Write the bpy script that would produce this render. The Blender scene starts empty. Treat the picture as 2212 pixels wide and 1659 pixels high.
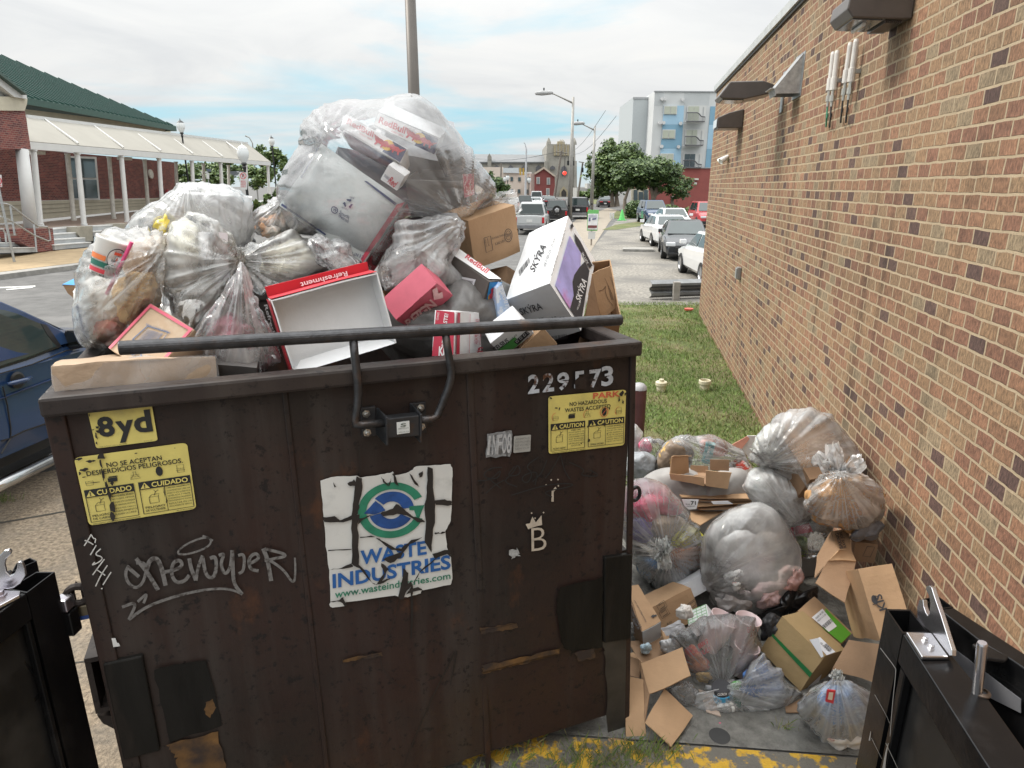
import bpy,bmesh,math,random
import numpy as np
from mathutils import Vector,noise,Matrix
random.seed(7)
C=bpy.context.scene.collection
SC=bpy.context.scene
# camera
HC=2.8;FPX=1430.0;PCX,PCY=1106.0,829.5
PITCH=math.atan((829.5-402)/FPX)
cam=bpy.data.cameras.new('camera');co=bpy.data.objects.new('camera',cam);C.objects.link(co)
co.location=(0,0,HC);co.rotation_euler=(math.pi/2-PITCH,0,0)
cam.sensor_width=36;cam.lens=36*FPX/2212;cam.clip_start=0.05;cam.clip_end=3000
SC.camera=co
# sky and sun
SUN_EL,SUN_AZ=math.radians(48),math.radians(-72)
w=bpy.data.worlds.new('World');SC.world=w;w.use_nodes=True
nt=w.node_tree;N=nt.nodes;Lk=nt.links
bg=N['Background'];bg.inputs[1].default_value=0.105
sky=N.new('ShaderNodeTexSky');sky.sky_type='NISHITA';sky.sun_disc=False
sky.sun_elevation=SUN_EL;sky.sun_rotation=SUN_AZ;sky.air_density=1.0;sky.dust_density=2.0;sky.ozone_density=2.5
tc=N.new('ShaderNodeTexCoord');sx=N.new('ShaderNodeSeparateXYZ');Lk.new(tc.outputs['Generated'],sx.inputs[0])
def wmath(op,a,b=None):
 m=N.new('ShaderNodeMath');m.operation=op
 for i,q in enumerate((a,b)):
  if q is None:continue
  if isinstance(q,(int,float)):m.inputs[i].default_value=q
  else:Lk.new(q,m.inputs[i])
 return m.outputs[0]
zz=wmath('ADD',wmath('MAXIMUM',sx.outputs[2],0.0),0.10)
px_=wmath('DIVIDE',sx.outputs[0],zz);py_=wmath('DIVIDE',sx.outputs[1],zz)
cb=N.new('ShaderNodeCombineXYZ');Lk.new(px_,cb.inputs[0]);Lk.new(py_,cb.inputs[1])
def wnoise(scale,det,rough,dist,loc):
 mp=N.new('ShaderNodeMapping');mp.inputs['Location'].default_value=loc;Lk.new(cb.outputs[0],mp.inputs[0])
 n=N.new('ShaderNodeTexNoise');n.inputs['Scale'].default_value=scale;n.inputs['Detail'].default_value=det
 n.inputs['Roughness'].default_value=rough;n.inputs['Distortion'].default_value=dist
 Lk.new(mp.outputs[0],n.inputs['Vector']);return n.outputs['Fac']
def wramp(fac,stops):
 r=N.new('ShaderNodeValToRGB');e=r.color_ramp.elements
 while len(e)<len(stops):e.new(0.5)
 for q,(p,c)in zip(e,stops):q.position=p;q.color=(*c,1)
 Lk.new(fac,r.inputs[0]);return r.outputs[0]
def wmix(fac,a,b):
 m=N.new('ShaderNodeMixRGB')
 if isinstance(fac,float):m.inputs[0].default_value=fac
 else:Lk.new(fac,m.inputs[0])
 for i,q in((1,a),(2,b)):
  if isinstance(q,tuple):m.inputs[i].default_value=(*q,1)
  else:Lk.new(q,m.inputs[i])
 return m.outputs[0]
cover=wramp(wmath('ADD',wnoise(0.42,9,0.55,0.6,(2.3,0.9,0)),wmath('MINIMUM',wmath('MULTIPLY',wmath('SUBTRACT',sx.outputs[2],0.115),1.6),0.11)),[(0.36,(0,0,0)),(0.52,(1,1,1))])
shade=wramp(wnoise(0.9,10,0.58,0.9,(7.1,2.6,3)),[(0.30,(7.5,7.7,7.85)),(0.55,(8.7,8.8,8.75)),(0.75,(9.4,9.35,9.1))])
blue=wmix(0.85,sky.outputs[0],(5.2,8.7,10.0))
skyc=wmix(cover,blue,shade)
hz=wramp(sx.outputs[2],[(0.0,(1,1,1)),(0.05,(0,0,0))])
skyc=wmix(hz,skyc,(7.6,8.4,8.6))
grad=wmath('ADD',wmath('MULTIPLY',wmath('POWER',wmath('MAXIMUM',sx.outputs[2],0.0),2.0),2.1),0.575)
gm_=N.new('ShaderNodeVectorMath');gm_.operation='SCALE';Lk.new(skyc,gm_.inputs[0]);Lk.new(grad,gm_.inputs['Scale'])
Lk.new(gm_.outputs[0],bg.inputs[0])
sun=bpy.data.lights.new('sun','SUN');sun.energy=2.0;sun.angle=math.radians(11);sun.color=(1.0,0.94,0.85)
so=bpy.data.objects.new('sun',sun);C.objects.link(so)
sd=Vector((math.sin(SUN_AZ)*math.cos(SUN_EL),math.cos(SUN_AZ)*math.cos(SUN_EL),math.sin(SUN_EL)))
so.rotation_euler=sd.to_track_quat('Z','Y').to_euler();so.location=sd*50
# exposure and sampling
SC.view_settings.view_transform='Standard';SC.view_settings.look='None'
SC.view_settings.gamma=1;SC.view_settings.use_curve_mapping=False;SC.view_settings.exposure=0.64
SC.render.engine='CYCLES'
SC.cycles.use_denoising=True
SC.cycles.max_bounces=8;SC.cycles.transparent_max_bounces=20;SC.cycles.diffuse_bounces=4
SC.cycles.glossy_bounces=3;SC.cycles.transmission_bounces=3;SC.cycles.caustics_reflective=False;SC.cycles.caustics_refractive=False
SC.cycles.sample_clamp_indirect=4.0
# picture-point geometry
_c,_s=math.cos(PITCH),math.sin(PITCH)
CR={'':(0,0,1),'a':(0,81,.32553),'b':(486.04,162.01,.39063),'c':(972.07,270.02,.29292),'d':(1053.08,162.01,.23193),'e':(1350.1,0,.39071),'f':(108.01,351.03,.30918),'g':(54,756.05,.29297),'h':(0,1134.08,.31738),'i':(648.05,756.05,.36621),'j':(648.05,1134.08,.36621),'k':(1296.1,810.06,.32548),'l':(1296.1,1215.1,.30518),'m':(1782.1,1188.1,.28393),'n':(0,540,.3256)}
def px(p,crop=''):
 x0,y0,s=CR[crop];return(x0+p[0]*s,y0+p[1]*s)
def pxs(pts,crop=''):return[px(p,crop)for p in pts]
def ray(x,y):
 r,u=(x-PCX)/FPX,(PCY-y)/FPX
 return Vector((r,_c+u*_s,u*_c-_s))
CAM=Vector((0,0,HC))
def gp(x,y,z=0.0):
 r=ray(x,y);return CAM+r*((z-HC)/r.z)
def at(x,y,Y):
 r=ray(x,y);return CAM+r*(Y/r.y)
def proj(P):
 d=Vector(P)-CAM;f=d.y*_c-d.z*_s;u=d.y*_s+d.z*_c
 return(PCX+FPX*d.x/f,PCY-FPX*u/f)
class Pl:
 """a plane in the place; pt(x, y, off) is where the line of sight through a photo point meets it, lifted off it by off"""
 def __init__(s,p,n,crop=''):
  s.p=Vector(p);s.n=Vector(n).normalized();s.crop=crop
  if s.n.dot(CAM-s.p)<0:s.n=-s.n
 def w(s,crop):return Pl(s.p,s.n,crop)
 def back(s,d):return Pl(s.p-s.n*d,s.n,s.crop)
 def pt(s,x,y,off=0.0):
  x,y=px((x,y),s.crop);r=ray(x,y)
  return CAM+r*((s.p-CAM).dot(s.n)/r.dot(s.n))+s.n*off
def PY(Y,crop=''):return Pl((0,Y,0),(0,-1,0),crop)
def PZ(z,crop=''):return Pl((0,0,z),(0,0,1),crop)
class Fc:
 """unit face: pt(u, v, off) over origin + u*e1 + v*e2"""
 def __init__(s,o,e1,e2,out=None):
  s.o,s.e1,s.e2=Vector(o),Vector(e1),Vector(e2);s.n=s.e1.cross(s.e2).normalized()
  ref=out if out is not None else CAM-s.o
  if s.n.dot(ref)<0:s.n=-s.n
 def pt(s,u,v,off=0.0):return s.o+s.e1*u+s.e2*v+s.n*off
# objects
def tag(o,label=None,cat=None,group=None,kind=None):
 if label:o['label']=label
 if cat:o['category']=cat
 if group:o['group']=group
 if kind:o['kind']=kind
 return o
def thing(name,label,cat,loc=(0,0,0),group=None,rz=0):
 o=bpy.data.objects.new(name,None);C.objects.link(o);o.location=loc;o.rotation_euler=(0,0,rz)
 o.empty_display_size=.2;return tag(o,label,cat,group)
def wloc(o):
 v=Vector(o.location)
 while o.parent:o=o.parent;v=v+Vector(o.location)
 return v
def copy_tree(o,parent=None):
 c=o.copy();C.objects.link(c)
 if parent:c.parent=parent
 for ch in list(o.children):copy_tree(ch,c)
 return c
class MB:
 def __init__(s):s.v,s.f,s.m=[],[],[]
 def add(s,vs,fs,m=0):
  b=len(s.v);s.v+=[Vector(q)for q in vs];s.f+=[[b+i for i in f]for f in fs];s.m+=[m]*len(fs);return s
 def box(s,o,a,b,c,m=0):
  o,a,b,c=Vector(o),Vector(a),Vector(b),Vector(c)
  return s.add([o,o+a,o+a+b,o+b,o+c,o+a+c,o+a+b+c,o+b+c],[(0,3,2,1),(4,5,6,7),(0,1,5,4),(1,2,6,5),(2,3,7,6),(3,0,4,7)],m)
 def bx(s,x0,x1,y0,y1,z0,z1,m=0):return s.box((x0,y0,z0),(x1-x0,0,0),(0,y1-y0,0),(0,0,z1-z0),m)
 def tube(s,pts,r,n=10,m=0,caps=True):
  pts=[Vector(p)for p in pts];rs=r if isinstance(r,(list,tuple))else[r]*len(pts)
  b=len(s.v);up=None
  for i,p in enumerate(pts):
   t=(pts[min(i+1,len(pts)-1)]-pts[max(i-1,0)]).normalized()
   if up is None:up=t.orthogonal().normalized()
   up=(up-t*up.dot(t)).normalized();sd_=t.cross(up)
   s.v+=[p+(up*math.cos(2*math.pi*k/n)+sd_*math.sin(2*math.pi*k/n))*rs[i]for k in range(n)]
  for i in range(len(pts)-1):
   for k in range(n):
    a,c=b+i*n+k,b+i*n+(k+1)%n
    s.f.append([a,c,c+n,a+n]);s.m.append(m)
  if caps:
   s.f.append([b+k for k in range(n)][::-1]);s.m.append(m)
   e=b+(len(pts)-1)*n;s.f.append([e+k for k in range(n)]);s.m.append(m)
  return s
 def lathe(s,o,prof,n=20,m=0,axis=None):
  o=Vector(o);ax=Vector(axis).normalized()if axis is not None else Vector((0,0,1));a=ax.orthogonal().normalized();c=ax.cross(a);b=len(s.v)
  for r,h in prof:s.v+=[o+ax*h+(a*math.cos(2*math.pi*k/n)+c*math.sin(2*math.pi*k/n))*r for k in range(n)]
  for i in range(len(prof)-1):
   for k in range(n):
    p,q=b+i*n+k,b+i*n+(k+1)%n;s.f.append([p,q,q+n,p+n]);s.m.append(m)
  return s
 def prism(s,pts,ext,m=0):
  pts=[Vector(p)for p in pts];ext=Vector(ext);n=len(pts)
  return s.add(pts+[p+ext for p in pts],[list(range(n)),[n+i for i in range(n)][::-1]]+[[i,i+n,(i+1)%n+n,(i+1)%n]for i in range(n)],m)
 def slab(s,mp,pts,off,depth,m=0):
  f=[mp.pt(*p,off)for p in pts];return s.prism(f,-mp.n*depth,m)
 def poly(s,mp,pts,off=.002,m=0):return s.add([mp.pt(*p,off)for p in pts],[list(range(len(pts)))],m)
 def stroke(s,mp,pts,wd,off=.002,m=0,smooth=3):
  P=[Vector((p[0],p[1],0))for p in pts]
  for _ in range(smooth):
   Q=[P[0]]
   for a,b in zip(P,P[1:]):Q+=[a*.75+b*.25,a*.25+b*.75]
   P=Q+[P[-1]]
   if len(P)>60:break
  ws=wd if isinstance(wd,(list,tuple))else(wd,wd);b0=len(s.v);n=len(P)
  for i,p in enumerate(P):
   t=(P[min(i+1,n-1)]-P[max(i-1,0)]);t=t.normalized()if t.length else Vector((1,0,0));k=i/max(1,n-1)
   h=(ws[0]*(1-k)+ws[1]*k)/2;nn=Vector((-t.y,t.x,0))*h
   s.v+=[mp.pt(p.x+nn.x,p.y+nn.y,off),mp.pt(p.x-nn.x,p.y-nn.y,off)]
  for i in range(n-1):s.f.append([b0+2*i,b0+2*i+1,b0+2*i+3,b0+2*i+2]);s.m.append(m)
  return s
 def text(s,mp,st,q,off=.003,bold=0.0,m=0,shear=0.0):
  """lettering stretched into the quad bottom-left, bottom-right, top-left(, top-right) of mp"""
  vs,fs=glyphs(st,bold,shear)
  p0,p1,p2=[Vector((*a,0))for a in q[:3]];p3=Vector((*q[3],0))if len(q)>3 else p1+p2-p0
  out=[]
  for x,y in vs:
   P=p0*((1-x)*(1-y))+p1*(x*(1-y))+p2*((1-x)*y)+p3*(x*y);out.append(mp.pt(P.x,P.y,off))
  return s.add(out,fs,m)
 def grid(s,fn,nu,nv,m=0):
  b=len(s.v);s.v+=[Vector(fn(i/nu,j/nv))for j in range(nv+1)for i in range(nu+1)]
  for j in range(nv):
   for i in range(nu):a=b+j*(nu+1)+i;s.f.append([a,a+1,a+nu+2,a+nu+1]);s.m.append(m)
  return s
 def build(s,name,mats,parent=None,smooth=False,bevel=0,solid=0,weld=False,flat_angle=None,base=None):
  if parent is not None:org=wloc(parent)
  elif base is not None:org=Vector(base)
  else:
   lo=[min(v[i]for v in s.v)for i in range(3)];hi=[max(v[i]for v in s.v)for i in range(3)]
   org=Vector(((lo[0]+hi[0])/2,(lo[1]+hi[1])/2,lo[2]))
  me=bpy.data.meshes.new(name);me.from_pydata([v-org for v in s.v],[],s.f);me.validate()
  for mt in(mats if isinstance(mats,(list,tuple))else[mats]):me.materials.append(mt)
  if len(me.polygons)==len(s.m):me.polygons.foreach_set('material_index',s.m)
  if weld or not smooth:
   bm=bmesh.new();bm.from_mesh(me)
   if weld:bmesh.ops.remove_doubles(bm,verts=bm.verts,dist=.0008)
   bmesh.ops.recalc_face_normals(bm,faces=bm.faces)if not smooth else None
   bm.to_mesh(me);bm.free()
  if smooth:me.polygons.foreach_set('use_smooth',[True]*len(me.polygons))
  o=bpy.data.objects.new(name,me);C.objects.link(o)
  if parent is not None:o.parent=parent
  else:o.location=org
  if solid:md=o.modifiers.new('solid','SOLIDIFY');md.thickness=solid;md.offset=0
  if bevel:md=o.modifiers.new('bevel','BEVEL');md.width=bevel;md.segments=2;md.limit_method='ANGLE';md.angle_limit=.7
  return o
_gl={}
def glyphs(st,bold,shear):
 k=(st,bold,shear)
 if k in _gl:return _gl[k]
 cu=bpy.data.curves.new('t','FONT');cu.body=st;cu.offset=bold;cu.shear=shear;cu.resolution_u=3
 ob=bpy.data.objects.new('t',cu);me=bpy.data.meshes.new_from_object(ob)
 v=np.array([(p.co.x,p.co.y)for p in me.vertices])if len(me.vertices)else np.zeros((1,2))
 lo,hi=v.min(0),v.max(0);v=(v-lo)/np.maximum(hi-lo,1e-6)
 r=(v.tolist(),[list(p.vertices)for p in me.polygons])
 bpy.data.objects.remove(ob);bpy.data.curves.remove(cu);bpy.data.meshes.remove(me);_gl[k]=r;return r
# materials
_mt={}
def nmat(name):
 m=bpy.data.materials.new(name);m.use_nodes=True;m.node_tree.nodes.clear();return m,m.node_tree.nodes,m.node_tree.links
def M(name,col,rough=.6,metal=0.,var=.15,vs=6.,bump=0.,bs=80.,col2=None,lo=.5,hi=.65,s2=4.,stretch=(1,1,1),spec=.5,coat=0.,emit=0.,sheen=0.):
 if name in _mt:return _mt[name]
 m,n,l=nmat(name);b=n.new('ShaderNodeBsdfPrincipled');o=n.new('ShaderNodeOutputMaterial');l.new(b.outputs[0],o.inputs[0])
 b.inputs['Roughness'].default_value=rough;b.inputs['Metallic'].default_value=metal;b.inputs['Specular IOR Level'].default_value=spec
 b.inputs['Coat Weight'].default_value=coat
 if emit:b.inputs['Emission Color'].default_value=(*col,1);b.inputs['Emission Strength'].default_value=emit
 t=n.new('ShaderNodeTexCoord');mp=n.new('ShaderNodeMapping');l.new(t.outputs['Object'],mp.inputs[0]);mp.inputs['Scale'].default_value=stretch
 def nz(sc,det=6):
  q=n.new('ShaderNodeTexNoise');q.inputs['Scale'].default_value=sc;q.inputs['Detail'].default_value=det;q.inputs['Roughness'].default_value=.6
  l.new(mp.outputs[0],q.inputs['Vector']);return q.outputs['Fac']
 def ramp(f,p,a,p2,c):
  r=n.new('ShaderNodeValToRGB');e=r.color_ramp.elements;e[0].position=p;e[0].color=(*a,1);e[1].position=p2;e[1].color=(*c,1);l.new(f,r.inputs[0]);return r.outputs[0]
 cc=ramp(nz(vs),.3,tuple(c*(1-var)for c in col),.7,tuple(min(1,c*(1+var))for c in col))
 if col2 is not None:
  k=ramp(nz(s2,8),lo,(0,0,0),hi,(1,1,1));mx=n.new('ShaderNodeMixRGB');l.new(k,mx.inputs[0]);l.new(cc,mx.inputs[1]);mx.inputs[2].default_value=(*col2,1);cc=mx.outputs[0]
 l.new(cc,b.inputs['Base Color'])
 if bump:
  bp=n.new('ShaderNodeBump');bp.inputs['Strength'].default_value=bump;bp.inputs['Distance'].default_value=.02;l.new(nz(bs,4),bp.inputs['Height']);l.new(bp.outputs[0],b.inputs['Normal'])
 _mt[name]=m;return m
def film(name,tint=(.85,.86,.87),op=.30,scale=7.,rough=.18,streak=.5,tr=.33,gl=.62,col2=None,bump=.38):
 op*=1.5;rough*=.8;tint=tuple(min(.97,c*1.05)for c in tint)
 """thin polythene: see-through sheet with milky creases and a soft gloss"""
 if name in _mt:return _mt[name]
 m,n,l=nmat(name);o=n.new('ShaderNodeOutputMaterial')
 t=n.new('ShaderNodeTexCoord')
 def nz(sc,det,typ='FBM',dist=0.):
  q=n.new('ShaderNodeTexNoise');q.noise_type=typ;q.inputs['Scale'].default_value=sc;q.inputs['Detail'].default_value=det;q.inputs['Distortion'].default_value=dist
  l.new(t.outputs['Object'],q.inputs['Vector']);return q.outputs['Fac']
 def mth(op_,a,b,clamp=False):
  q=n.new('ShaderNodeMath');q.operation=op_;q.use_clamp=clamp
  for i,z in enumerate((a,b)):
   if isinstance(z,(int,float)):q.inputs[i].default_value=z
   else:l.new(z,q.inputs[i])
  return q.outputs[0]
 def rng(f,a,b,c,d):
  q=n.new('ShaderNodeMapRange');q.inputs[1].default_value=a;q.inputs[2].default_value=b;q.inputs[3].default_value=c;q.inputs[4].default_value=d;l.new(f,q.inputs[0]);return q.outputs[0]
 big=nz(scale*.55,5,dist=1.2);rid=nz(scale,3,'RIDGED_MULTIFRACTAL',1.0);fine=nz(scale*4,4,dist=.8)
 lw=n.new('ShaderNodeLayerWeight');lw.inputs[0].default_value=.32
 a=mth('MULTIPLY',rng(big,.35,.68,.45,1.55),op)
 a=mth('ADD',a,mth('MULTIPLY',rng(rid,1.25,1.85,0.,1.),streak*.22))
 ca=n.new('ShaderNodeAttribute');ca.attribute_name='crease';a=mth('ADD',a,mth('MULTIPLY',ca.outputs['Fac'],.30*min(1,streak)))
 a=mth('ADD',a,mth('MULTIPLY',lw.outputs['Facing'],.33),True)
 bp=n.new('ShaderNodeBump');bp.inputs['Strength'].default_value=bump;bp.inputs['Distance'].default_value=.03
 l.new(mth('ADD',mth('MULTIPLY',rid,.30),mth('MULTIPLY',fine,.08)),bp.inputs['Height'])
 di=n.new('ShaderNodeBsdfDiffuse');tl=n.new('ShaderNodeBsdfTranslucent');gs=n.new('ShaderNodeBsdfGlossy');tp=n.new('ShaderNodeBsdfTransparent')
 for q in(di,tl):q.inputs[0].default_value=(*tint,1)
 if col2 is not None:
  r=n.new('ShaderNodeMixRGB');l.new(rng(nz(2.6,4),.48,.62,0,1),r.inputs[0]);r.inputs[1].default_value=(*tint,1);r.inputs[2].default_value=(*col2,1)
  l.new(r.outputs[0],di.inputs[0]);l.new(r.outputs[0],tl.inputs[0])
 gs.inputs[0].default_value=(.9,.9,.9,1);gs.inputs['Roughness'].default_value=rough;tp.inputs[0].default_value=(.97,.97,.97,1)
 for q in(di,gs):l.new(bp.outputs[0],q.inputs['Normal'])
 fr=n.new('ShaderNodeFresnel');fr.inputs[0].default_value=1.5;l.new(bp.outputs[0],fr.inputs['Normal'])
 def mix(f,x,y):
  q=n.new('ShaderNodeMixShader')
  if isinstance(f,float):q.inputs[0].default_value=f
  else:l.new(f,q.inputs[0])
  l.new(x,q.inputs[1]);l.new(y,q.inputs[2]);return q.outputs[0]
 body=mix(a,tp.outputs[0],mix(tr,di.outputs[0],tl.outputs[0]))
 l.new(mix(mth('MULTIPLY',fr.outputs[0],1.9*gl,True),body,gs.outputs[0]),o.inputs[0])
 _mt[name]=m;return m
# generic builders
DEBUG=False
def fitbox(corners,dist,plane=None,tries=10):
 """true rectangular box whose labelled corners (0/1 triples) meet the given photo points; corner 000 lies at forward distance dist (or on a plane)"""
 keys=list(corners);obs=np.array([corners[k]for k in keys],float);K=np.array(keys,float)
 x0,y0=corners[(0,0,0)]
 V0=np.array(plane.pt(x0,y0)if plane else at(x0,y0,dist))
 def rot(r):
  th=np.linalg.norm(r)
  if th<1e-9:return np.eye(3)
  k=r/th;Kx=np.array([[0,-k[2],k[1]],[k[2],0,-k[0]],[-k[1],k[0],0]]);return np.eye(3)+math.sin(th)*Kx+(1-math.cos(th))*Kx@Kx
 camv=np.array(CAM)
 def res(q):
  R=rot(q[:3]);d=np.exp(q[3:6])*sg;O=V0+np.array([q[6],0,q[7]]);P=O+(K*d)@R.T-camv
  f=P[:,1]*_c-P[:,2]*_s;f=np.maximum(f,.05);u=P[:,1]*_s+P[:,2]*_c
  e=np.stack([PCX+FPX*P[:,0]/f,PCY-FPX*u/f],1)-obs
  return np.concatenate([e.ravel(),(q[3:6]-math.log(dg))*pw])
 span=np.ptp(obs,axis=0).max();dg=max(.05,span/FPX*np.linalg.norm(V0-camv)*.6)
 pw=14.0 if len(keys)<6 else 5.0
 best=None;rs=np.random.RandomState(1)
 for t in range(tries*9):
  sg=np.array([1,1,1 if t%2 else-1])
  q=np.concatenate([rs.randn(3)*1.5,np.log([dg]*3),[0,0]]);lam=1.;e=res(q);ce=e@e
  for it in range(70):
   J=np.zeros((len(e),8))
   for i in range(8):
    h=1e-5;q2=q.copy();q2[i]+=h;J[:,i]=(res(q2)-e)/h
   A=J.T@J;g=J.T@e
   st=np.linalg.solve(A+lam*np.diag(np.diag(A)+1e-6),-g);e2=res(q+st);c2=e2@e2
   if c2<ce:
    done=ce-c2<1e-4*ce;q,e,ce,lam=q+st,e2,c2,max(lam*.3,1e-7)
    if done and it>15:break
   else:
    lam*=4
    if lam>1e8:break
  if(rot(q[:3])[:,2]*sg[2])@(V0-camv)<0:continue
  if(K[:,None]is not None)and ce<1e9 and(best is None or ce<best[0]-1e-6):best=(ce,q,sg)
  if best and best[0]<len(keys)*25 and t>7:break
 q,sg=best[1:];R=rot(q[:3]);d=np.exp(q[3:6])*sg;O=V0+np.array([q[6],0,q[7]])
 bx=Bx(O,R[:,0]*d[0],R[:,1]*d[1],R[:,2]*d[2]);bx.err=math.sqrt(max(0,best[0])/len(keys));return bx
class Bx:
 """a rectangular box: corner o and edges a, b, c"""
 def __init__(s,o,a,b,c):s.o,s.a,s.b,s.c=Vector(o),Vector(a),Vector(b),Vector(c);s.err=0
 def p(s,i,j,k):return s.o+s.a*i+s.b*j+s.c*k
 def cen(s):return s.p(.5,.5,.5)
 def face(s,nm):
  """faces named by the fixed axis and end: a0 a1 b0 b1 c0 c1; u, v run along the remaining axes in order"""
  ax,e=nm[0],int(nm[1]);o=s.o+{'a':s.a,'b':s.b,'c':s.c}[ax]*e
  e1,e2={'a':(s.b,s.c),'b':(s.a,s.c),'c':(s.a,s.b)}[ax]
  return Fc(o,e1,e2,out={'a':s.a,'b':s.b,'c':s.c}[ax]*(1 if e else-1))
def boxed(name,label,cat,bx,mat,skip=(),flaps=(),group=None,dent=.008,solid=.006,res=8,mats=None,inner=None,n_seed=0):
 """carton with real thin board walls; skip leaves faces open, flaps = (corner triple, corner triple, direction vector)"""
 base=min((bx.p(i,j,k)for i in(0,1)for j in(0,1)for k in(0,1)),key=lambda p:p.z)
 root=thing(name,label,cat,bx.cen().to_tuple()[:2]+(base.z,),group)
 mb=MB();sv=Vector((n_seed*3.1,n_seed,0))
 def wob(P):return P+noise.noise_vector(P*5+sv)*dent+noise.noise_vector(P*17+sv)*dent*.3
 for nm in('a0','a1','b0','b1','c0','c1'):
  if nm in skip:continue
  f=bx.face(nm);mi=(mats or{}).get(nm,0);mb.grid(lambda u,v:wob(f.pt(u,v)),res,res,mi)
 for fl in flaps:
  p,q,d=bx.p(*fl[0]),bx.p(*fl[1]),Vector(fl[2]);tp=fl[3]if len(fl)>3 else.04
  mb.grid(lambda u,v:wob((p*(1-u)+q*u)+d*v+(q-p)*((.5-u)*2*tp*v))+noise.noise_vector(((p+q)/2+d*v*2)*3)*.02*v,res,4,(fl[4]if len(fl)>4 else 0))
 body=mb.build('box_body',mat,root,weld=True,solid=solid,bevel=.0)
 return root
def fpl(bx,nm,crop):f=bx.face(nm);return Pl(f.o,f.n,crop)
def fb(crop,plane,c,names='',dims=None):
 """fit from a compact corner dict: keys like '000'"""
 b=fitbox({tuple(int(z)for z in k):px(v,crop)for k,v in c.items()},0,plane)
 if dims:
  for k,L in dims.items():setattr(b,k,getattr(b,k).normalized()*L)
 if DEBUG:print('FIT',names,'err',round(b.err,1),[round(x.length,2)for x in(b.a,b.b,b.c)])
 return b
def deco(root,mb,mats,name='lettering'):return mb.build(name,mats,root)
def bag(name,label,cat,outline,crop,pos,thick,mat,knots=(),seed=0,amp=.02,group=None,center=None,nt_=150,np_=56,full=.75,fold=.6,backthick=None,parent=None,crinkle=1.0,dents=()):
 """a filled plastic bag: an outline in the place given its own distance and thickness, creased towards its knots"""
 O=np.array(pxs(outline,crop));cc=np.array(px(center,crop))if center else(O.max(0)+O.min(0))/2
 d=O-cc;th=np.arctan2(d[:,1],d[:,0]);r=np.hypot(d[:,0],d[:,1]);o_=np.argsort(th);th,r=th[o_],r[o_]
 T=np.linspace(-math.pi,math.pi,nt_,endpoint=False);R=np.interp(T,np.r_[th-2*math.pi,th,th+2*math.pi],np.r_[r,r,r])
 R=(np.roll(R,1)+2*R+np.roll(R,-1))/4
 P0=pos(*cc);sc_=(P0-CAM).length/FPX;bt=backthick or thick
 vs,pq=[],[]
 for j in range(np_+1):
  tq=2*j/np_;s_=math.sin(math.pi/2*(tq if tq<=1 else 2-tq));dz=-math.sqrt(max(0,1-s_**(2/full)))*(1 if tq<=1 else-1)
  for i in range(nt_):
   x,y=cc[0]+R[i]*s_*math.cos(T[i]),cc[1]+R[i]*s_*math.sin(T[i])
   P=pos(x,y);rr=(P-CAM).normalized();vs.append(P+rr*(dz*(thick if dz<0 else bt)));pq.append((x,y))
   if j in(0,np_):pass
 fs=[[j*nt_+i,j*nt_+(i+1)%nt_,(j+1)*nt_+(i+1)%nt_,(j+1)*nt_+i]for j in range(np_)for i in range(nt_)]
 rad=R.mean()*sc_;cen3=P0;sv=Vector((seed*7.3,seed*1.7,seed*3.9));kn=[(px(k[0],crop),k[1],k[2])for k in knots]
 mv,cr=[],[]
 fr_=1.9/max(rad,.05)
 for P,(x,y)in zip(vs,pq):
  nn=(P-cen3);nn=nn/max(nn.length,1e-6)
  q=P*fr_+sv
  a1=noise.noise(q);a2=1-abs(noise.noise(q*2.1+Vector((3,1,2))))*2;a3=1-abs(noise.noise(q*4.7))*2
  dsp=amp*(a1*.9+fold*(a2*.30+crinkle*a3*.09))
  cz=max(0,a3-.72)*1.6
  for(kx,ky),am,rc in kn:
   dx,dy=x-kx,y-ky;ds=math.hypot(dx,dy)*sc_;an=math.atan2(dy,dx)
   wv=noise.noise(Vector((math.cos(an)*6,math.sin(an)*6,seed+ds*.6)))*1.0+.6*noise.noise(Vector((math.cos(an)*15,math.sin(an)*15,seed*2+ds)))
   rg=1-abs(noise.noise(Vector((math.cos(an)*9,math.sin(an)*9,seed+ds*1.5))))*2.2;cz=max(cz,(max(0,rg-.45)*1.5)*math.exp(-(ds/(rc*1.5))**2))
   dsp+=.62*am*wv*math.exp(-(ds/rc)**1.4)*min(1,ds/(rc*.12))
  mv.append(P+nn*dsp);cr.append(min(1,cz))
 mb=MB();mb.add(mv,fs);o=mb.build(name,mat,parent,smooth=True)
 at_=o.data.attributes.new('crease','FLOAT','POINT');at_.data.foreach_set('value',cr)
 if parent is None:tag(o,label,cat,group)
 return o
def tuft(name,mat,parent,crop,root_pt,tips,pos,seed=0,wdt=.02,flare=1.0):
 """gathered film above a knot: several crumpled ears"""
 mb=MB();rx,ry=px(root_pt,crop)
 for k,t in enumerate(tips):
  tx,ty,half=*px(t[:2],crop),t[2]*CR[crop][2]
  dx,dy=tx-rx,ty-ry;L=math.hypot(dx,dy)or 1;nx,ny=-dy/L,dx/L
  def fn(u,v):
   wv=math.sin(v*math.pi*.5)**.8;h=half*(.25+.9*wv-.35*v**4);s_=(u-.5)*2
   x,y=rx+dx*v+nx*s_*h,ry+dy*v+ny*s_*h;P=pos(x,y)
   f=math.sin(s_*7+seed+k*2+v*2)*.5+noise.noise(Vector((s_*3,v*4,seed+k)))*.9
   return P+(P-CAM).normalized()*(f*wdt*(1-.3*v))+Vector((0,0,1))*noise.noise(Vector((s_*4,v*5,seed-k)))*wdt*.7
  mb.grid(fn,18,14)
 return mb.build(name,mat,parent,smooth=True)
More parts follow.
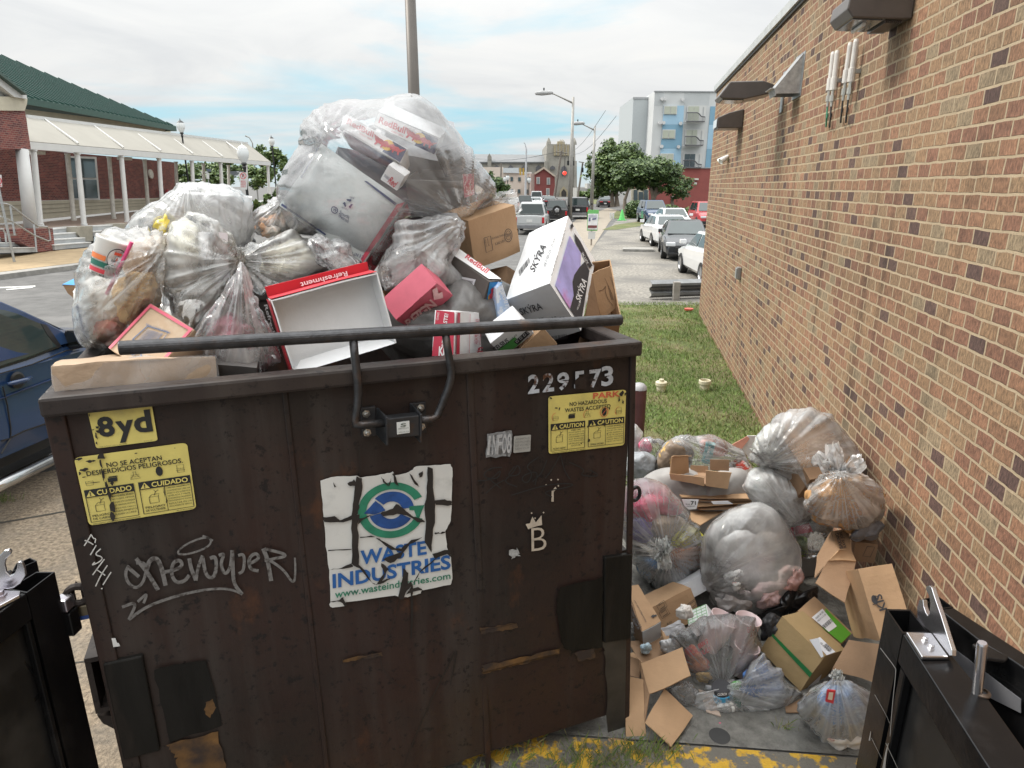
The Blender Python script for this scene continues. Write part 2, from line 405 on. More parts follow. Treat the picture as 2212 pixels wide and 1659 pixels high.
# ground
asph=M('asphalt',(.105,.103,.100),.9,var=.25,vs=2.5,bump=.5,bs=70,col2=(.16,.155,.15),lo=.5,hi=.7,s2=.6)
aggr=M('aggregate_concrete',(.255,.20,.14),.9,var=.6,vs=30,bump=.8,bs=50,col2=(.16,.14,.115),lo=.45,hi=.7,s2=1.4)
slabc=M('slab_concrete',(.17,.165,.15),.9,var=.4,vs=14,bump=.6,bs=70,col2=(.13,.13,.12),lo=.52,hi=.7,s2=3)
gravm=M('gravel',(.215,.20,.175),.95,var=.55,vs=11,bump=1.0,bs=12,col2=(.14,.132,.12),lo=.45,hi=.58,s2=.35)
grassm=M('turf_soil',(.09,.115,.035),.95,var=.4,vs=9,bump=1.0,bs=30,col2=(.17,.145,.075),lo=.46,hi=.62,s2=.9)
tanp=M('tan_paving',(.32,.235,.135),.9,var=.18,vs=3,bump=.2,bs=20)
kerbm=M('kerb_concrete',(.27,.26,.24),.9,var=.25,vs=4,bump=.3,bs=30)
whitel=M('road_paint',(.6,.6,.58),.8,var=.25,vs=5,col2=(.15,.15,.15),lo=.52,hi=.66,s2=9)
def sheet(name,pts,mt,z=0.004,thick=0.0):
 mb=MB();P=[Vector((p[0],p[1],z))for p in pts]
 if thick:mb.prism(P,(0,0,-thick))
 else:mb.add(P,[list(range(len(P)))])
 return tag(mb.build(name,mt),kind='structure')
sheet('ground',[(-1500,-30),(1500,-30),(1500,2500),(-1500,2500)],asph,0.0)
sheet('concrete_pad',[(-7,-.6),(-4.35,-.6),(-2.95,4.45),(2.6,5.2),(3.4,-.6)],aggr,.006)if False else None
A=[gp(-420,1120),gp(150,1010),gp(640,1010),gp(1000,1200),gp(1240,1760),gp(-300,2600)]
sheet('concrete_pad',[(p.x,p.y)for p in A],aggr,.005)
mb=MB()
jm=M('joint_dark',(.06,.055,.045),.95)
for a,b in(((-60,1142),(300,1078)),((100,1445),(330,1405)),((60,1250),(130,1500))):
 mb.stroke(PZ(0),[a,b],3,.0085,smooth=0)
tag(mb.build('pad_joints',jm),kind='structure')
g=[gp(1000,655),gp(1513,655),gp(1760,1100),gp(1340,1120),gp(900,900)]
turf=[(p.x,p.y)for p in g]
sheet('lawn_strip',turf,grassm,.006)
g=[gp(800,656),gp(1520,660),gp(1700,560),gp(1600,470),gp(1480,462),gp(1330,478),gp(1285,530),gp(1120,600)]
sheet('gravel_lot',[(p.x,p.y)for p in g],gravm,.008)
g=[gp(1196,560),gp(1275,545),gp(1315,482),gp(1337,455),gp(1312,450),gp(1245,475),gp(1215,500)]
sheet('front_path',[(p.x,p.y)for p in g],M('path_concrete',(.26,.225,.18),.9,var=.15,vs=2),.016)
def verge(pts):g=[gp(*p)for p in pts];sheet('grass_verge',[(p.x,p.y)for p in g],grassm,.02)
verge([(1300,497),(1330,486),(1385,478),(1395,487),(1330,497)]);verge([(1318,472),(1332,456),(1365,459),(1362,473)])
verge([(1255,440),(1275,430),(1320,432),(1316,442)]);verge([(1480,466),(1500,452),(1600,455),(1600,468)])
g=[gp(1345,540),gp(1410,540),gp(1412,545),gp(1345,544)]
sheet('kerb',[(p.x,p.y)for p in g],kerbm,.12,.13)
g=[gp(1385,488),gp(1520,492),gp(1520,495),gp(1383,491)]
sheet('kerb',[(p.x,p.y)for p in g],kerbm,.12,.13)
s0,s1=gp(1385,1602),gp(1900,1640)
sd_=(s1-s0).normalized();sn=Vector((-sd_.y,sd_.x,0))
a0,a1=s0-sd_*1.6,s1+sd_*.9
sheet('concrete_slab',[tuple((a0)[:2]),tuple((a1)[:2]),tuple((a1+sn*3.4)[:2]),tuple((a0+sn*3.4)[:2])],slabc,.012)
ykerb=M('yellow_kerb_paint',(.60,.36,.035),.8,var=.2,vs=8,col2=(.15,.14,.12),lo=.445,hi=.50,s2=7,bump=.6,bs=60)
k0,k1=a0-sn*.012,a1-sn*.012
sheet('yellow_kerb',[tuple(k0[:2]),tuple((k0-sn*.75)[:2]),tuple((k1-sn*.75)[:2]),tuple(k1[:2])],ykerb,.010)
mb=MB();rs=random.Random(3)
mb.lathe(gp(1554,1594)+Vector((0,0,.0135)),[(.0,.001),(.055,.001)],18);tag(mb.build('oil_spot',M('oil',(.03,.03,.03),.6)),kind='structure')
mb=MB();rs=random.Random(5)
def inpoly(x,y,P):
 c=False;n=len(P)
 for i in range(n):
  (x1,y1),(x2,y2)=P[i],P[(i+1)%n]
  if(y1>y)!=(y2>y)and x<(x2-x1)*(y-y1)/(y2-y1)+x1:c=not c
 return c
def blade(mb,x,y,z,h,lean,wd,m):
 a=rs.uniform(0,6.28);dx,dy=math.cos(a),math.sin(a)
 mb.add([(x-dy*wd,y+dx*wd,z),(x+dy*wd,y-dx*wd,z),(x+dx*lean*.45,y+dy*lean*.45,z+h*.6),(x+dx*lean,y+dy*lean,z+h)],[(0,1,2),(1,3,2)],m)
gx0,gx1=min(p[0]for p in turf),max(p[0]for p in turf);gy0,gy1=min(p[1]for p in turf),max(p[1]for p in turf)
n=0
while n<42000:
 x,y=rs.uniform(-.3,gx1),gy0+(gy1-gy0)*rs.random()**1.5
 if not inpoly(x,y,turf):continue
 d=noise.noise(Vector((x*.9,y*.9,0)))
 if d<-.30 and rs.random()<.7:n+=1;continue
 blade(mb,x,y,.006,rs.uniform(.03,.085),rs.uniform(.01,.07),.006,0 if d>.05 and rs.random()<.8 else(1 if rs.random()<.75 else 2));n+=1
gm=[M('grass_a',(.14,.215,.05),.7,var=.3,vs=2),M('grass_b',(.20,.265,.075),.7,var=.3,vs=2),M('grass_dry',(.27,.24,.11),.8,var=.2)]
tag(mb.build('grass',gm),'short patchy green grass between bin and brick wall','grass',kind='stuff')
mb=MB()
for cx,cy,rr,cnt in((1385,1630,.10,130),(1330,1645,.16,200),(1270,1657,.18,160),(1430,1632,.05,30),(1695,1575,.03,22),(10,1085,.08,60),(1180,1660,.3,160)):
 p=gp(cx,cy)
 for _ in range(cnt):blade(mb,p.x+rs.gauss(0,rr),p.y+rs.gauss(0,rr*.35),0.01,rs.uniform(.02,.10),rs.uniform(.01,.06),.0022,rs.choice((0,0,1,2)))
tag(mb.build('weeds',gm),'straggling weeds growing out of the kerb joint by the bin','weeds',kind='stuff')
# brick wall on the right
def brickmat(name,bw,bh,mort,cols,mcol,bump=.5,axes='xz',rot=None,streak=0.0,grit=.35):
 m,n,l=nmat(name);b=n.new('ShaderNodeBsdfPrincipled');o=n.new('ShaderNodeOutputMaterial');l.new(b.outputs[0],o.inputs[0]);b.inputs['Roughness'].default_value=.85
 t=n.new('ShaderNodeTexCoord');sx=n.new('ShaderNodeSeparateXYZ');l.new(t.outputs['Object'],sx.inputs[0]);cb=n.new('ShaderNodeCombineXYZ')
 l.new(sx.outputs['xyz'.index(axes[0])],cb.inputs[0]);l.new(sx.outputs[2],cb.inputs[1])
 wn=n.new('ShaderNodeTexNoise');wn.inputs['Scale'].default_value=9;wn.inputs['Detail'].default_value=5;l.new(cb.outputs[0],wn.inputs['Vector'])
 wv=n.new('ShaderNodeVectorMath');wv.operation='MULTIPLY_ADD';l.new(wn.outputs['Color'],wv.inputs[0]);wv.inputs[1].default_value=(mort*2.3,)*3;l.new(cb.outputs[0],wv.inputs[2])
 br=n.new('ShaderNodeTexBrick');l.new(wv.outputs[0],br.inputs['Vector']);br.inputs['Scale'].default_value=1;br.inputs['Brick Width'].default_value=bw;br.inputs['Row Height'].default_value=bh
 br.inputs['Mortar Size'].default_value=mort;br.inputs['Mortar Smooth'].default_value=.25;br.inputs['Color1'].default_value=(0,0,0,1);br.inputs['Color2'].default_value=(1,1,1,1);br.inputs['Mortar'].default_value=(.5,.5,.5,1);br.inputs['Bias'].default_value=0
 r=n.new('ShaderNodeValToRGB');r.color_ramp.interpolation='CONSTANT';e=r.color_ramp.elements
 while len(e)<len(cols):e.new(.5)
 for q,(p,c)in zip(e,cols):q.position=p;q.color=(*c,1)
 l.new(br.outputs['Color'],r.inputs[0])
 mp2=n.new('ShaderNodeMapping');mp2.inputs['Scale'].default_value=(1,.35,1);l.new(cb.outputs[0],mp2.inputs[0])
 fn=n.new('ShaderNodeTexNoise');fn.inputs['Scale'].default_value=75;fn.inputs['Detail'].default_value=6;fn.inputs['Roughness'].default_value=.7;l.new(mp2.outputs[0],fn.inputs['Vector'])
 cn=n.new('ShaderNodeTexNoise');cn.inputs['Scale'].default_value=1.1;cn.inputs['Detail'].default_value=6;l.new(cb.outputs[0],cn.inputs['Vector'])
 def mp(f,a,b2,c,d):
  q=n.new('ShaderNodeMapRange');l.new(f,q.inputs[0])
  for i,v in enumerate((a,b2,c,d)):q.inputs[i+1].default_value=v
  return q.outputs[0]
 def mul(c,f):
  q=n.new('ShaderNodeMixRGB');q.blend_type='MULTIPLY';q.inputs[0].default_value=1;l.new(c,q.inputs[1]);l.new(f,q.inputs[2]);return q.outputs[0]
 c1=mul(mul(r.outputs[0],mp(fn.outputs['Fac'],.3,.7,1-grit,1+grit)),mp(cn.outputs['Fac'],.3,.7,.8,1.2))
 if streak:
  sm=n.new('ShaderNodeMapping');sm.inputs['Scale'].default_value=(2.2,.16,1);l.new(cb.outputs[0],sm.inputs[0])
  sn_=n.new('ShaderNodeTexNoise');sn_.inputs['Scale'].default_value=1.6;sn_.inputs['Detail'].default_value=5;l.new(sm.outputs[0],sn_.inputs['Vector']);c1=mul(c1,mp(sn_.outputs['Fac'],.56,.72,1,1-streak))
 mm=n.new('ShaderNodeMixRGB');l.new(br.outputs['Fac'],mm.inputs[0]);l.new(c1,mm.inputs[1])
 mc=n.new('ShaderNodeMixRGB');l.new(wn.outputs['Fac'],mc.inputs[0]);mc.inputs[1].default_value=tuple(x*.82 for x in mcol)+(1,);mc.inputs[2].default_value=tuple(x*1.15 for x in mcol)+(1,);l.new(mc.outputs[0],mm.inputs[2]);l.new(mm.outputs[0],b.inputs['Base Color'])
 hh=n.new('ShaderNodeMath');hh.operation='MULTIPLY_ADD';l.new(br.outputs['Fac'],hh.inputs[0]);hh.inputs[1].default_value=-1.0;l.new(mp(fn.outputs['Fac'],0,1,0,.55),hh.inputs[2])
 bp=n.new('ShaderNodeBump');bp.inputs['Strength'].default_value=bump;bp.inputs['Distance'].default_value=.012;l.new(hh.outputs[0],bp.inputs['Height']);l.new(bp.outputs[0],b.inputs['Normal'])
 return m
WA=gp(1509,680);WD=(gp(1638,911)-WA).normalized()
WT=at(1557,197,WA.y).z;WN=Vector((WD.y,-WD.x,0));WN=WN if WN.x<0 else-WN
WPL=Pl(WA,WN)
brk=brickmat('wall_brick',.162,.084,.008,[(0,(.095,.055,.045)),(.05,(.225,.122,.070)),(.22,(.265,.162,.090)),(.40,(.205,.102,.064)),(.56,(.255,.165,.094)),(.70,(.24,.18,.112)),(.80,(.265,.140,.082)),(.965,(.115,.068,.053))],(.43,.335,.22),bump=1.0,streak=.5,grit=.65)
bw=thing('brick_wall','long brown brick building wall with wide pale mortar on the right side','building',WA)
bw.rotation_euler=(0,0,math.atan2(WD.y,WD.x))
def wallpart(name,mb,mt):
 me=bpy.data.meshes.new(name);me.from_pydata([tuple(v)for v in mb.v],[],mb.f);me.materials.append(mt);bm=bmesh.new();bm.from_mesh(me);bmesh.ops.recalc_face_normals(bm,faces=bm.faces);bm.to_mesh(me);bm.free()
 o=bpy.data.objects.new(name,me);C.objects.link(o);o.parent=bw;return o
inn=1 if(Matrix.Rotation(bw.rotation_euler.z,3,'Z')@Vector((0,1,0))).dot(WN)<0 else-1
mb=MB();mb.bx(0,22,0,inn*9,-.3,WT);wallpart('wall',mb,brk)
cop=MB();cop.bx(-.05,22.05,inn*-.055,inn*.45,WT,WT+.10);wallpart('coping',cop,M('coping_metal',(.60,.60,.58),.35,metal=.6))
c2=MB();c2.bx(-.02,22.02,inn*-.025,inn*.45,WT-.035,WT-.003);wallpart('coping_black_strip',c2,M('coping_dark',(.05,.045,.04),.5))  # black lower edge of the metal coping
def wpt(x,y,crop='e',off=0.0):return WPL.w(crop).pt(x,y,off)
bronze=M('bronze_paint',(.075,.062,.055),.38,var=.15,bump=.05,coat=.2)
dgrey=M('dark_lens',(.09,.10,.11),.12)
galv=M('galvanised',(.42,.43,.43),.42,metal=.75,var=.25,vs=22)
up=Vector((0,0,1))
def wallbox(root,name,cpx,crop,prof,wdt,mt,bev=.008):
 """profile of (out, up) pairs extruded along the wall about a photo point"""
 c=wpt(*cpx,crop);mb=MB();P=[c+WN*a+up*b-WD*wdt/2 for a,b in prof];mb.prism(P,WD*wdt);return mb.build(name,mt,root,bevel=bev)
c0=wpt(1540,60)
r=thing('wall_light','large bronze wall pack light with glass lens near the top of the brick wall','light',c0,'bronze lights along the brick wall')
wallbox(r,'housing',(1540,30),'e',[(.003,-.12),(.06,-.12),(.36,-.10),(.40,-.05),(.39,.03),(.08,.15),(.003,.15)],.40,bronze)
wallbox(r,'lens',(1540,30),'e',[(.17,-.120),(.35,-.107),(.35,-.098),(.17,-.110)],.34,dgrey,0)
mbl=MB();cc=wpt(1540,30)
for i in range(9):mbl.box(cc+WN*(.05+i*.012)+up*-.135-WD*.17,WN*.006,WD*.34,up*.02)
mbl.build('louvre',bronze,r)
mbl=MB();mbl.tube([cc+WN*.26+up*-.124-WD*.12,cc+WN*.26+up*-.124+WD*.10],.014);mbl.build('lamp_tube',M('lamp_glass',(.8,.8,.78),.2),r)
cc=wpt(880,500)
r=thing('wall_light','long slim bronze floodlight on a bracket beside the metal vent hood','light',cc,'bronze lights along the brick wall')
wallbox(r,'mount_plate',(880,500),'e',[(.003,-.24),(.02,-.24),(.02,.2),(.003,.2)],.10,galv,.003)
wallbox(r,'arm',(880,500),'e',[(.02,-.05),(.16,-.04),(.16,.05),(.02,.07)],.08,bronze)
wallbox(r,'housing',(880,505),'e',[(.16,-.04),(.46,-.10),(.72,-.09),(.75,-.06),(.64,.09),(.28,.09),(.16,.05)],.46,bronze,.012)
wallbox(r,'lens',(880,505),'e',[(.47,-.108),(.70,-.10),(.70,-.092),(.47,-.098)],.36,dgrey,0)
cc=wpt(640,680)
r=thing('wall_light','small bronze wall light farthest along the brick wall','light',cc,'bronze lights along the brick wall')
wallbox(r,'housing',(640,685),'e',[(.003,-.08),(.38,-.08),(.39,.08),(.22,.15),(.003,.20)],.5,bronze,.012)
wallbox(r,'lens',(640,685),'e',[(.392,-.06),(.40,-.06),(.40,.06),(.392,.06)],.42,M('frosted_lens',(.55,.58,.6),.3),0)
cc=wpt(572,872)
r=thing('security_light','white twin headed security light low on the brick wall','light',cc)
wp_=M('white_plastic',(.75,.75,.73),.35)
mb=MB();mb.lathe(cc+WN*.004,[(.0,0),(.05,0),(.05,.03),(0,.03)],14,axis=WN);mb.build('base',wp_,r)
for s_ in(-1,1):
 q=cc+WN*.05+WD*s_*.07;mb=MB();ax=(WN*.8-up*.55+WD*s_*.3);mb.lathe(q,[(.015,-.05),(.03,-.04),(.055,.10),(.055,.12),(.05,.115),(0,.10)],14,axis=ax);mb.build('lamp_head',wp_,r)
cc=wpt(960,430);P=[wpt(1018,305),wpt(958,545)]
r=thing('vent_hood','galvanised metal wedge vent hood sticking out of the brick wall','vent',cc)
hh=.16;mb=MB();tp=wpt(1018,310);bt=wpt(1003,545)
for s_ in(-1,1):mb.prism([cc+up*.20+WD*s_*hh+WN*.004,cc-up*.17+WD*s_*hh+WN*.004,cc-up*.17+WD*s_*hh+WN*.24,cc-up*.12+WD*s_*hh+WN*.25],WD*(-s_*.006))
mb.prism([cc+up*.20-WD*hh+WN*.006,cc-up*.12-WD*hh+WN*.25,cc-up*.17-WD*hh+WN*.24,cc-up*.185-WD*hh+WN*.242,cc-up*.12-WD*hh+WN*.262,cc+up*.21-WD*hh+WN*.012],WD*(2*hh))
mb.build('hood',galv,r);mb=MB();mb.box(cc-up*.20-WD*.20+WN*.001,WD*.40,up*.43,WN*.004);mb.build('wall_flange',galv,r)
mb=MB();mb.box(cc-up*.12-WD*.14+WN*.10,WD*.28,WN*.2,up*.01);mb.build('damper_flap',galv,r)
gw=M('antenna_white',(.66,.63,.59),.45)
for k,(tx,ty,bx_,by_,lab)in enumerate(((1183,292,1170,500,'leftmost'),(1207,284,1192,498,'second from the left'),(1298,230,1262,458,'third from the left'),(1330,212,1293,452,'rightmost'))):
 a,b=wpt(tx,ty,'e'),wpt(bx_,by_,'e');o_=WN*.06
 z1,z0=a.z,b.z;pb=Vector((b.x,b.y,z0))+o_;pt_=Vector((b.x,b.y,z1))+o_;pt_=pt_+(Vector((a.x,a.y,0))-Vector((b.x,b.y,0)))*.25
 r=thing('antenna',f'slender white rod antenna on the brick wall, {lab} of four','antenna',pb,'four white antennas on the brick wall')
 dn=(pb-pt_).normalized()
 mb=MB();mb.tube([pt_,pt_+dn*.02,pb-dn*.10,pb-dn*.098,pb],[.016,.021,.021,.027,.027],12);mb.build('rod',gw,r)
 mb=MB();mb.tube([pb,pb+dn*.04,pb+dn*.041,pb+dn*.09,pb+dn*.091,pb+dn*.13],[.014,.014,.022,.022,.012,.012],8);mb.build('connector',M('nickel',(.55,.52,.47),.3,metal=.9),r)
 e=pb+dn*.13
 mb=MB();mb.tube([e,e+dn*.09+WD*.01,e+dn*.16-WD*.05-WN*.02,e+dn*.12-WD*.14-WN*.04,e+dn*.04-WD*.17-WN*.055],.007,6);mb.build('cable',M('cable_black',(.03,.03,.03),.5)if k!=0 else M('cable_green',(.06,.28,.17),.5),r)
 mb=MB();mb.box(pb-dn*.06-WD*.02-WN*.058,WD*.04,WN*.05,up*.03);mb.build('bracket',galv,r)
cc=wpt(640,1510)
r=thing('junction_box','small grey junction box low on the brick wall','electrical box',cc)
mb=MB();mb.box(cc+WN*.002-WD*.07-up*.09,WD*.14,up*.18,WN*.06);mb.build('box_body',M('grey_box',(.22,.21,.20),.5),r,bevel=.012)
mb=MB();mb.box(cc+WN*.064-WD*.06-up*.075,WD*.12,up*.15,WN*.012);mb.build('cover',galv,r,bevel=.008)
# the dumpster
RZ=2.15
Rr,Lr=gp(1390,737,RZ),gp(78,862,RZ)
DU=(Rr-Lr);DW=Vector((DU.x,DU.y,0)).length;DU=Vector((DU.x,DU.y,0)).normalized();DV=Vector((-DU.y,DU.x,0));D0=Vector((Lr.x,Lr.y,0))
DD=2.25;OV=.05;BZ=.12
def dl(u,v,z):return D0+DU*u+DV*v+Vector((0,0,z))
def PV(v,crop=''):return Pl(dl(0,v,0),-DV,crop)
def inv(v,dz=0):
 pl=PV(v);return lambda x,y:pl.pt(x,y)
def DF(crop):return PV(OV,crop)
def rustmat(name,base,base2,rust,grey,rough=.42,lo=.56):
 m,n,l=nmat(name);b=n.new('ShaderNodeBsdfPrincipled');o=n.new('ShaderNodeOutputMaterial');l.new(b.outputs[0],o.inputs[0])
 t=n.new('ShaderNodeTexCoord')
 def nz(sc,det=8,st=(1,1,1),loc=(0,0,0),ro=.6,di=0):
  mp=n.new('ShaderNodeMapping');mp.inputs['Scale'].default_value=st;mp.inputs['Location'].default_value=loc;l.new(t.outputs['Object'],mp.inputs[0])
  q=n.new('ShaderNodeTexNoise');q.inputs['Scale'].default_value=sc;q.inputs['Detail'].default_value=det;q.inputs['Roughness'].default_value=ro;q.inputs['Distortion'].default_value=di;l.new(mp.outputs[0],q.inputs['Vector']);return q.outputs['Fac']
 def rng(f,a,b2,c=0.,d=1.):
  q=n.new('ShaderNodeMapRange');l.new(f,q.inputs[0])
  for i,v in enumerate((a,b2,c,d)):q.inputs[i+1].default_value=v
  return q.outputs[0]
 def mix(f,a,c):
  q=n.new('ShaderNodeMixRGB');l.new(f,q.inputs[0])
  for i,z in((1,a),(2,c)):
   if isinstance(z,tuple):q.inputs[i].default_value=(*z,1)
   else:l.new(z,q.inputs[i])
  return q.outputs[0]
 c=mix(rng(nz(1.3,7),.38,.62),base,base2)
 c=mix(rng(nz(2.0,9,(3,3,.22),(4,1,2)),.48,.72,0,.62),c,grey)
 c=mix(rng(nz(26,6,(1,1,1),(1,7,3),.7),.57,.63,0,.9),c,(.013,.011,.011))
 c=mix(rng(nz(2.2,10,(1,1,.6),(8,3,1),.7),lo,lo+.12,0,.75),c,rust)
 c=mix(rng(nz(90,5,(6,6,.3),(3,3,3)),.62,.72,0,.45),c,grey)
 b.inputs['Specular IOR Level'].default_value=.32;l.new(c,b.inputs['Base Color']);l.new(rng(nz(4,6),.3,.7,rough-.1,rough+.22),b.inputs['Roughness'])
 bp=n.new('ShaderNodeBump');bp.inputs['Strength'].default_value=.25;bp.inputs['Distance'].default_value=.012
 l.new(nz(7,8,ro=.62),bp.inputs['Height']);l.new(bp.outputs[0],b.inputs['Normal']);return m
binm=rustmat('bin_paint',(.022,.0175,.0155),(.036,.0200,.0165),(.10,.042,.020),(.056,.048,.043),lo=.585)
rimm=rustmat('bin_rim_paint',(.036,.027,.024),(.027,.022,.021),(.08,.042,.027),(.070,.058,.05),lo=.57)
blackp=M('black_touch_up',(.0105,.010,.009),.5,var=.35,vs=5,bump=.15,bs=25,spec=.22,col2=(.026,.021,.018),lo=.56,hi=.72,s2=3,stretch=(2,2,.4))
darksteel=M('dark_steel',(.040,.042,.046),.38,metal=.5,var=.3,vs=14,col2=(.075,.048,.032),lo=.58,hi=.7,s2=9)
barm=M('lock_bar_steel',(.055,.055,.058),.34,metal=.6,var=.4,vs=18,col2=(.09,.062,.048),lo=.55,hi=.68,s2=7,bump=.15,bs=60)
bolt=M('zinc_bolt',(.55,.54,.5),.3,metal=.9)
bin_=thing('dumpster','dark brown rusty steel dumpster heaped with rubbish bags and cartons','dumpster',dl(DW/2,DD/2,0))
def db(mb,u0,u1,v0,v1,z0,z1,m=0):return mb.box(dl(u0,v0,z0),DU*(u1-u0),DV*(v1-v0),up*(z1-z0),m)
u0,u1,t_=.022,DW-.02,.02
mb=MB();mb.grid(lambda a,b:dl(u0+(u1-u0)*a,OV+(.011*noise.noise(Vector((a*5,b*4,2)))-.010*max(0,noise.noise(Vector((a*9,b*8,7)))-.25))*min(1,8*a*(1-a)),BZ+(RZ-.02-BZ)*b),40,30)
mb.build('front_panel',binm,bin_,smooth=True)
mb=MB();db(mb,u0,u1,DD-OV-t_,DD-OV,BZ,RZ-.02);mb.build('rear_panel',binm,bin_)
mb=MB();db(mb,u0,u0+t_,OV+.003,DD-OV-t_-.002,BZ,RZ-.02);mb.build('side_panel',binm,bin_)
mb=MB();db(mb,u1-t_,u1,OV+.003,DD-OV-t_-.002,BZ,RZ-.02);mb.build('side_panel',binm,bin_)
mb=MB();db(mb,u0+t_+.002,u1-t_-.002,OV+.02,DD-OV-t_-.004,BZ+.01,BZ+.03);mb.build('floor',binm,bin_)
mb=MB();rh=.068
db(mb,0,DW,0,.085,RZ-rh,RZ);mb.build('front_rim',rimm,bin_,bevel=.012)
mb=MB();db(mb,0,.085,.086,DD,RZ-rh,RZ-.001);mb.build('side_rim',rimm,bin_,bevel=.01)
mb=MB();db(mb,DW-.085,DW,.086,DD,RZ-rh,RZ-.001);mb.build('side_rim',rimm,bin_,bevel=.01)
mb=MB();db(mb,.086,DW-.086,DD-.085,DD,RZ-rh,RZ-.001);mb.build('rear_rim',rimm,bin_,bevel=.01)
P1=DF('')
def strip(a,b,w1,m,nm,off=.001,th=.014):
 mb=MB();A,B=P1.pt(*a),P1.pt(*b);mb.box(A-DU*w1/2-DV*th,DU*w1,DV*(th+.006),B-A);return mb.build(nm,m,bin_,bevel=.005)
strip((614,838),(722,1800),.022,binm,'weld_seam',th=.006);strip((1013,794),(1062,1800),.03,binm,'weld_seam',th=.006)
strip((118,893),(300,1720),.06,binm,'corner_post',th=.012)
strip((1366,760),(1352,1575),.03,binm,'corner_post',th=.012)
def plate(q,crop,th,mt,nm,bev=.006):
 mb=MB();mb.slab(DF(crop),q,th,th+.004);return mb.build(nm,mt,bin_,bevel=bev)
plate([(705,925),(975,868),(1095,1510),(845,1575)],'h',.022,blackp,'pocket_plate')
plate([(1785,1212),(1948,1192),(1940,1690),(1782,1715)],'i',.022,blackp,'pocket_plate')
def patch(pts,crop,mt,nm,off=.004,wob=0):
 mb=MB();mb.poly(DF(crop),pts,off);return mb.build(nm,mt,bin_)
def rough_poly(pts,amp,seed,n=7):
 out=[];rr=random.Random(seed)
 for a,b in zip(pts,pts[1:]+pts[:1]):
  for k in range(n):t=k/n;out.append((a[0]+(b[0]-a[0])*t+rr.gauss(0,amp),a[1]+(b[1]-a[1])*t+rr.gauss(0,amp)))
 return out
patch(rough_poly([(1045,968),(1405,905),(1515,1350),(1155,1462)],5,1),'h',blackp,'paint_patch',.0120)
patch(rough_poly([(1520,1395),(1780,1338),(1780,1745),(1600,1775),(1545,1740),(1508,1560)],4,2),'i',blackp,'paint_patch',.0120)
ochre=M('rust_ochre',(.13,.068,.022),.75,var=.5,vs=10,col2=(.035,.024,.02),lo=.42,hi=.6,s2=6)
patch(rough_poly([(1130,1475),(1490,1395),(1540,1660),(1240,1660),(1180,1560)],9,3),'h',ochre,'rust_stain',.0114)
patch(rough_poly([(1400,1190),(1450,1170),(1470,1230),(1430,1300),(1390,1260)],5,4,4),'h',ochre,'rust_stain',.0128)
patch(rough_poly([(1070,825),(1520,720),(1525,750),(1075,868)],4,5,14),'j',ochre,'rust_stain',.0114)
patch(rough_poly([(1055,600),(1270,570),(1280,600),(1060,632)],3,6,12),'j',ochre,'rust_stain',.0114)
patch(rough_poly([(1620,740),(1735,715),(1735,770),(1640,800)],5,7,6),'j',ochre,'rust_stain',.0114)
patch(rough_poly([(250,780),(480,740),(480,762),(255,800)],3,8,10),'j',ochre,'rust_stain',.0114)
patch(rough_poly([(1780,680),(1935,660),(1928,1215),(1810,1245),(1800,800)],4,9),'j',M('pale_worn_paint',(.042,.037,.031),.6,var=.3,vs=9),'paint_patch',.0108)
patch(rough_poly([(720,770),(790,758),(805,790),(820,800),(815,812),(735,825),(712,800)],3,10,3),'h',M('white_blot',(.7,.72,.72),.5),'paint_blot',.0118)
patch(rough_poly([(1235,1170),(1280,1165),(1282,1210),(1240,1225)],6,11,4),'i',M('grey_blot',(.34,.35,.35),.7,var=.4,vs=60),'paint_blot',.0118)
dm_=M('dark_drip',(.015,.012,.011),.5)
def mark(crop,pts,wd,sm):mb=MB();mb.stroke(DF(crop),pts,wd,.0119,smooth=sm);mb.build('drip_mark',dm_,bin_)
drip=[((655,1440),(652,1690),18),((590,1450),(520,1680),4),((865,2200),(590,2470),4),((1205,1400),(1205,1460),7),((345,560),(350,800),9),((295,450),(300,520),12),((460,1450),(465,1520),7)]
for a,b,wd in drip:mark('i',[a,((a[0]+b[0])/2+4,(a[1]+b[1])/2),b],(wd,wd*.4),1)
mark('j',[(905,740),(880,800),(740,1080),(600,1430)],(10,3),2);mark('j',[(920,735),(905,830),(880,940)],(9,3),1);mark('j',[(470,760),(480,840),(540,900),(570,940),(620,940)],(4,2),3)
def pocket(nm,ua,ub,z0,z1,v0=.10,v1=1.9,wth=.02):
 mb=MB()
 for a in((ua,ub,z1-wth,z1),(ua,ub,z0,z0+wth)):db(mb,a[0],a[1],v0,v1,a[2],a[3])
 db(mb,ua,ua+wth,v0,v1,z0+wth+.001,z1-wth-.001);db(mb,ub-wth,ub,v0,v1,z0+wth+.001,z1-wth-.001)
 return mb.build(nm,rimm,bin_)
pa=PV(.10,'h').pt(570,915)-D0;pb=PV(.10,'h').pt(640,1290)-D0
pocket('fork_pocket',pa.dot(DU),OV-.003,pb.z,pa.z)
pa=PV(.10,'i').pt(1985,1165)-D0;pb=PV(.10,'i').pt(1985,1490)-D0
pocket('fork_pocket',DW-OV+.003,DW+.04,pb.z,pa.z)
mb=MB();A=PV(.12,'h').pt(660,1295);B=PV(.12,'h').pt(800,1300);mb.prism([A,B,PV(.12,'h').pt(800,1400),PV(.12,'h').pt(700,1350)],DV*.3);mb.build('pocket_gusset',rimm,bin_)
mb=MB();c_=PV(.12,'i').pt(1978,848);ring=[c_+DU*(.026*math.cos(a))+up*(.036*math.sin(a))for a in[k*math.pi/8 for k in range(17)]];mb.tube(ring,.009,8,caps=False);mb.build('tie_eye',darksteel,bin_)
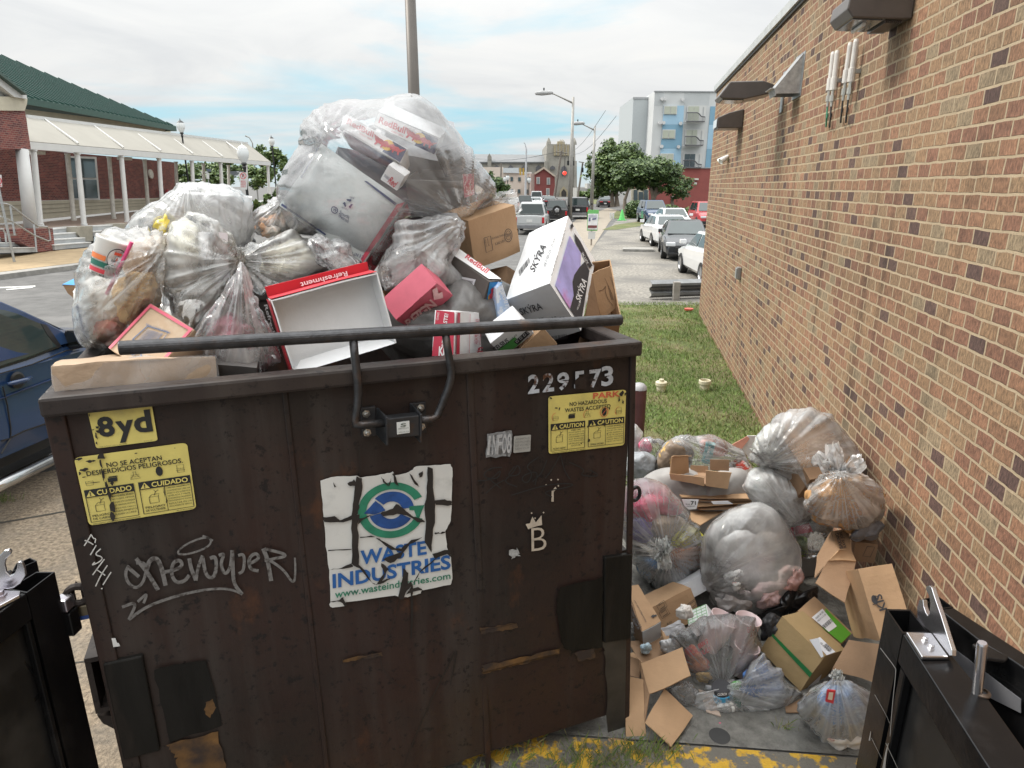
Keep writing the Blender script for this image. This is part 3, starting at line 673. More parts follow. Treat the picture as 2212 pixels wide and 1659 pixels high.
mb=MB();c_=PV(.12,'h').pt(528,475);ring=[c_+DU*(.035*math.cos(a))+up*(.035*math.sin(a))for a in[k*math.pi/8 for k in range(17)]];mb.tube(ring,.013,8,caps=False);mb.build('tie_eye',rimm,bin_)
pk=thing('padlock','small brass padlock with blue band hanging on the left side of the dumpster','padlock',PV(.12,'h').pt(552,640))
c_=PV(.12,'h').pt(552,600);mb=MB();mb.box(c_-DU*.026-up*.03,DU*.052,DV*.03,up*.06);mb.build('lock_body',M('brass_dull',(.20,.17,.12),.35,metal=.8),pk,bevel=.006)
mb=MB();mb.box(c_-DU*.027-up*.029-DV*.001,DU*.054,DV*.032,up*.016);mb.build('rubber_band',M('lock_blue',(.03,.08,.30),.4),pk)
mb=MB();mb.tube([c_-DU*.015+up*.03+DV*.015,c_-DU*.015+up*.09+DV*.015,c_+up*.12+DV*.015,c_+DU*.015+up*.09+DV*.015,c_+DU*.015+up*.03+DV*.015],.006,8);mb.build('shackle',rimm,pk)
br_=thing('lock_bar','long black steel locking bar on two bent arms across the front of the dumpster','bar',P1.pt(870,930))
A,B=PV(-.02).pt(257,752),PV(-.02).pt(1341,691);mb=MB();mb.tube([A,A.lerp(B,.3),A.lerp(B,.6),B],.0235,20);mb.build('bar',barm,br_,smooth=False,bevel=.003)
def arm(pts,vs_):
 mb=MB();mb.tube([PV(v).pt(*p)for p,v in zip(pts,vs_)],.0155,14);return mb.build('arm',barm,br_,smooth=True)
arm([(763,733),(767,775),(773,820),(774,850),(772,880),(767,905),(768,917),(780,918),(830,914)],[-.02,-.02,-.03,-.03,-.03,-.03,-.035,-.035,-.035])
arm([(962,720),(968,760),(975,800),(974,818),(966,845),(952,880),(944,900),(932,905),(890,908)],[-.02,-.02,-.03,-.03,-.03,-.03,-.035,-.035,-.035])
lk=thing('lock_bracket','black steel lock bracket bolted to the dumpster front, with a white sticker','bracket',P1.pt(845,945))
def slabv(v,crop,q,th,mt,nm,root,bev=.002):mb=MB();mb.slab(PV(v,crop),q,0,th);return mb.build(nm,mt,root,bevel=bev)
slabv(OV-.02,'i',[(358,345),(445,333),(452,505),(366,515)],.015,darksteel,'bolt_plate',lk)
slabv(OV-.02,'i',[(650,318),(742,308),(748,488),(655,500)],.015,darksteel,'bolt_plate',lk)
slabv(-.055,'i',[(502,408),(704,386),(708,508),(508,520)],.05,darksteel,'tube',lk,.004)
for(xa,ya,yb,xc,yc,yd)in((448,340,500,508,400,565),(652,318,490,708,380,548)):
 p,q=PV(OV-.02,'i'),PV(-.06,'i');a,b,c,d=p.pt(xa,ya),q.pt(xc,yc),q.pt(xc,yd),p.pt(xa,yb)
 mb=MB();mb.prism([a,b,c,c.lerp(d,.35)-up*.0,d],DU*.009);mb.build('cheek',darksteel,lk,bevel=.002)
for x,y in((390,376),(396,487),(712,341),(717,452)):
 mb=MB();mb.lathe(PV(OV-.02,'i').pt(x,y),[(0,.0),(.016,0),(.016,.003),(.011,.003),(.011,.012),(.006,.018),(0,.018)],6,axis=-DV);mb.build('bolt',bolt,lk)
tg=MB();tg.slab(PV(-.058,'i'),[(570,428),(645,418),(648,488),(573,498)],0,.002);tgo=tg.build('sticker',M('sticker_white',(.62,.64,.63),.5,var=.1),lk)
mb=MB();T=PV(-.0595,'i');mb.text(T,'BERRY-S LOCK',[(578,468),(641,461),(578,460)]);mb.text(T,'1-800-245-5234',[(578,490),(643,482),(578,481)])
mb.text(T,'S',[(592,455),(625,451),(592,432)],bold=.02);mb.build('lettering',M('ink_grey',(.12,.14,.12),.6),tgo)
# stickers and stencils on the front
yel=M('sticker_yellow',(.66,.57,.17),.5,var=.10,vs=9,col2=(.50,.44,.16),lo=.55,hi=.72,s2=6)
ink=M('ink_black',(.018,.020,.022),.5)
torn=M('torn_sticker_base',(.022,.018,.016),.6,var=.4,vs=9)
redink=M('ink_faded_red',(.55,.12,.06),.6,var=.3,vs=20)
OF=.0120
def rounded(q,r=.05,k=4):
 out=[];n_=len(q)
 for i in range(n_):
  p0,p1,p2=[np.array(q[j%n_],float)for j in(i-1,i,i+1)]
  a,b=p1+(p0-p1)*r,p1+(p2-p1)*r
  for s_ in range(k+1):t=s_/k;out.append(tuple((1-t)**2*a+2*t*(1-t)*p1+t*t*b))
 return out
def sticker(crop,q,mt,nm='sticker',r=.05,off=OF):
 mb=MB();mb.slab(DF(crop),rounded(q,r)if r else q,off,.001);return mb.build(nm,mt,bin_)
class QM:
 """unit square on a quad of the front face (u right, v up)"""
 def __init__(s,crop,q):s.mp=DF(crop);s.q=[np.array(p,float)for p in q];s.n=s.mp.n
 def pt(s,u,v,off=0.0):
  a,b,c,d=s.q;p=a*(1-u)*(1-v)+b*u*(1-v)+c*u*v+d*(1-u)*v;return s.mp.pt(p[0],p[1],off)
def rect(mb,Q,x0,x1,y0,y1,off,m=0):return mb.add([Q.pt(*p,off)for p in((x0,y0),(x1,y0),(x1,y1),(x0,y1))],[(0,1,2,3)],m)
def tline(mb,Q,st,x0,x1,y0,y1,off,bold=.0,m=0):return mb.text(Q,st,[(x0,y0),(x1,y0),(x0,y1)],off,bold,m)
def chips(mb,Q,spots,off,seed,m=0):
 rr=random.Random(seed)
 for x,y,w_,h_ in spots:
  pts=[];k=rr.randint(7,11)
  for i in range(k):a=2*math.pi*i/k;f=rr.uniform(.45,1.15);pts.append((x+w_*f*math.cos(a),y+h_*f*math.sin(a)))
  mb.add([Q.pt(*p,off)for p in pts],[list(range(k))],m)
st=sticker('g',[(530,717),(982,660),(937,387),(465,437)],yel,r=.06);Q=QM('g',[(530,717),(982,660),(937,387),(465,437)])
mb=MB();tline(mb,Q,'8',.10,.36,.27,.80,OF+.003,.035);tline(mb,Q,'y',.385,.67,.07,.64,OF+.003,.035);tline(mb,Q,'d',.67,.955,.27,.86,OF+.003,.035)
tline(mb,Q,'SCREEN GRAPHICS FT. LAUD., FL 1-800-248-5925',.05,.5,.02,.045,OF+.003);tline(mb,Q,'MK-181 RO  P-8402',.78,.92,.03,.05,OF+.003);mb.build('lettering',ink,st)
mb=MB();chips(mb,Q,[(.02,.5,.03,.02),(.05,.34,.02,.1),(.11,.45,.05,.05),(.03,.15,.02,.05),(.12,.96,.05,.02),(.10,.55,.03,.04),(.5,.33,.03,.01),(.02,.88,.01,.05)],OF+.005,1);mb.build('scuffs',torn,st)
q=[(478,1285),(1266,1160),(1196,674),(366,786)];st=sticker('g',q,yel,r=.06);Q=QM('g',q);o1=OF+.003
def warning(Q,lines,head,c1,c2,small1,small2,red,o1,st,torns,seed,extra=None):
 mb=MB();i_=0
 for s_,x0,x1,y0,y1 in lines:tline(mb,Q,s_,x0,x1,y0,y1,o1,.012)
 for x0,x1 in((.025,.475),(.515,.985)):
  rect(mb,Q,x0,x1,.405,.52,o1)
  for a in((x0,x1,.045,.052),(x0,x0+.007,.052,.405),(x1-.007,x1,.052,.405),(x0+.48*(x1-x0),x0+.48*(x1-x0)+.005,.052,.405)):rect(mb,Q,*a,o1)
 for(x0,x1,(ta,tb),sm)in((.025,.475,c1,small1),(.515,.985,c2,small2)):
  w_=x1-x0;tline(mb,Q,ta,x0+.06*w_,x0+.44*w_,.12 if tb else.07,.15 if tb else.10,o1,.012)
  if tb:tline(mb,Q,tb,x0+.06*w_,x0+.44*w_,.075,.105,o1,.012)
  n_=len(sm)
  for i,s_ in enumerate(sm):
   y1=.385-i*.31/n_;tline(mb,Q,s_,x0+(.52 if len(s_)>9 else.6)*w_,x0+(.97 if len(s_)>9 else.88)*w_,y1-.31/n_*.55,y1,o1,.01 if i==0 else 0)
  cx_=x0+.24*w_
  mb.stroke(Q,[(cx_-.08*w_,.19),(cx_+.10*w_,.19),(cx_+.10*w_,.28),(cx_-.08*w_,.28),(cx_-.08*w_,.19)],.006,o1,smooth=0)
  mb.stroke(Q,[(cx_-.08*w_,.28),(cx_-.02*w_,.315),(cx_+.12*w_,.315),(cx_+.10*w_,.28)],.005,o1,smooth=0);mb.stroke(Q,[(cx_+.02*w_,.30),(cx_+.06*w_,.35),(cx_+.12*w_,.37)],.006,o1,smooth=0);mb.stroke(Q,[(cx_+.06*w_,.35),(cx_+.03*w_,.38)],.005,o1,smooth=0)
 for k,x in enumerate((.09,.30,.50,.72,.91)):
  if k==1:rect(mb,Q,x-.045,x+.04,.585,.645,o1);rect(mb,Q,x-.035,x+.045,.65,.665,o1)
  elif k==3:mb.add([Q.pt(x+.032*math.cos(a),.64+.072*math.sin(a),o1)for a in[i*math.pi/6 for i in range(12)]],[list(range(12))])
  elif k==2:mb.stroke(Q,[(x-.045,.58),(x+.045,.58),(x+.012,.64),(x+.012,.685),(x-.012,.685),(x-.012,.64),(x-.045,.58)],.004,o1,smooth=0)
  elif k==4:mb.stroke(Q,[(x-.03,.58),(x+.03,.58),(x+.03,.69),(x-.03,.69),(x-.03,.58)],.004,o1,smooth=0)
  else:mb.stroke(Q,[(x-.035,.63),(x-.03,.58),(x+.03,.58),(x+.035,.63)],.004,o1,smooth=0)
 for k,(a,b)in enumerate((('NO','APARATOS'),('',''),('LIQUIDOS','QUIMICOS'),('',''),('BARRILES','RECIPIENTES'))):
  x=(.09,.30,.50,.72,.91)[k]
  if a:tline(mb,Q,a,x-.035,x+.035,.632,.645,o1+.001);tline(mb,Q,b,x-.04,x+.04,.606,.62,o1+.001)
 mb.build('lettering',ink,st)
 mb=MB()
 for x0,x1 in((.025,.475),(.515,.985)):
  w_=x1-x0;tline(mb,Q,head,x0+.25*w_,x0+.95*w_,.425,.50,o1+.002,.025)
  mb.add([Q.pt(*p,o1+.002)for p in((x0+.03*w_,.42),(x0+.21*w_,.42),(x0+.12*w_,.51))],[(0,1,2)])
 mb.build('reversed_lettering',yel,st)
 mb=MB()
 for x0 in(.025,.515):tline(mb,Q,'!',x0+.048,x0+.060,.432,.49,o1+.004,.03)
 mb.build('hazard_mark',ink,st)
 mb=MB();chips(mb,Q,torns,o1+.0055,seed);mb.build('scuffs',torn,st)
warning(Q,[('NO SE ACEPTAN',.27,.76,.80,.87),('DESPERDICIOS PELIGROSOS.',.08,.94,.715,.785),('SCREEN GRAPHICS FT. LAUD. FL 1-800-248-5925 WWW.MASTERGRAPHICS.COM',.04,.48,.012,.026),('MK-187 RO-D P-8702',.82,.97,.016,.028)],'CUIDADO',('PELIGRO','DE CAIDA'),('PELIGRO','DE VOLTEARSE'),['MANTENERSE AFUERA!','NO SUBIRSE, METERSE,','U OCUPAR ESTE CONTENEDOR','POR NINGUN MOTIVO.','DAÑOS POR CAIDA O','RESBALAMIENTO','PUEDEN OCURRIR.'],['CARGAR PAREJAMENTE!','CONTENEDOR DEBE SER','PUESTO EN SUPERFICIE','NIVELADA Y FIRME.','CONTENEDOR INCLINADO','DESPAREJAMENTE PODRIA','RESULTAR EN UN','ACCIDENTE SERIO.'],True,o1,st,[(.235,.98,.05,.05),(.225,.88,.016,.09),(.228,.72,.012,.12),(.24,.55,.014,.10),(.245,.40,.02,.10),(.25,.22,.03,.10),(.235,.10,.035,.09),(.05,.985,.05,.02),(.13,.93,.03,.02),(.07,.82,.04,.035),(.03,.78,.02,.03),(.17,.93,.02,.015),(.55,.955,.018,.01),(.89,.955,.01,.006),(.14,.62,.06,.008),(.06,.72,.02,.01),(.29,.57,.02,.03),(.745,.2,.008,.05),(.735,.33,.006,.08)],4)
q=[(1460,608),(1905,556),(1916,229),(1458,270)];st2=sticker('i',q,yel,r=.05);Q=QM('i',q)
warning(Q,[('NO HAZARDOUS',.27,.75,.80,.87),('WASTES ACCEPTED',.21,.80,.70,.77),('SCREEN GRAPHICS FT. LAUD. FL 1-800-248-5925',.04,.48,.012,.026)],'CAUTION',('FALLING HAZARD',''),('TIPPING HAZARD',''),['KEEP OFF!','DO NOT CLIMB IN, ON','OR OCCUPY THIS','CONTAINER FOR','ANY PURPOSE.','INJURY FROM SLIPPING','OR FALLING MAY','OCCUR.'],['LOAD EVENLY!','CONTAINER MUST BE','PLACED ON HARD,','LEVEL SURFACE.','TILTED OR UNEVENLY','LOADED CONTAINER','COULD RESULT IN','INJURY OR DEATH.'],True,o1,st2,[(.09,.80,.025,.015),(.13,.78,.015,.025),(.93,.95,.03,.05),(.90,.84,.015,.06),(.95,.80,.012,.05),(.78,.70,.01,.03),(.56,.47,.02,.06),(.72,.44,.016,.06),(.52,.17,.025,.03),(.5,.42,.012,.03),(.42,.13,.012,.012),(.02,.98,.02,.02),(.98,.93,.012,.04),(.76,.25,.01,.01)],9)
mb=MB();tline(mb,Q,'PARK',.57,.92,.89,.995,o1,.03);rr_=[(.715+.05*math.cos(a),.64+.085*math.sin(a))for a in[i*math.pi/8 for i in range(17)]];mb.stroke(Q,rr_,.008,o1+.002,smooth=0);mb.stroke(Q,[(.68,.58),(.75,.70)],.007,o1+.002,smooth=0)
for cx_ in(.09,.50,.91):mb.stroke(Q,[(cx_+.05*math.cos(a),.63+.08*math.sin(a))for a in[i*math.pi/8 for i in range(4,11)]],.006,o1+.002,smooth=0)
mb.build('red_lettering',redink,st2)
silv=M('silver_sticker',(.24,.25,.26),.5,var=.35,vs=50,col2=(.10,.10,.10),lo=.52,hi=.6,s2=30)
q=[(1088,632),(1240,618),(1246,468),(1100,486)];st=sticker('i',rough_poly(q,3,20,5),silv,r=0);Q=QM('i',q);mb=MB()
for k,ch in enumerate('INFO8'):tline(mb,Q,ch,.04+k*.19,.04+k*.19+(.10 if ch=='I' else.18),.12,.90,o1,.02)
mb.build('lettering',M('ink_pale',(.44,.45,.46),.6,var=.3,vs=40),st)
q=[(1253,602),(1352,592),(1356,494),(1256,504)];st=sticker('i',q,M('pale_sticker',(.36,.36,.34),.5,var=.15,vs=30),r=.06);Q=QM('i',q);mb=MB()
for k,ch in enumerate(('ANNOUS','HIS MOVES','OF WORD','NEW CUP')):tline(mb,Q,ch,.08,.92,.78-k*.2,.90-k*.2,o1)
mb.build('lettering',M('ink_mid',(.22,.22,.21),.6),st)
mb=MB();wht=M('stencil_white',(.46,.50,.55),.6,var=.25,vs=30,col2=(.10,.045,.025),lo=.53,hi=.6,s2=16)
for ch,x0,x1,yb,yt in(('2',1338,1405,256,138),('2',1425,1492,246,130),('9',1510,1580,237,125),('5',1610,1672,228,118),('7',1700,1770,220,108),('3',1770,1840,212,88)):mb.text(DF('i'),ch,[(x0,yb),(x1,yb-8),(x0,yt+6)],OF,.03)
mb.build('stencil_number',wht,bin_)
mb=MB();Q=QM('i',[(1338,256),(1840,205),(1840,85),(1338,138)])
mb.add([Q.pt(*p,OF+.003)for p in((.55,.0),(.68,-.02),(.68,.5),(.60,.62),(.545,.45))],[(0,1,2,3,4)]);chips(mb,Q,[(.30,.5,.02,.1),(.38,.6,.03,.05),(.42,.2,.02,.08),(.75,.4,.04,.08),(.9,.45,.03,.06),(.1,.45,.09,.025),(.27,.4,.08,.03),(.44,.5,.05,.03),(.92,.5,.06,.03)],OF+.003,7);mb.build('scuffs',binm,bin_)
wsg=M('sign_white',(.66,.67,.65),.42,var=.05,vs=5,col2=(.50,.51,.49),lo=.58,hi=.75,s2=7)
out=[(118,765),(180,742),(330,735),(360,745),(475,730),(545,712),(560,735),(640,715),(680,680),(765,675),(880,665),(895,690),(893,780),(890,880),(884,1000),(855,1060),(862,1160),(885,1200),(895,1330),(885,1375),(715,1408),(710,1425),(640,1445),(605,1452),(560,1440),(270,1478),(268,1500),(190,1510),(172,1500),(178,1475),(172,1290),(150,1150),(140,1000),(130,870)]
mb=MB();mb.slab(DF('i'),rough_poly(out,1.5,31,4),OF,.0015);sg=mb.build('company_sign',wsg,bin_)
cs=DF('i')
def ringseg(mb,cx_,cy_,r0,r1,a0,a1,off,m=0,ky=.9,n=40,tilt=-.1):
 pts=[]
 for r_,rng_ in((r1,range(n+1)),(r0,range(n,-1,-1))):
  for i in rng_:a=math.radians(a0+(a1-a0)*i/n);pts.append((cx_+r_*math.cos(a),cy_-r_*ky*math.sin(a)+tilt*r_*math.cos(a)))
 k=n+1;P=[cs.pt(*p,off)for p in pts];mb.add(P,[(i,i+1,2*k-2-i,2*k-1-i)for i in range(n)],m)
grn,blu=M('sign_green',(.028,.21,.125),.45,var=.2,vs=12,col2=(.02,.13,.09),lo=.55,hi=.7,s2=20),M('sign_blue',(.022,.085,.30),.45,var=.25,vs=10,col2=(.015,.05,.17),lo=.5,hi=.7,s2=14)
mb=MB();ringseg(mb,535,935,148,197,25,338,OF+.004,ky=.83,tilt=-.06);mb.poly(cs,[(690,1000),(728,905),(640,912),(640,935),(668,935)],OF+.0042);mb.build('green_ring',grn,sg)
mb=MB();ringseg(mb,535,935,62,132,5,138,OF+.004,ky=.83,tilt=-.06);ringseg(mb,535,935,62,132,195,330,OF+.004,ky=.83,tilt=-.06)
mb.poly(cs,[(372,955),(440,880),(475,905),(500,935),(435,960),(400,955)],OF+.005);mb.build('blue_ring',blu,sg)
mb=MB();mb.text(cs,'WASTE',[(352,1258),(742,1195),(352,1172),(738,1112)],OF+.0045,.028);mb.text(cs,'INDUSTRIES',[(190,1395),(884,1280),(188,1310),(880,1196)],OF+.0045,.028);mb.build('lettering',M('sign_blue_letter',(.022,.115,.36),.45,var=.15,vs=12),sg)
mb=MB();mb.text(cs,'www.wasteindustries.com',[(203,1452),(882,1338),(203,1408),(880,1300)],OF+.0045,.012);mb.build('web_lettering',grn,sg)
cracks=[[(330,735),(360,745),(362,800),(345,900),(335,960),(300,965),(312,870)],[(300,960),(345,958),(335,1040),(340,1100),(345,1250),(420,1350),(440,1372),(425,1365),(345,1275),(300,1250),(300,1080)],[(745,680),(775,690),(778,800),(790,900),(785,1010),(770,1120),(770,1185),(730,1120),(735,1000),(728,900),(745,800)],[(130,975),(200,970),(240,992),(300,962),(330,958),(330,985),(250,1002),(140,1005)],[(770,880),(850,868),(890,885),(888,902),(800,900)],[(785,1060),(820,1068),(855,1058),(850,1066),(790,1075)],[(770,1190),(880,1165),(885,1205),(860,1190),(800,1215),(700,1300),(660,1370),(655,1450),(640,1400),(700,1290),(790,1220)],[(160,1165),(300,1160),(300,1166),(165,1174)],[(172,1285),(240,1270),(300,1245),(310,1262),(250,1278)],[(440,1090),(475,1110),(540,1150),(590,1160),(650,1110),(718,1090),(640,1135),(590,1210),(530,1245),(480,1220),(600,1175),(530,1165)],[(480,940),(540,925),(560,892),(600,920),(660,970),(720,985),(730,1005),(690,1000),(620,960),(570,955),(490,968),(470,955)],[(605,1275),(635,1300),(625,1400),(605,1455),(575,1445),(590,1370)],[(170,1470),(215,1460),(250,1440),(270,1480),(268,1500),(235,1468)],[(440,1370),(470,1350),(520,1330),(530,1335),(470,1365)],[(475,735),(490,760),(515,785),(530,745),(545,710),(560,735),(575,790),(550,770),(540,720),(520,790),(485,765)],[(640,715),(680,765),(700,800),(660,770)],[(190,765),(210,790),(200,800)],[(690,715),(720,705),(715,735),(695,740)],[(275,780),(315,750),(330,790),(290,790)],[(330,1030),(345,985),(430,955),(360,990)],[(500,1300),(480,1350),(440,1372),(490,1300),(470,1240),(520,1275)],[(350,1085),(440,1088),(350,1092)],[(640,1395),(690,1385),(720,1400),(660,1412),(620,1425)],[(612,1380),(650,1350),(655,1375),(625,1405)]]
mb=MB()
for i,cpts in enumerate(cracks):mb.poly(cs,rough_poly(cpts,2.2,50+i,3),OF+.0066+i*.00012)
mb.build('peeled_cracks',torn,sg)
chalk=M('chalk_grey',(.17,.165,.16),.8,var=.25,vs=60,col2=(.06,.052,.048),lo=.50,hi=.62,s2=40,stretch=(1,1,1))
G=DF('h');mb=MB()
def sk(pts,wd,mb=mb,G=G,k=3):mb.stroke(G,pts,wd,OF+.0005*(len(mb.f)%5),smooth=k)
sk([(880,265),(855,310),(870,380),(930,425),(985,370),(1000,270),(975,240),(930,250)],(22,18));sk([(870,270),(950,340)],(26,24))
sk([(930,215),(1000,300),(1080,430)],28);sk([(1000,300),(1020,225),(1070,210),(1100,270),(1130,400)],30)
sk([(1110,310),(1180,300),(1245,270),(1230,225),(1180,240),(1165,320),(1200,385),(1260,370),(1290,330)],24)
sk([(1290,215),(1300,280),(1335,365)],26);sk([(1380,195),(1350,270),(1335,365)],22);sk([(1380,200),(1400,330),(1450,355),(1475,290),(1470,200),(1430,215)],24)
sk([(1490,195),(1530,180),(1500,250),(1530,330),(1570,280),(1580,160)],22);sk([(1580,160),(1585,280),(1590,390),(1650,460)],(28,22));sk([(1620,195),(1665,185),(1660,300),(1625,320)],20)
sk([(1690,255),(1770,215),(1740,175),(1690,215),(1700,290),(1760,300)],22);sk([(1790,150),(1820,220),(1845,370)],28);sk([(1800,150),(1980,195),(1830,225),(1800,230)],20);sk([(1830,225),(1930,290),(2000,400),(2010,290),(2005,210)],(20,12))
sk([(1450,95),(1400,65),(1260,120),(1195,185),(1280,190),(1420,140),(1445,85),(1380,62)],13);sk([(880,630),(1000,540),(1200,470),(1400,425),(1560,420),(1650,460)],(22,14));sk([(835,545),(940,505),(880,630)],20);sk([(940,510),(1010,445),(980,520)],18)
mb.build('chalk_scrawl',chalk,bin_)
mb=MB();sk2=lambda pts,wd=8,k=1:mb.stroke(G,pts,wd,OF+.0008,smooth=k)
sk2([(625,52),(608,85),(578,130)]);sk2([(582,92),(620,108),(640,122)]);sk2([(625,52),(640,80),(658,82),(650,110)]);sk2([(660,125),(620,192)]);sk2([(690,150),(645,190),(705,205),(690,235),(625,265),(650,240)],8,2);sk2([(715,220),(655,300),(635,328)]);sk2([(735,262),(690,330),(655,405)]);sk2([(660,290),(720,330)]);sk2([(760,308),(705,395)]);sk2([(697,415),(697,424)],11,0)
mb.build('white_scrawl',M('marker_white',(.55,.55,.53),.7,var=.2,vs=40),bin_)
mb=MB();G2=DF('i');mk=lambda pts,wd=6:mb.stroke(G2,pts,wd,OF+.0008,smooth=3)
mk([(1185,685),(1110,690),(1065,740),(1160,760),(1185,690),(1120,760),(1040,765)]);mk([(1100,745),(1180,810)]);mk([(1260,680),(1210,740),(1300,730),(1280,660),(1250,720),(1190,770),(1275,800)]);mk([(1400,625),(1320,680),(1370,720),(1330,790),(1290,740),(1400,700),(1380,790)]);mk([(1450,640),(1420,720),(1365,770)]);mk([(1530,610),(1480,700),(1440,750)]);mk([(1530,610),(1550,700),(1585,755)]);mk([(1580,655),(1680,700),(1640,735),(1770,740),(1700,700)]);mk([(1240,850),(1450,785),(1610,780),(1590,800),(1420,830),(1480,860)]);mk([(1090,840),(1140,790),(1200,760)])
mb.build('black_scrawl',ink,bin_)
cream=M('cream_paint',(.50,.44,.36),.7,var=.2,vs=30);mb=MB()
mb.poly(G2,[(1478,825),(1500,800),(1508,812),(1490,830),(1490,888),(1476,888)],OF);mb.poly(G2,[(1325,1020),(1350,1015),(1365,975),(1385,1010),(1418,968),(1422,1025),(1380,1035),(1340,1050)],OF);mb.text(G2,'B',[(1360,1180),(1448,1170),(1358,1045)],OF,-.01)
for x,y in((1475,760),(1515,758),(1445,790),(1517,795),(1380,985),(1360,955),(1430,952)):mb.poly(G2,[(x-5,y),(x,y-6),(x+6,y),(x,y+6)],OF)
mb.build('cream_crown_mark',cream,bin_)
# the heap in the dumpster
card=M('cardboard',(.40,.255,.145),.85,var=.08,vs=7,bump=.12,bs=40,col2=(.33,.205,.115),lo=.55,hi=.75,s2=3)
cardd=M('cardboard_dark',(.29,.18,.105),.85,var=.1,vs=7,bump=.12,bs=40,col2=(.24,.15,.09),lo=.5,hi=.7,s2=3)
whitec=M('white_carton',(.78,.785,.79),.6,var=.05,vs=5,bump=.08,bs=30,col2=(.72,.73,.74),lo=.55,hi=.72,s2=4)
greyc=M('grey_carton',(.42,.43,.44),.6,var=.08,vs=6,bump=.08,bs=30)
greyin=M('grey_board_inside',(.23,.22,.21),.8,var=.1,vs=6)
redc=M('red_carton',(.50,.03,.045),.5,var=.08,vs=8)
crim=M('crimson_print',(.50,.035,.07),.5,var=.08,vs=8)
pinkc=M('pink_carton',(.60,.12,.17),.45,var=.12,vs=8)
navy=M('navy_print',(.035,.05,.13),.5,var=.2,vs=12)
bluep=M('blue_print',(.03,.25,.55),.5,var=.1,vs=8)
inkb=M('print_black',(.03,.03,.035),.6);inkg=M('print_grey',(.16,.17,.19),.6);inkw=M('print_white',(.80,.80,.80),.5);inkr=M('print_red',(.55,.05,.07),.5)
gold=M('print_gold',(.75,.45,.04),.5);lilac=M('print_lilac',(.36,.33,.62),.5,var=.35,vs=5,col2=(.50,.20,.42),lo=.5,hi=.62,s2=4);green_p=M('print_green',(.10,.36,.09),.6,var=.15,vs=9)
paperw=M('paper_label',(.72,.72,.75),.6,var=.04)
clear=film('film_clear',op=.035,streak=.7,scale=5,tint=(.90,.91,.93),rough=.14)
clear2=film('film_clear_fine',op=.20,streak=1.0,scale=8,tint=(.90,.91,.93),rough=.14)
milky=film('film_milky',op=.46,streak=.8,scale=5,tint=(.90,.905,.91),rough=.2)
milkyw=film('film_milky_warm',op=.42,streak=.8,scale=5,tint=(.89,.88,.85),rough=.2,col2=(.86,.78,.62))
def V(v):
 pl=PV(v);return lambda x,y:pl.pt(x,y)
def bull(mb,mp,x,y,s,ang,flip=1,m=0):
 """a charging bull outline, s crop units long"""
 P=[(-.5,.1),(-.42,.22),(-.30,.10),(-.1,.18),(.12,.12),(.26,.2),(.40,.12),(.52,-.02),(.46,-.16),(.36,-.12),(.30,-.22),(.18,-.16),(.10,-.34),(.02,-.30),(.04,-.16),(-.18,-.12),(-.28,-.30),(-.38,-.28),(-.32,-.10),(-.42,-.02),(-.56,.28),(-.60,.26)]
 c_,s_=math.cos(math.radians(ang)),math.sin(math.radians(ang));mb.poly(mp,[(x+s*(px_*flip*c_+py_*s_),y+s*(px_*flip*s_-py_*c_))for px_,py_ in P],.0105,m)
def disc(mb,mp,x,y,rx,ry,off,ang=0,m=0,n=24):
 c_,s_=math.cos(math.radians(ang)),math.sin(math.radians(ang));mb.poly(mp,[(x+rx*math.cos(t)*c_-ry*math.sin(t)*s_,y+rx*math.cos(t)*s_+ry*math.sin(t)*c_)for t in[k*2*math.pi/n for k in range(n)]],off,m)
def bars(mb,mp,q,n,off,seed=0):
 """barcode between quad corners bl br tr tl"""
 a,b,c,d=[np.array(p,float)for p in q];rr=random.Random(seed);t=0
 while t<.97:
  w_=rr.choice((.012,.02,.032));
  f=lambda u,v:tuple((a*(1-u)+b*u)*(1-v)+(d*(1-u)+c*u)*v)
  mb.poly(mp,[f(t,0),f(t+w_,0),f(t+w_,1),f(t,1)],off);t+=w_+rr.choice((.014,.022,.03))
# white printed carton inside the big bag
b=fb('b',PV(.62),{'000':(760,1047),'100':(315,715),'010':(1000,700),'110':(525,388),'001':(815,1084),'011':(1022,770)},'white carton')
r=boxed('carton','large white carton with crimson band and recycling mark inside the big clear bag','carton',b,M('pale_grey_carton',(.56,.595,.59),.6,var=.06,vs=9,bump=.08,bs=30,col2=(.48,.52,.52),lo=.5,hi=.7,s2=12),dent=.002)
F_=fpl(b,'c0','b');mb=MB()
mb.poly(F_,[(762,1040),(752,1018),(952,718),(996,704)],.008);mb.poly(fpl(b,'a0','b'),[(764,1048),(1000,704),(1020,768),(815,1080)],.008);mb.poly(F_,[(825,912),(868,845),(890,860),(845,930)],.0084);mb.build('crimson_band',crim,r)
mb=MB()
for st_,q in(('355 mL',[(812,1000),(858,930),(797,990)]),('12 FL OZ',[(834,1020),(880,948),(820,1010)]),('355 mL',[(866,916),(908,850),(852,905)]),('12 FL OZ',[(888,936),(930,868),(874,926)]),('355 mL',[(940,806),(978,748),(926,796)]),('OZ',[(790,1072),(800,1050),(780,1062)])):mb.text(fpl(b,'a0','b'),st_,q,.0105,.012)
mb.build('band_lettering',inkw,r)
mb=MB();mb.poly(F_,[(318,712),(312,722),(556,890),(562,882)],.008);mb.poly(F_,[(528,398),(520,392),(418,568),(427,572)],.008);mb.poly(F_,[(770,588),(785,588),(952,712),(940,722)],.0081)
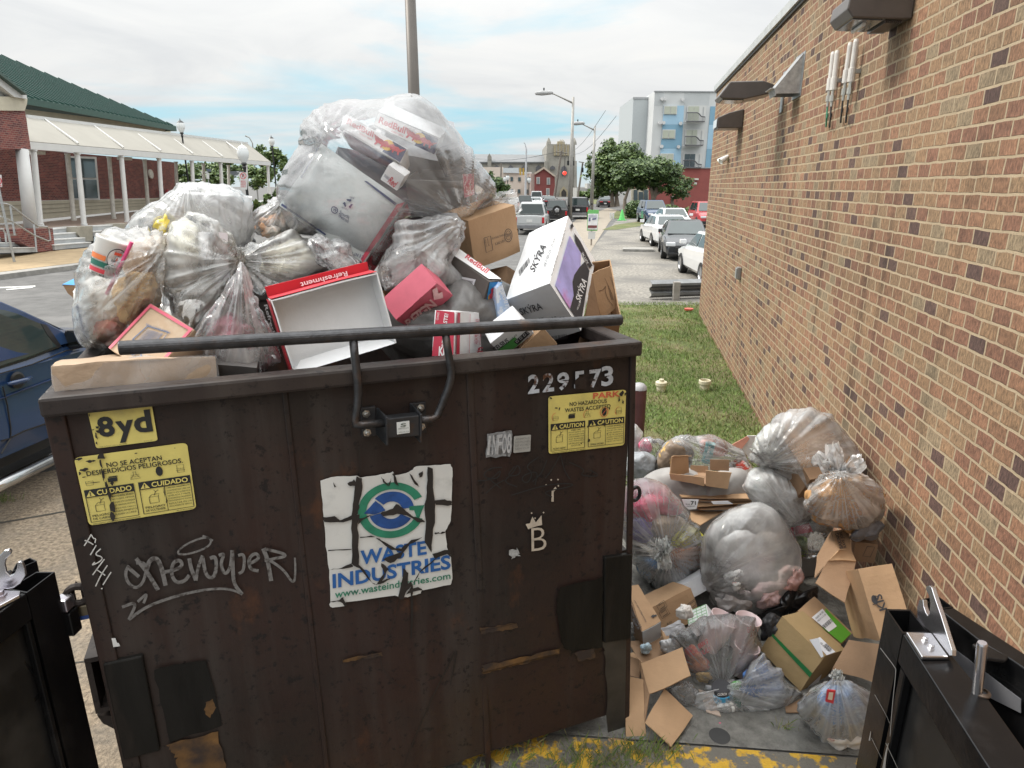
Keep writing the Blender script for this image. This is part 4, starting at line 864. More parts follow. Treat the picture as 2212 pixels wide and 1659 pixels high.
mb.text(F_,'Smurfit',[(632,768),(686,800),(640,750)],.0086,.014);mb.text(F_,'Westrock',[(626,786),(684,822),(634,768)],.0086,.014);mb.text(F_,'PLEASE',[(690,682),(716,690),(693,672)],.0086);mb.text(F_,'RECYCLE',[(646,738),(680,752),(650,730)],.0086);mb.text(F_,'C E INT 01',[(770,1002),(700,975),(765,1018)],.0086,.01)
mb.stroke(F_,[(590,742),(600,728),(622,738),(626,756),(612,770),(592,758),(590,742)],5,.0086,smooth=1);mb.text(F_,'W',[(596,752),(616,764),(604,734)],.0088,.02)
for k in range(3):
 a=math.radians(-80+120*k);cx_,cy_=683,713;e=lambda t,rr_:(cx_+rr_*math.cos(a+t),cy_+rr_*math.sin(a+t))
 mb.poly(F_,[e(-.55,27),e(.35,27),e(.35,33),e(.75,22),e(.35,10),e(.35,16),e(-.5,15)],.0086)
mb.build('print',navy,r)
# two energy drink trays up in the bag
for nm,c_,vv,lab in(('tray',{'000':(640,290),'100':(966,487),'010':(665,222),'110':(1008,410),'001':(700,405),'101':(985,560)},.80,'lower white drinks tray with red lettering inside the big clear bag'),('tray',{'000':(850,205),'100':(1186,350),'010':(822,272),'001':(905,170),'101':(1230,290),'110':(1160,440)},1.0,'upper white drinks tray with red lettering near the top of the big clear bag')):
 b=fb('b',PV(vv),c_,lab[:12]);low=vv<.9
 r=boxed('drinks_tray',lab,'tray',b,greyc if not low else[whitec],dent=.003,group='energy drink trays in the big bag',mats=None)
 F_=fpl(b,'c0','b');mb=MB()
 if low:mb.poly(F_,[(655,226),(1006,412),(968,484),(643,288)],.006);mb.build('front_panel',inkw,r)
 else:mb.poly(F_,[(852,208),(1183,351),(1158,437),(824,270)],.006);mb.build('front_panel',inkw,r)
 o_=(0,0)if low else(178,-48);P=lambda*p:[(x+o_[0],y+o_[1])for x,y in p]
 mb=MB();mb.poly(F_,P((930,368),(1006,412),(968,484),(870,424))if low else[(1090,312),(1183,351),(1158,437),(1050,388)],.008);mb.build('blue_corner',navy,r)
 mb=MB();mb.text(F_,'RedBull',P((672,272),(818,348),(684,240),(826,318))if low else[(850,262),(995,325),(860,228),(1006,290)],.009,.03);mb.text(F_,'ENERGY DRINK',P((745,330),(815,366),(748,322))if low else[(920,312),(985,342),(925,304)],.009)
 cx_,cy_=(902,392)if low else(1078,350)
 bull(mb,F_,cx_-35,cy_-18,92,24);bull(mb,F_,cx_+42,cy_+18,84,30,-1);mb.build('lettering',inkr,r)
 mb=MB();disc(mb,F_,cx_-2,cy_-2,34,30,.0092);mb.build('yellow_disc',gold,r)
 mb=MB()
 if low:mb.poly(fpl(b,'b0','b'),[(645,296),(964,489),(980,550),(700,398)],.006);mb.build('underside_panel',M('fade_blue_red',(.16,.03,.07),.5,col2=(.035,.06,.16),lo=.45,hi=.6,s2=3),r)
b=fb('b',PV(.95),{'000':(1305,567),'100':(985,590),'010':(1325,785),'001':(1372,545),'011':(1382,690),'110':(1040,740)},'open tray')
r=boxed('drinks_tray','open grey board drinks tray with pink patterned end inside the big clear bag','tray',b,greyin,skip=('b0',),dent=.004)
mb=MB();mb.poly(fpl(b,'a0','b'),[(1307,548),(1370,545),(1374,660),(1318,680)],.006);mb.build('pink_print',M('pink_pattern',(.55,.10,.15),.5,var=.1,col2=(.75,.62,.62),lo=.52,hi=.56,s2=60),r)
b=fb('b',PV(.85),{'000':(1300,395),'100':(1165,442),'010':(1345,530),'110':(1225,560)},'dark box',{'c':.08})
r=boxed('drinks_tray','dark charcoal open tray with pale script at the right of the big clear bag','tray',b,M('charcoal_board',(.07,.075,.085),.6,var=.15),skip=('c0',),dent=.004)
mb=MB();mb.text(fpl(b,'c1','b'),'pok',[(1260,465),(1325,445),(1252,445)],.012,.01);mb.build('lettering',inkg,r)
b=fb('b',PV(.70),{'000':(862,575),'100':(906,498),'010':(950,636),'110':(992,560)},'small white',{'c':.10})
r=boxed('small_box','small white box with red script wedged between trays inside the clear bag','box',b,whitec,dent=.002)
mb=MB();F_=fpl(b,'c0','b');mb.text(F_,'Red',[(900,590),(936,622),(925,560)],.008,.02);mb.build('lettering',inkr,r);mb=MB();mb.text(F_,'ENERGY',[(880,560),(912,586),(888,546)],.008);mb.build('small_lettering',navy,r)
for c_,vv,lab,mt_ in(({'000':(640,700),'100':(620,400),'010':(1290,800),'110':(1280,520)},1.15,'dark slate carton filling the middle of the biggest clear bag',M('slate_carton',(.15,.16,.19),.6,var=.15,col2=(.22,.10,.13),lo=.52,hi=.62,s2=4)),({'000':(880,430),'100':(900,175),'010':(1300,490),'110':(1255,265)},1.22,'pale grey carton at the back of the biggest clear bag',M('back_grey_carton',(.34,.35,.37),.6,var=.1))):
 b=fb('b',PV(vv),c_,lab[:9],{'c':.2});boxed('carton',lab,'carton',b,mt_,dent=.006)
# the big clear bag
BB=[(425,300),(440,265),(520,200),(640,155),(770,142),(880,128),(980,112),(1080,125),(1180,190),(1250,270),(1330,380),(1420,500),(1480,580),(1525,660),(1450,720),(1370,790),(1330,800),(1250,795),(1120,790),(1030,800),(920,950),(822,1088),(740,1065),(600,935),(480,885),(370,870),(325,800),(300,690),(300,620),(330,560),(360,480),(420,385)]
bg_=bag('rubbish_bag','biggest clear bag of printed drinks trays, tied at its right, on top of the heap','bag',BB,'b',V(.95),.46,clear,knots=[((1340,805),.055,.55),((560,330),.02,.3)],seed=3,amp=.022,center=(860,560),nt_=220,np_=80,full=.62)
tuft('tied_neck',clear2,bg_,'b',(1345,800),[(1625,690,75),(1432,862,55),(1420,800,40)],V(.85),seed=2,wdt=.03)
bag('rubbish_bag','slack clear bag hanging below the biggest bag over the brown carton','bag',[(1010,800),(1150,785),(1280,800),(1335,830),(1285,950),(1245,1040),(1290,1100),(1290,1165),(1200,1175),(1000,1145),(885,1205),(862,1120),(860,1040),(930,930)],'b',V(.62),.15,clear2,knots=[((1320,810),.05,.5)],seed=8,amp=.035,center=(1080,970))
bag('rubbish_bag','small scrap of clear bag squeezed between white carton and red tray','bag',[(470,900),(600,930),(700,1000),(745,1055),(650,1085),(560,1060),(500,980)],'b',V(.55),.12,clear2,seed=12,amp=.03)
# red and white tray lying open at the front
b=fb('b',PV(.16),{'000':(390,1640),'100':(940,1505),'010':(250,1222),'110':(850,1110),'001':(338,1602),'011':(203,1232),'101':(825,1400),'111':(740,1085)},'red tray',{'c':.13})
r=boxed('display_tray','shallow open display tray, white inside with red outer walls and white lettering','tray',b,whitec,skip=('c0',),dent=.004,flaps=[((0,0,0),(1,0,0),b.c.normalized()*.10-b.b.normalized()*-.02,.1)])
mb=MB()
for nm in('a0','b1'):
 f=b.face(nm);mb.grid(lambda u,v:f.pt(u,v,.0075)+noise.noise_vector(f.pt(u,v)*5)*.004,10,4)
f=b.face('c0');mb.build('red_walls',redc,r,solid=.002)
mb=MB()
tp_=b.face('b1');e_=b.b.normalized();mb.grid(lambda u,v:b.p(u,1,1)+e_*(.045*v)+b.c*(-.06*v),10,2);mb.build('red_lip',redc,r,solid=.004)
mb=MB();F_=fpl(b,'a0','b');mb.text(F_,'Refreshment',[(232,1268),(318,1560),(252,1264),(334,1552)],.0125,.015);mb.text(F_,'For All',[(258,1350),(330,1575),(276,1345),(346,1568)],.0128,.012)if False else None
Fl=Fc(b.p(0,1,1),b.a,b.b);mb.text(Fl,'Refreshment',[(.78,.10),(.32,.10),(.78,.03)],.012,.015);mb.build('lettering',inkw,r)
mb=MB();Fi=fpl(b,'c1','b');mb.stroke(Fi,[(735,1088),(770,1250),(826,1400)],4,-.0,smooth=1);mb.stroke(fpl(b,'b0','b'),[(430,1588),(640,1520),(780,1455)],(9,4),.006,smooth=1);mb.build('fold_slits',inkb,r)
# brown carton right of the knot
b=fb('b',PV(.75),{'000':(1380,1080),'100':(1350,800),'010':(1634,968),'110':(1591,727)},'brown carton',{'c':.24})
r=boxed('carton','upright brown carton with round seal print beside the knot of the big bag','carton',b,card,dent=.004);F_=fpl(b,'c0','b');mb=MB()
mb.stroke(F_,[(1425,900),(1462,888),(1475,965),(1438,980),(1425,900)],3,.010,smooth=0);disc(mb,F_,1560,885,0.1,0.1,.01);cc_=[(1560+21*math.cos(t),885+36*math.sin(t))for t in[k*math.pi/10 for k in range(21)]];mb.stroke(F_,cc_,3,.010,smooth=0);cc_=[(1560+14*math.cos(t),885+25*math.sin(t))for t in[k*math.pi/10 for k in range(21)]];mb.stroke(F_,cc_,2,.010,smooth=0)
mb.text(F_,'Corrugated',[(1436,950),(1428,905),(1444,948)],.010);mb.text(F_,'Recycles',[(1448,945),(1440,900),(1456,943)],.010);mb.text(F_,'701362',[(1545,920),(1488,940),(1542,908)],.010);mb.text(F_,'11.70X7.50X4.20',[(1548,884),(1470,908),(1546,874)],.010);mb.text(F_,'SEAL',[(1550,878),(1572,872),(1550,896)],.010);mb.build('print',inkb,r)
b=fb('b',PV(.9),{'000':(1450,1085),'010':(1560,1050),'100':(1470,1190),'110':(1555,1170)},'small brown',{'c':.2});boxed('carton','small brown carton showing below the upright carton with the round seal','carton',b,cardd,dent=.004)
# aurora carton
b=fb('c',PV(.30),{'000':(720,1178),'100':(885,655),'010':(425,1285),'001':(965,1515),'110':(578,818),'101':(1057,1010)},'aurora')
r=boxed('carton','tall tilted white carton with purple aurora panel at the right of the heap','carton',b,whitec,dent=.004,mats={'a0':1},flaps=[((1,0,0),(1,1,0),b.a.normalized()*.05+b.c.normalized()*.02,.12)])
r.children[0].data.materials.append(greyc)
F_=fpl(b,'b0','c');mb=MB();mb.poly(F_,[(765,1185),(872,820),(955,950),(952,1040),(905,1110),(890,1160),(900,1260),(872,1358)],.0085);mb.build('aurora_panel',lilac,r)
mb=MB();mb.poly(F_,[(905,1110),(945,1050),(985,1010),(1018,1080),(962,1425),(918,1420),(874,1358),(902,1260),(893,1160)],.0086);mb.poly(F_,[(905,800),(950,860),(1040,1040),(1020,1060),(960,940),(915,860)],.0087);mb.poly(F_,[(876,745),(892,728),(902,750),(886,775)],.0087);mb.build('black_panel',inkb,r)
mb=MB();mb.text(F_,'SKÝRA',[(945,1318),(1000,1160),(905,1270),(955,1110)],.0098,.01);mb.text(F_,'SKÝRA',[(968,940),(1010,1020),(955,955),(998,1040)],.0098);mb.text(F_,'PURE GLACIAL',[(930,1370),(952,1310),(922,1362)],.0098);mb.build('pale_lettering',inkw,r)
F_=fpl(b,'c0','c');mb=MB();mb.text(F_,'SKÝRA',[(628,1100),(720,905),(585,1060),(672,868)],.0095,.012);mb.text(F_,'FOR ATTENTION CONTAINER',[(712,1060),(790,840),(695,1045)],.0095);mb.text(F_,'PULL 2025/08/14',[(828,915),(862,790),(818,905)],.0095);mb.text(F_,'BEST BY MAY 26 2025',[(758,1125),(805,980),(748,1115)],.0095);bars(mb,F_,[(520,1125),(600,1020),(590,985),(512,1085)],14,.0095,3);mb.build('print',inkb,r)
F_=fpl(b,'a0','c');mb=MB();mb.text(F_,'SKÝRA',[(528,1395),(690,1350),(505,1335),(658,1288)],.0095,.012);bars(mb,F_,[(735,1590),(870,1565),(862,1530),(735,1552)],14,.0095,5);mb.text(F_,'45 x 12 oz',[(655,1440),(850,1420),(650,1415)],.0095);mb.build('lettering',inkb,r)
# torn brown carton at the right end
b=fb('c',PV(.45),{'000':(1110,1412),'100':(1245,1400),'010':(1092,1640),'001':(1045,1100),'110':(1235,1610)},'torn',{'c':.36})
r=boxed('carton','torn brown carton with scribbled flap standing at the right end of the dumpster','carton',b,card,skip=('b0',),dent=.006)
fp=PV(.52,'c');mb=MB();mb.slab(fp,[(1050,1100),(1100,1070),(1160,1050),(1180,1043),(1195,1105),(1180,1120),(1215,1240),(1242,1325),(1200,1370),(1140,1412),(1112,1412),(1075,1250)],0,.006);mb.build('flap',card,r)
mb=MB();
for k in range(4):mb.stroke(fp,[(1140+k*14,1130+k*30),(1165+k*10,1180+k*22),(1175+k*8,1240+k*12),(1190+k*5,1290)],2.5,.002)
mb.stroke(fp,[(1095,1225),(1130,1215),(1150,1180),(1140,1220),(1165,1290),(1200,1330)],(5,3),.0022);mb.build('scribble',M('pencil',(.16,.10,.06),.8),r)
mb=MB();mb.slab(PV(.44,'c'),[(1000,1400),(1050,1110),(1108,1410),(1092,1640),(940,1640)],0,.006);mb.build('side_wall',cardd,r)
# pink lettered carton, crimson carton, green carton, blue tray, slim carton
b=fb('b',PV(.36),{'000':(940,1356),'100':(1174,1147),'010':(1048,1402),'110':(1252,1224)},'pink',{'c':.12})
r=boxed('carton','pink carton with pale block letters lying slanted behind the locking bar','carton',b,pinkc,dent=.003);F_=fpl(b,'c0','b');mb=MB()
mb.text(F_,'REIGN',[(1015,1392),(1170,1268),(985,1352),(1130,1230)],.0095,.03);mb.poly(F_,[(1140,1180),(1165,1165),(1175,1200),(1195,1190),(1200,1225),(1150,1235)],.0095);mb.stroke(F_,[(1025,1320),(1110,1265)],12,.0094,smooth=0);mb.build('lettering',M('print_pale_pink',(.72,.42,.42),.5),r)
b=fb('b',PV(.17),{'000':(1275,1310),'100':(1170,1298),'010':(1268,1560),'001':(1475,1327),'110':(1146,1556),'011':(1465,1530)},'crimson')
r=boxed('carton','crimson and white carton with upright lettering just behind the front rim','carton',b,whitec,dent=.003);F_=fpl(b,'c0','b');mb=MB();mb.poly(F_,[(1172,1301),(1272,1312),(1266,1556),(1148,1553)],.0075);F2=fpl(b,'a0','b');mb.poly(F2,[(1277,1313),(1292,1314),(1288,1558),(1270,1558)],.0075);mb.build('crimson_panel',crim,r)
mb=MB();mb.text(F_,'TASTE!',[(1226,1412),(1240,1322),(1205,1408)],.0092,.02);mb.text(F_,'12 PACK',[(1185,1355),(1190,1312),(1174,1354)],.0092);mb.text(F_,'NEW',[(1222,1500),(1232,1445),(1200,1495)],.0092,.02);mb.text(F_,'KM',[(1185,1552),(1236,1552),(1188,1500)],.0092,.04);mb.build('pale_lettering',inkw,r)
mb=MB();mb.stroke(F2,[(1345,1320),(1340,1545)],2,.009,smooth=0);mb.text(F2,'HIGH PROTEIN SHAKE',[(1390,1488),(1398,1350),(1368,1486)],.0092);mb.text(F2,'WITH ULTRA-FILTERED MILK',[(1404,1492),(1410,1365),(1394,1492)],.0092);mb.text(F2,"STRAWBERRIES",[(1432,1492),(1438,1400),(1420,1492)],.0092);mb.text(F2,'32',[(1432,1540),(1440,1502),(1382,1540)],.0092,.03);mb.build('dark_lettering',crim,r)
b=fb('c',PV(.22),{'000':(300,1612),'100':(522,1428),'010':(400,1700),'110':(618,1540)},'green',{'c':.1})
r=boxed('carton','white carton with green panel and white drink icons slipping towards the rim','carton',b,whitec,dent=.003);F_=fpl(b,'c0','c');mb=MB();mb.poly(F_,[(345,1655),(470,1555),(525,1590),(400,1695)],.0085);mb.build('green_panel',green_p,r)
mb=MB();mb.text(F_,'CELSIUS',[(330,1665),(435,1590),(305,1635),(412,1562)],.0095,.02);mb.text(F_,'LIVE FIT',[(440,1585),(492,1542),(432,1575)],.0095);mb.text(F_,'ENERGY DRINK',[(550,1580),(600,1540),(546,1574)],.0095);mb.poly(F_,[(465,1590),(560,1505),(585,1530),(495,1612)],.009);mb.build('dark_lettering',inkb,r)
mb=MB()
for k in range(4):
 x,y=486+k*27,1585-k*23;mb.stroke(F_,[(x-8,y),(x+4,y-12),(x+14,y-1),(x+2,y+10),(x-8,y)],3,.0105,smooth=0)
mb.build('icons',inkw,r)
b=fb('c',PV(.24),{'000':(505,1660),'100':(700,1500),'010':(640,1760),'110':(775,1618)},'brownflap',{'c':.05});boxed('carton','flat brown carton tucked in the front corner below the tall aurora carton','carton',b,card,dent=.005)
b=fb('b',PV(.42),{'000':(1455,1138),'100':(1255,1003),'010':(1392,1318),'001':(1530,1138),'101':(1292,965),'011':(1476,1325)},'blue tray')
r=boxed('drinks_tray','open drinks tray with sky blue end and red bull print beside the pink carton','tray',b,M('tray_shade_brown',(.115,.10,.09),.7,var=.2,vs=5),dent=.004);F_=fpl(b,'a0','b');mb=MB();mb.poly(F_,[(1458,1141),(1528,1141),(1474,1322),(1432,1300),(1440,1240)],.0075);mb.build('blue_end',bluep,r)  # closed box; the shade inside the tray is put into the board colour
mb=MB();mb.poly(F_,[(1440,1240),(1432,1302),(1472,1324),(1396,1316)],.0076);mb.poly(fpl(b,'b0','b'),[(1456,1135),(1526,1136),(1292,968),(1258,1002)],.0076);mb.build('white_panels',inkw,r)
mb=MB();bull(mb,F_,1472,1210,95,-72);mb.text(F_,'ull',[(1412,1318),(1438,1312),(1415,1285)],.0105,.02);mb.text(fpl(b,'b0','b'),'RedBull',[(1322,1020),(1440,1108),(1340,1000),(1462,1085)],.009,.02);mb.build('red_print',inkr,r);mb=MB();disc(mb,F_,1462,1228,14,22,.0092);mb.build('yellow_disc',gold,r)
F_=fpl(b,'c0','b');mb=MB();mb.poly(F_,[(1290,1110),(1392,1130),(1365,1215),(1268,1190)],.007);mb.build('label',paperw,r);mb=MB();bars(mb,F_,[(1315,1238),(1350,1190),(1362,1180),(1300,1180)][:4]if False else[(1322,1198),(1358,1206),(1380,1140),(1342,1132)],10,.009,2);mb.text(F_,'CASE 24',[(1280,1180),(1315,1188),(1290,1150)],.009);mb.build('label_print',inkb,r)
pb_=M('pale_blue',(.38,.52,.74),.5,var=.3,vs=9,col2=(.7,.74,.8),lo=.5,hi=.56,s2=14)
fp=PV(.40,'b');r=thing('carton','slim pale blue carton with white lettering beside the aurora carton','carton',fp.pt(1555,1370));mb=MB();mb.slab(fp,[(1500,1180),(1530,1148),(1604,1362),(1512,1390)],0,.07);mb.build('box_body',pb_,r,bevel=.003);mb=MB();mb.text(fp,'ULTIMATE ENERGY',[(1576,1360),(1520,1190),(1596,1355)],.002,.01);mb.build('lettering',inkw,r)
b=fb('b',PV(.55),{'000':(905,1288),'100':(880,1190),'010':(1100,1205),'110':(1010,1138)},'taped',{'c':.2})
r=boxed('carton','brown carton with taped open top in the shadow below the clear film','carton',b,card,skip=('c0',),dent=.006)
# carton with pink edges
b=fb('f',PV(.42),{'000':(705,992),'100':(420,1300),'010':(1010,1172),'110':(712,1488)},'pinkedge',{'c':.20})
r=boxed('carton','tan carton with pink edges and blue framed label leaning at the left','carton',b,M('tan_carton',(.46,.33,.22),.8,var=.1,vs=12,col2=(.53,.42,.31),lo=.5,hi=.65,s2=9),dent=.003);f=b.face('c0');F_=fpl(b,'c0','f');mb=MB()
for x0,x1,y0,y1 in((0,1,0,.055),(0,1,.945,1),(0,.055,.056,.944)):mb.add([f.pt(*p,.0075)for p in((x0,y0),(x1,y0),(x1,y1),(x0,y1))],[(0,1,2,3)])
f2=b.face('b0');mb.add([f2.pt(*p,.0075)for p in((0,0),(1,0),(1,1),(0,1))],[(0,1,2,3)]);mb.build('pink_edging',M('pink_tape',(.62,.12,.17),.5,var=.15,vs=9),r)
mb=MB();mb.stroke(F_,[(585,1245),(690,1150),(835,1195),(790,1255),(760,1258)],8,.0085,smooth=0);mb.stroke(F_,[(585,1245),(640,1262)],8,.0085,smooth=0);mb.text(F_,'ITEM # 237213 0983',[(850,1188),(682,1130),(846,1204)],.0085,.01);bars(mb,F_,[(620,1245),(760,1252),(805,1205),(690,1172)],20,.0087,4);mb.stroke(F_,[(545,1345),(590,1320),(580,1350),(640,1335),(650,1365)],14,.0086,smooth=0);mb.build('blue_print',M('print_slate',(.13,.17,.26),.6),r)
# long brown block wrapped in film along the front left
b=fb('g',PV(.10),{'000':(236,112),'100':(1402,58),'010':(222,330),'110':(1412,205),'001':(300,70),'101':(1370,18)},'wrapped')
r=boxed('wrapped_block','long tan paper block in creased clear film along the front left rim','wrapped block',b,M('kraft_block',(.37,.27,.185),.8,var=.12,vs=6,bump=.35,bs=14),dent=.012,res=16)
mb=MB()
for nm in('a0','a1','b0','c0','c1'):
 f=b.face(nm);mb.grid(lambda u,v:f.pt(u,v)+(f.pt(u,v)-b.cen()).normalized()*(.010+.008*noise.noise(f.pt(u,v)*9)),30,14)
mb.build('film_wrap',film('film_wrap',op=.16,streak=1.2,scale=7,rough=.16),r,smooth=True)
# carton corner with blue lining at the far left
fp=PV(1.0,'f');r=thing('carton','brown carton flap with bright blue lining poking out at the far left','carton',fp.pt(160,980))
mb=MB();mb.slab(fp,[(88,853),(180,858),(260,870),(260,990),(185,968),(150,935),(125,915)],0,.01);mb.build('flap',cardd,r);mb=MB();mb.prism([PV(1.0,'f').pt(86,851),PV(1.0,'f').pt(262,862),PV(1.25,'f').pt(262,790),PV(1.25,'f').pt(183,803)],(0,0,-.008));mb.build('blue_lining',bluep,r)
# things inside the left hand bags
def cup(name,label,crop,top,bot,rt,rb,v,mt,lid=None,cat='cup',pos=None,parent=None):
 P=pos or V(v);a,b_=P(*px(top,crop)),P(*px(bot,crop));sc_=(a-CAM).length/FPX*CR[crop][2];ax=(a-b_);L=ax.length
 r=thing(name,label,cat,b_);mb=MB();mb.lathe(b_,[(0,.002),(rb*sc_*.9,.0),(rb*sc_,.004),(rt*sc_,L),(rt*sc_*1.04,L+.004),(rt*sc_*1.04,L+.010),(rt*sc_*.97,L+.010),(rb*sc_*.95,.01)],36,axis=ax);mb.build('cup_wall',mt,r,smooth=True)
 return r,b_,ax.normalized(),L,rt*sc_,rb*sc_
r,cb_,ax,L,rt_,rb_=cup('paper_cup','large striped paper cup with number seven badge inside the leftmost bag','f',(445,555),(370,790),92,70,.455,M('cup_paper',(.74,.72,.68),.5,var=.04))
side=ax.cross(CAM-cb_).normalized();side=-side if side.dot(DU)<0 else side;fr_=side.cross(ax).normalized();fr_=-fr_ if fr_.dot(CAM-cb_)<0 else fr_
class CupM:
 def pt(s,u,v,off=0.0):rr=rb_+(rt_-rb_)*v+off;return cb_+ax*(L*v)+(fr_*math.cos(u)+side*math.sin(u))*rr
 n=fr_
cm=CupM()
def band(v0,v1,a0,a1,mt,nm,off=.003):mb=MB();mb.grid(lambda u,v:cm.pt(a0+(a1-a0)*u,v0+(v1-v0)*v,off),24,2);return mb.build(nm,mt,r)
band(.10,.22,-1.4,1.4,inkr,'red_stripe');band(.27,.42,-1.4,1.4,M('cup_green',(.02,.14,.10),.5),'green_stripe');band(.46,.60,-1.4,-.15,M('cup_orange',(.75,.20,.06),.5),'orange_stripe')
mb=MB();mb.add([cm.pt(.42+.52*math.cos(t),.62+.30*math.sin(t),.005)for t in[k*math.pi/16 for k in range(32)]],[list(range(32))]);bd=mb.build('badge',inkw,r)
mb=MB();mb.stroke(cm,[(.42+.50*math.cos(t),.62+.285*math.sin(t))for t in[k*math.pi/16 for k in range(33)]],.03,.0065,smooth=0);mb.text(cm,'ELEVEN',[(.18,.52),(.68,.52),(.18,.58)],.007,.02);mb.text(cm,'GO TO-GO',[(.20,.80),(.62,.80),(.20,.85)],.007);mb.text(cm,'MEDIUM BIG GULP',[(-.85,.025),(.85,.025),(-.85,.08)],.005,.01);mb.build('lettering',inkb,bd)
mb=MB();mb.stroke(cm,[(.22,.76),(.64,.76),(.46,.62),(.42,.44)],.085,.0072,smooth=0);mb.build('red_numeral',M('cup_red',(.68,.10,.05),.5),bd)
mb=MB();a,b_=PV(.40,'f').pt(572,556),PV(.42,'f').pt(395,922);mb.tube([a,b_],.007,10);tag(mb.build('straw',M('straw_pink',(.68,.08,.22),.4)),'long pink straw lying across the striped paper cup','straw')
bag('paper_bag','crumpled greasy brown paper bag inside the leftmost bag','paper bag',[(480,860),(540,800),(640,770),(720,800),(745,900),(740,990),(640,1080),(540,1130),(500,1030)],'f',V(.56),.14,M('kraft_crumple',(.46,.30,.13),.75,var=.2,vs=7,bump=.4,bs=10),seed=5,amp=.03,nt_=90,np_=36,fold=1.1)
bag('food_wrapper','pale peach greasy wrapper with brown flecks beside the striped cup','wrapper',[(500,700),(600,560),(720,520),(770,560),(740,700),(700,790),(560,800)],'f',V(.62),.10,M('peach_paper',(.66,.50,.38),.7,var=.08,vs=6,col2=(.28,.13,.06),lo=.62,hi=.66,s2=14),seed=6,amp=.02,nt_=80,np_=30)
bag('red_scrap','crumpled red stained tissue at the bottom of the leftmost bag','tissue',[(330,1150),(420,1110),(520,1140),(540,1200),(440,1260),(350,1230)],'f',V(.58),.08,M('red_tissue',(.50,.16,.14),.7,var=.3,vs=9,col2=(.7,.62,.58),lo=.45,hi=.6,s2=8),seed=7,amp=.03,nt_=70,np_=28)
bag('white_litter','crumpled white napkins filling the lower leftmost bag','napkins',[(230,900),(330,830),(460,850),(500,960),(520,1100),(420,1180),(280,1200),(210,1080)],'f',V(.72),.16,M('napkin',(.72,.72,.70),.8,var=.06,vs=8,bump=.5,bs=9),seed=9,amp=.04,nt_=100,np_=40,fold=1.2)
bag('yellow_wrapper','yellow food wrapper with curly print inside the white bag at the back','wrapper',[(735,480),(790,380),(815,335),(840,360),(855,440),(800,510),(760,515)],'f',V(.92),.06,M('yellow_foil',(.74,.58,.10),.5,var=.12,vs=9,col2=(.8,.74,.5),lo=.55,hi=.62,s2=20),seed=10,amp=.015,nt_=60,np_=24)
b=fb('f',PV(1.10),{'000':(950,205),'100':(1390,262),'010':(935,500),'110':(1436,505),'001':(985,150),'101':(1290,178)},'white in back',{'c':.3});r=boxed('carton','big plain white carton inside the white bag at the back left','carton',b,whitec,dent=.006)
mb=MB();mb.stroke(fpl(b,'c0','f'),[(1180,205),(1183,380)],4,.009,smooth=0);mb.build('seam',inkg,r)
b=fb('f',PV(.56),{'000':(1042,485),'100':(1152,492),'010':(1052,830),'110':(1168,830)},'bw paper',{'c':.05});r=boxed('paper_packet','white paper packet with broad black stripe inside the knotted middle bag','packet',b,paperw,dent=.004);f=b.face('c0');mb=MB();mb.add([f.pt(*p,.0085)for p in((0,.56),(1,.56),(1,.90),(0,.90))],[(0,1,2,3)]);mb.text(fpl(b,'c0','f'),'Ulzacn',[(1120,505),(1120,592),(1138,504)],.009,.01);mb.build('print',inkb,r)
bag('plastic_tub','cream plastic tub liner bunched inside the knotted middle bag','tub',[(850,470),(930,420),(1010,440),(1045,560),(1040,760),(980,860),(860,850),(790,760),(800,600)],'f',V(.66),.16,M('cream_plastic',(.70,.67,.55),.5,var=.06,vs=5,col2=(.72,.70,.66),lo=.5,hi=.6,s2=4),seed=11,amp=.03,nt_=90,np_=36)
bag('bread_bag','pale bread wrapper and peach paper in the bag behind the white carton','wrapper',[(1450,430),(1530,400),(1640,420),(1660,480),(1560,495),(1460,480)],'f',V(.98),.10,M('peach_litter',(.70,.42,.26),.7,var=.2,vs=9,col2=(.75,.70,.65),lo=.5,hi=.6,s2=7),seed=13,amp=.03,nt_=80,np_=30)
bag('food_litter','cream napkins and dark striped wrapper inside the bag draped over the red tray','litter',[(1500,640),(1650,580),(1780,560),(1880,640),(1935,730),(1780,780),(1600,830),(1500,780)],'f',V(.82),.14,M('cream_litter',(.62,.59,.48),.7,var=.15,vs=6,col2=(.18,.09,.08),lo=.60,hi=.64,s2=6),seed=14,amp=.04,nt_=100,np_=40)
bag('pink_litter','crumpled pink paper and dark scraps low in the hanging middle bag','litter',[(1150,1120),(1260,1070),(1340,1130),(1420,1220),(1400,1330),(1250,1320),(1120,1240)],'f',V(.44),.12,M('pink_litter',(.58,.20,.26),.7,var=.2,vs=8,col2=(.66,.58,.56),lo=.5,hi=.62,s2=6),seed=15,amp=.03,nt_=90,np_=36)
b=fb('f',PV(.18),{'000':(1160,1400),'010':(1440,1445),'100':(1190,1300),'110':(1455,1300)},'grey item',{'c':.16});boxed('small_box','dark grey box wrapped in the small clear bag beside the red tray','box',b,M('grey_dark_box',(.15,.14,.135),.6,var=.3,vs=6),dent=.01)
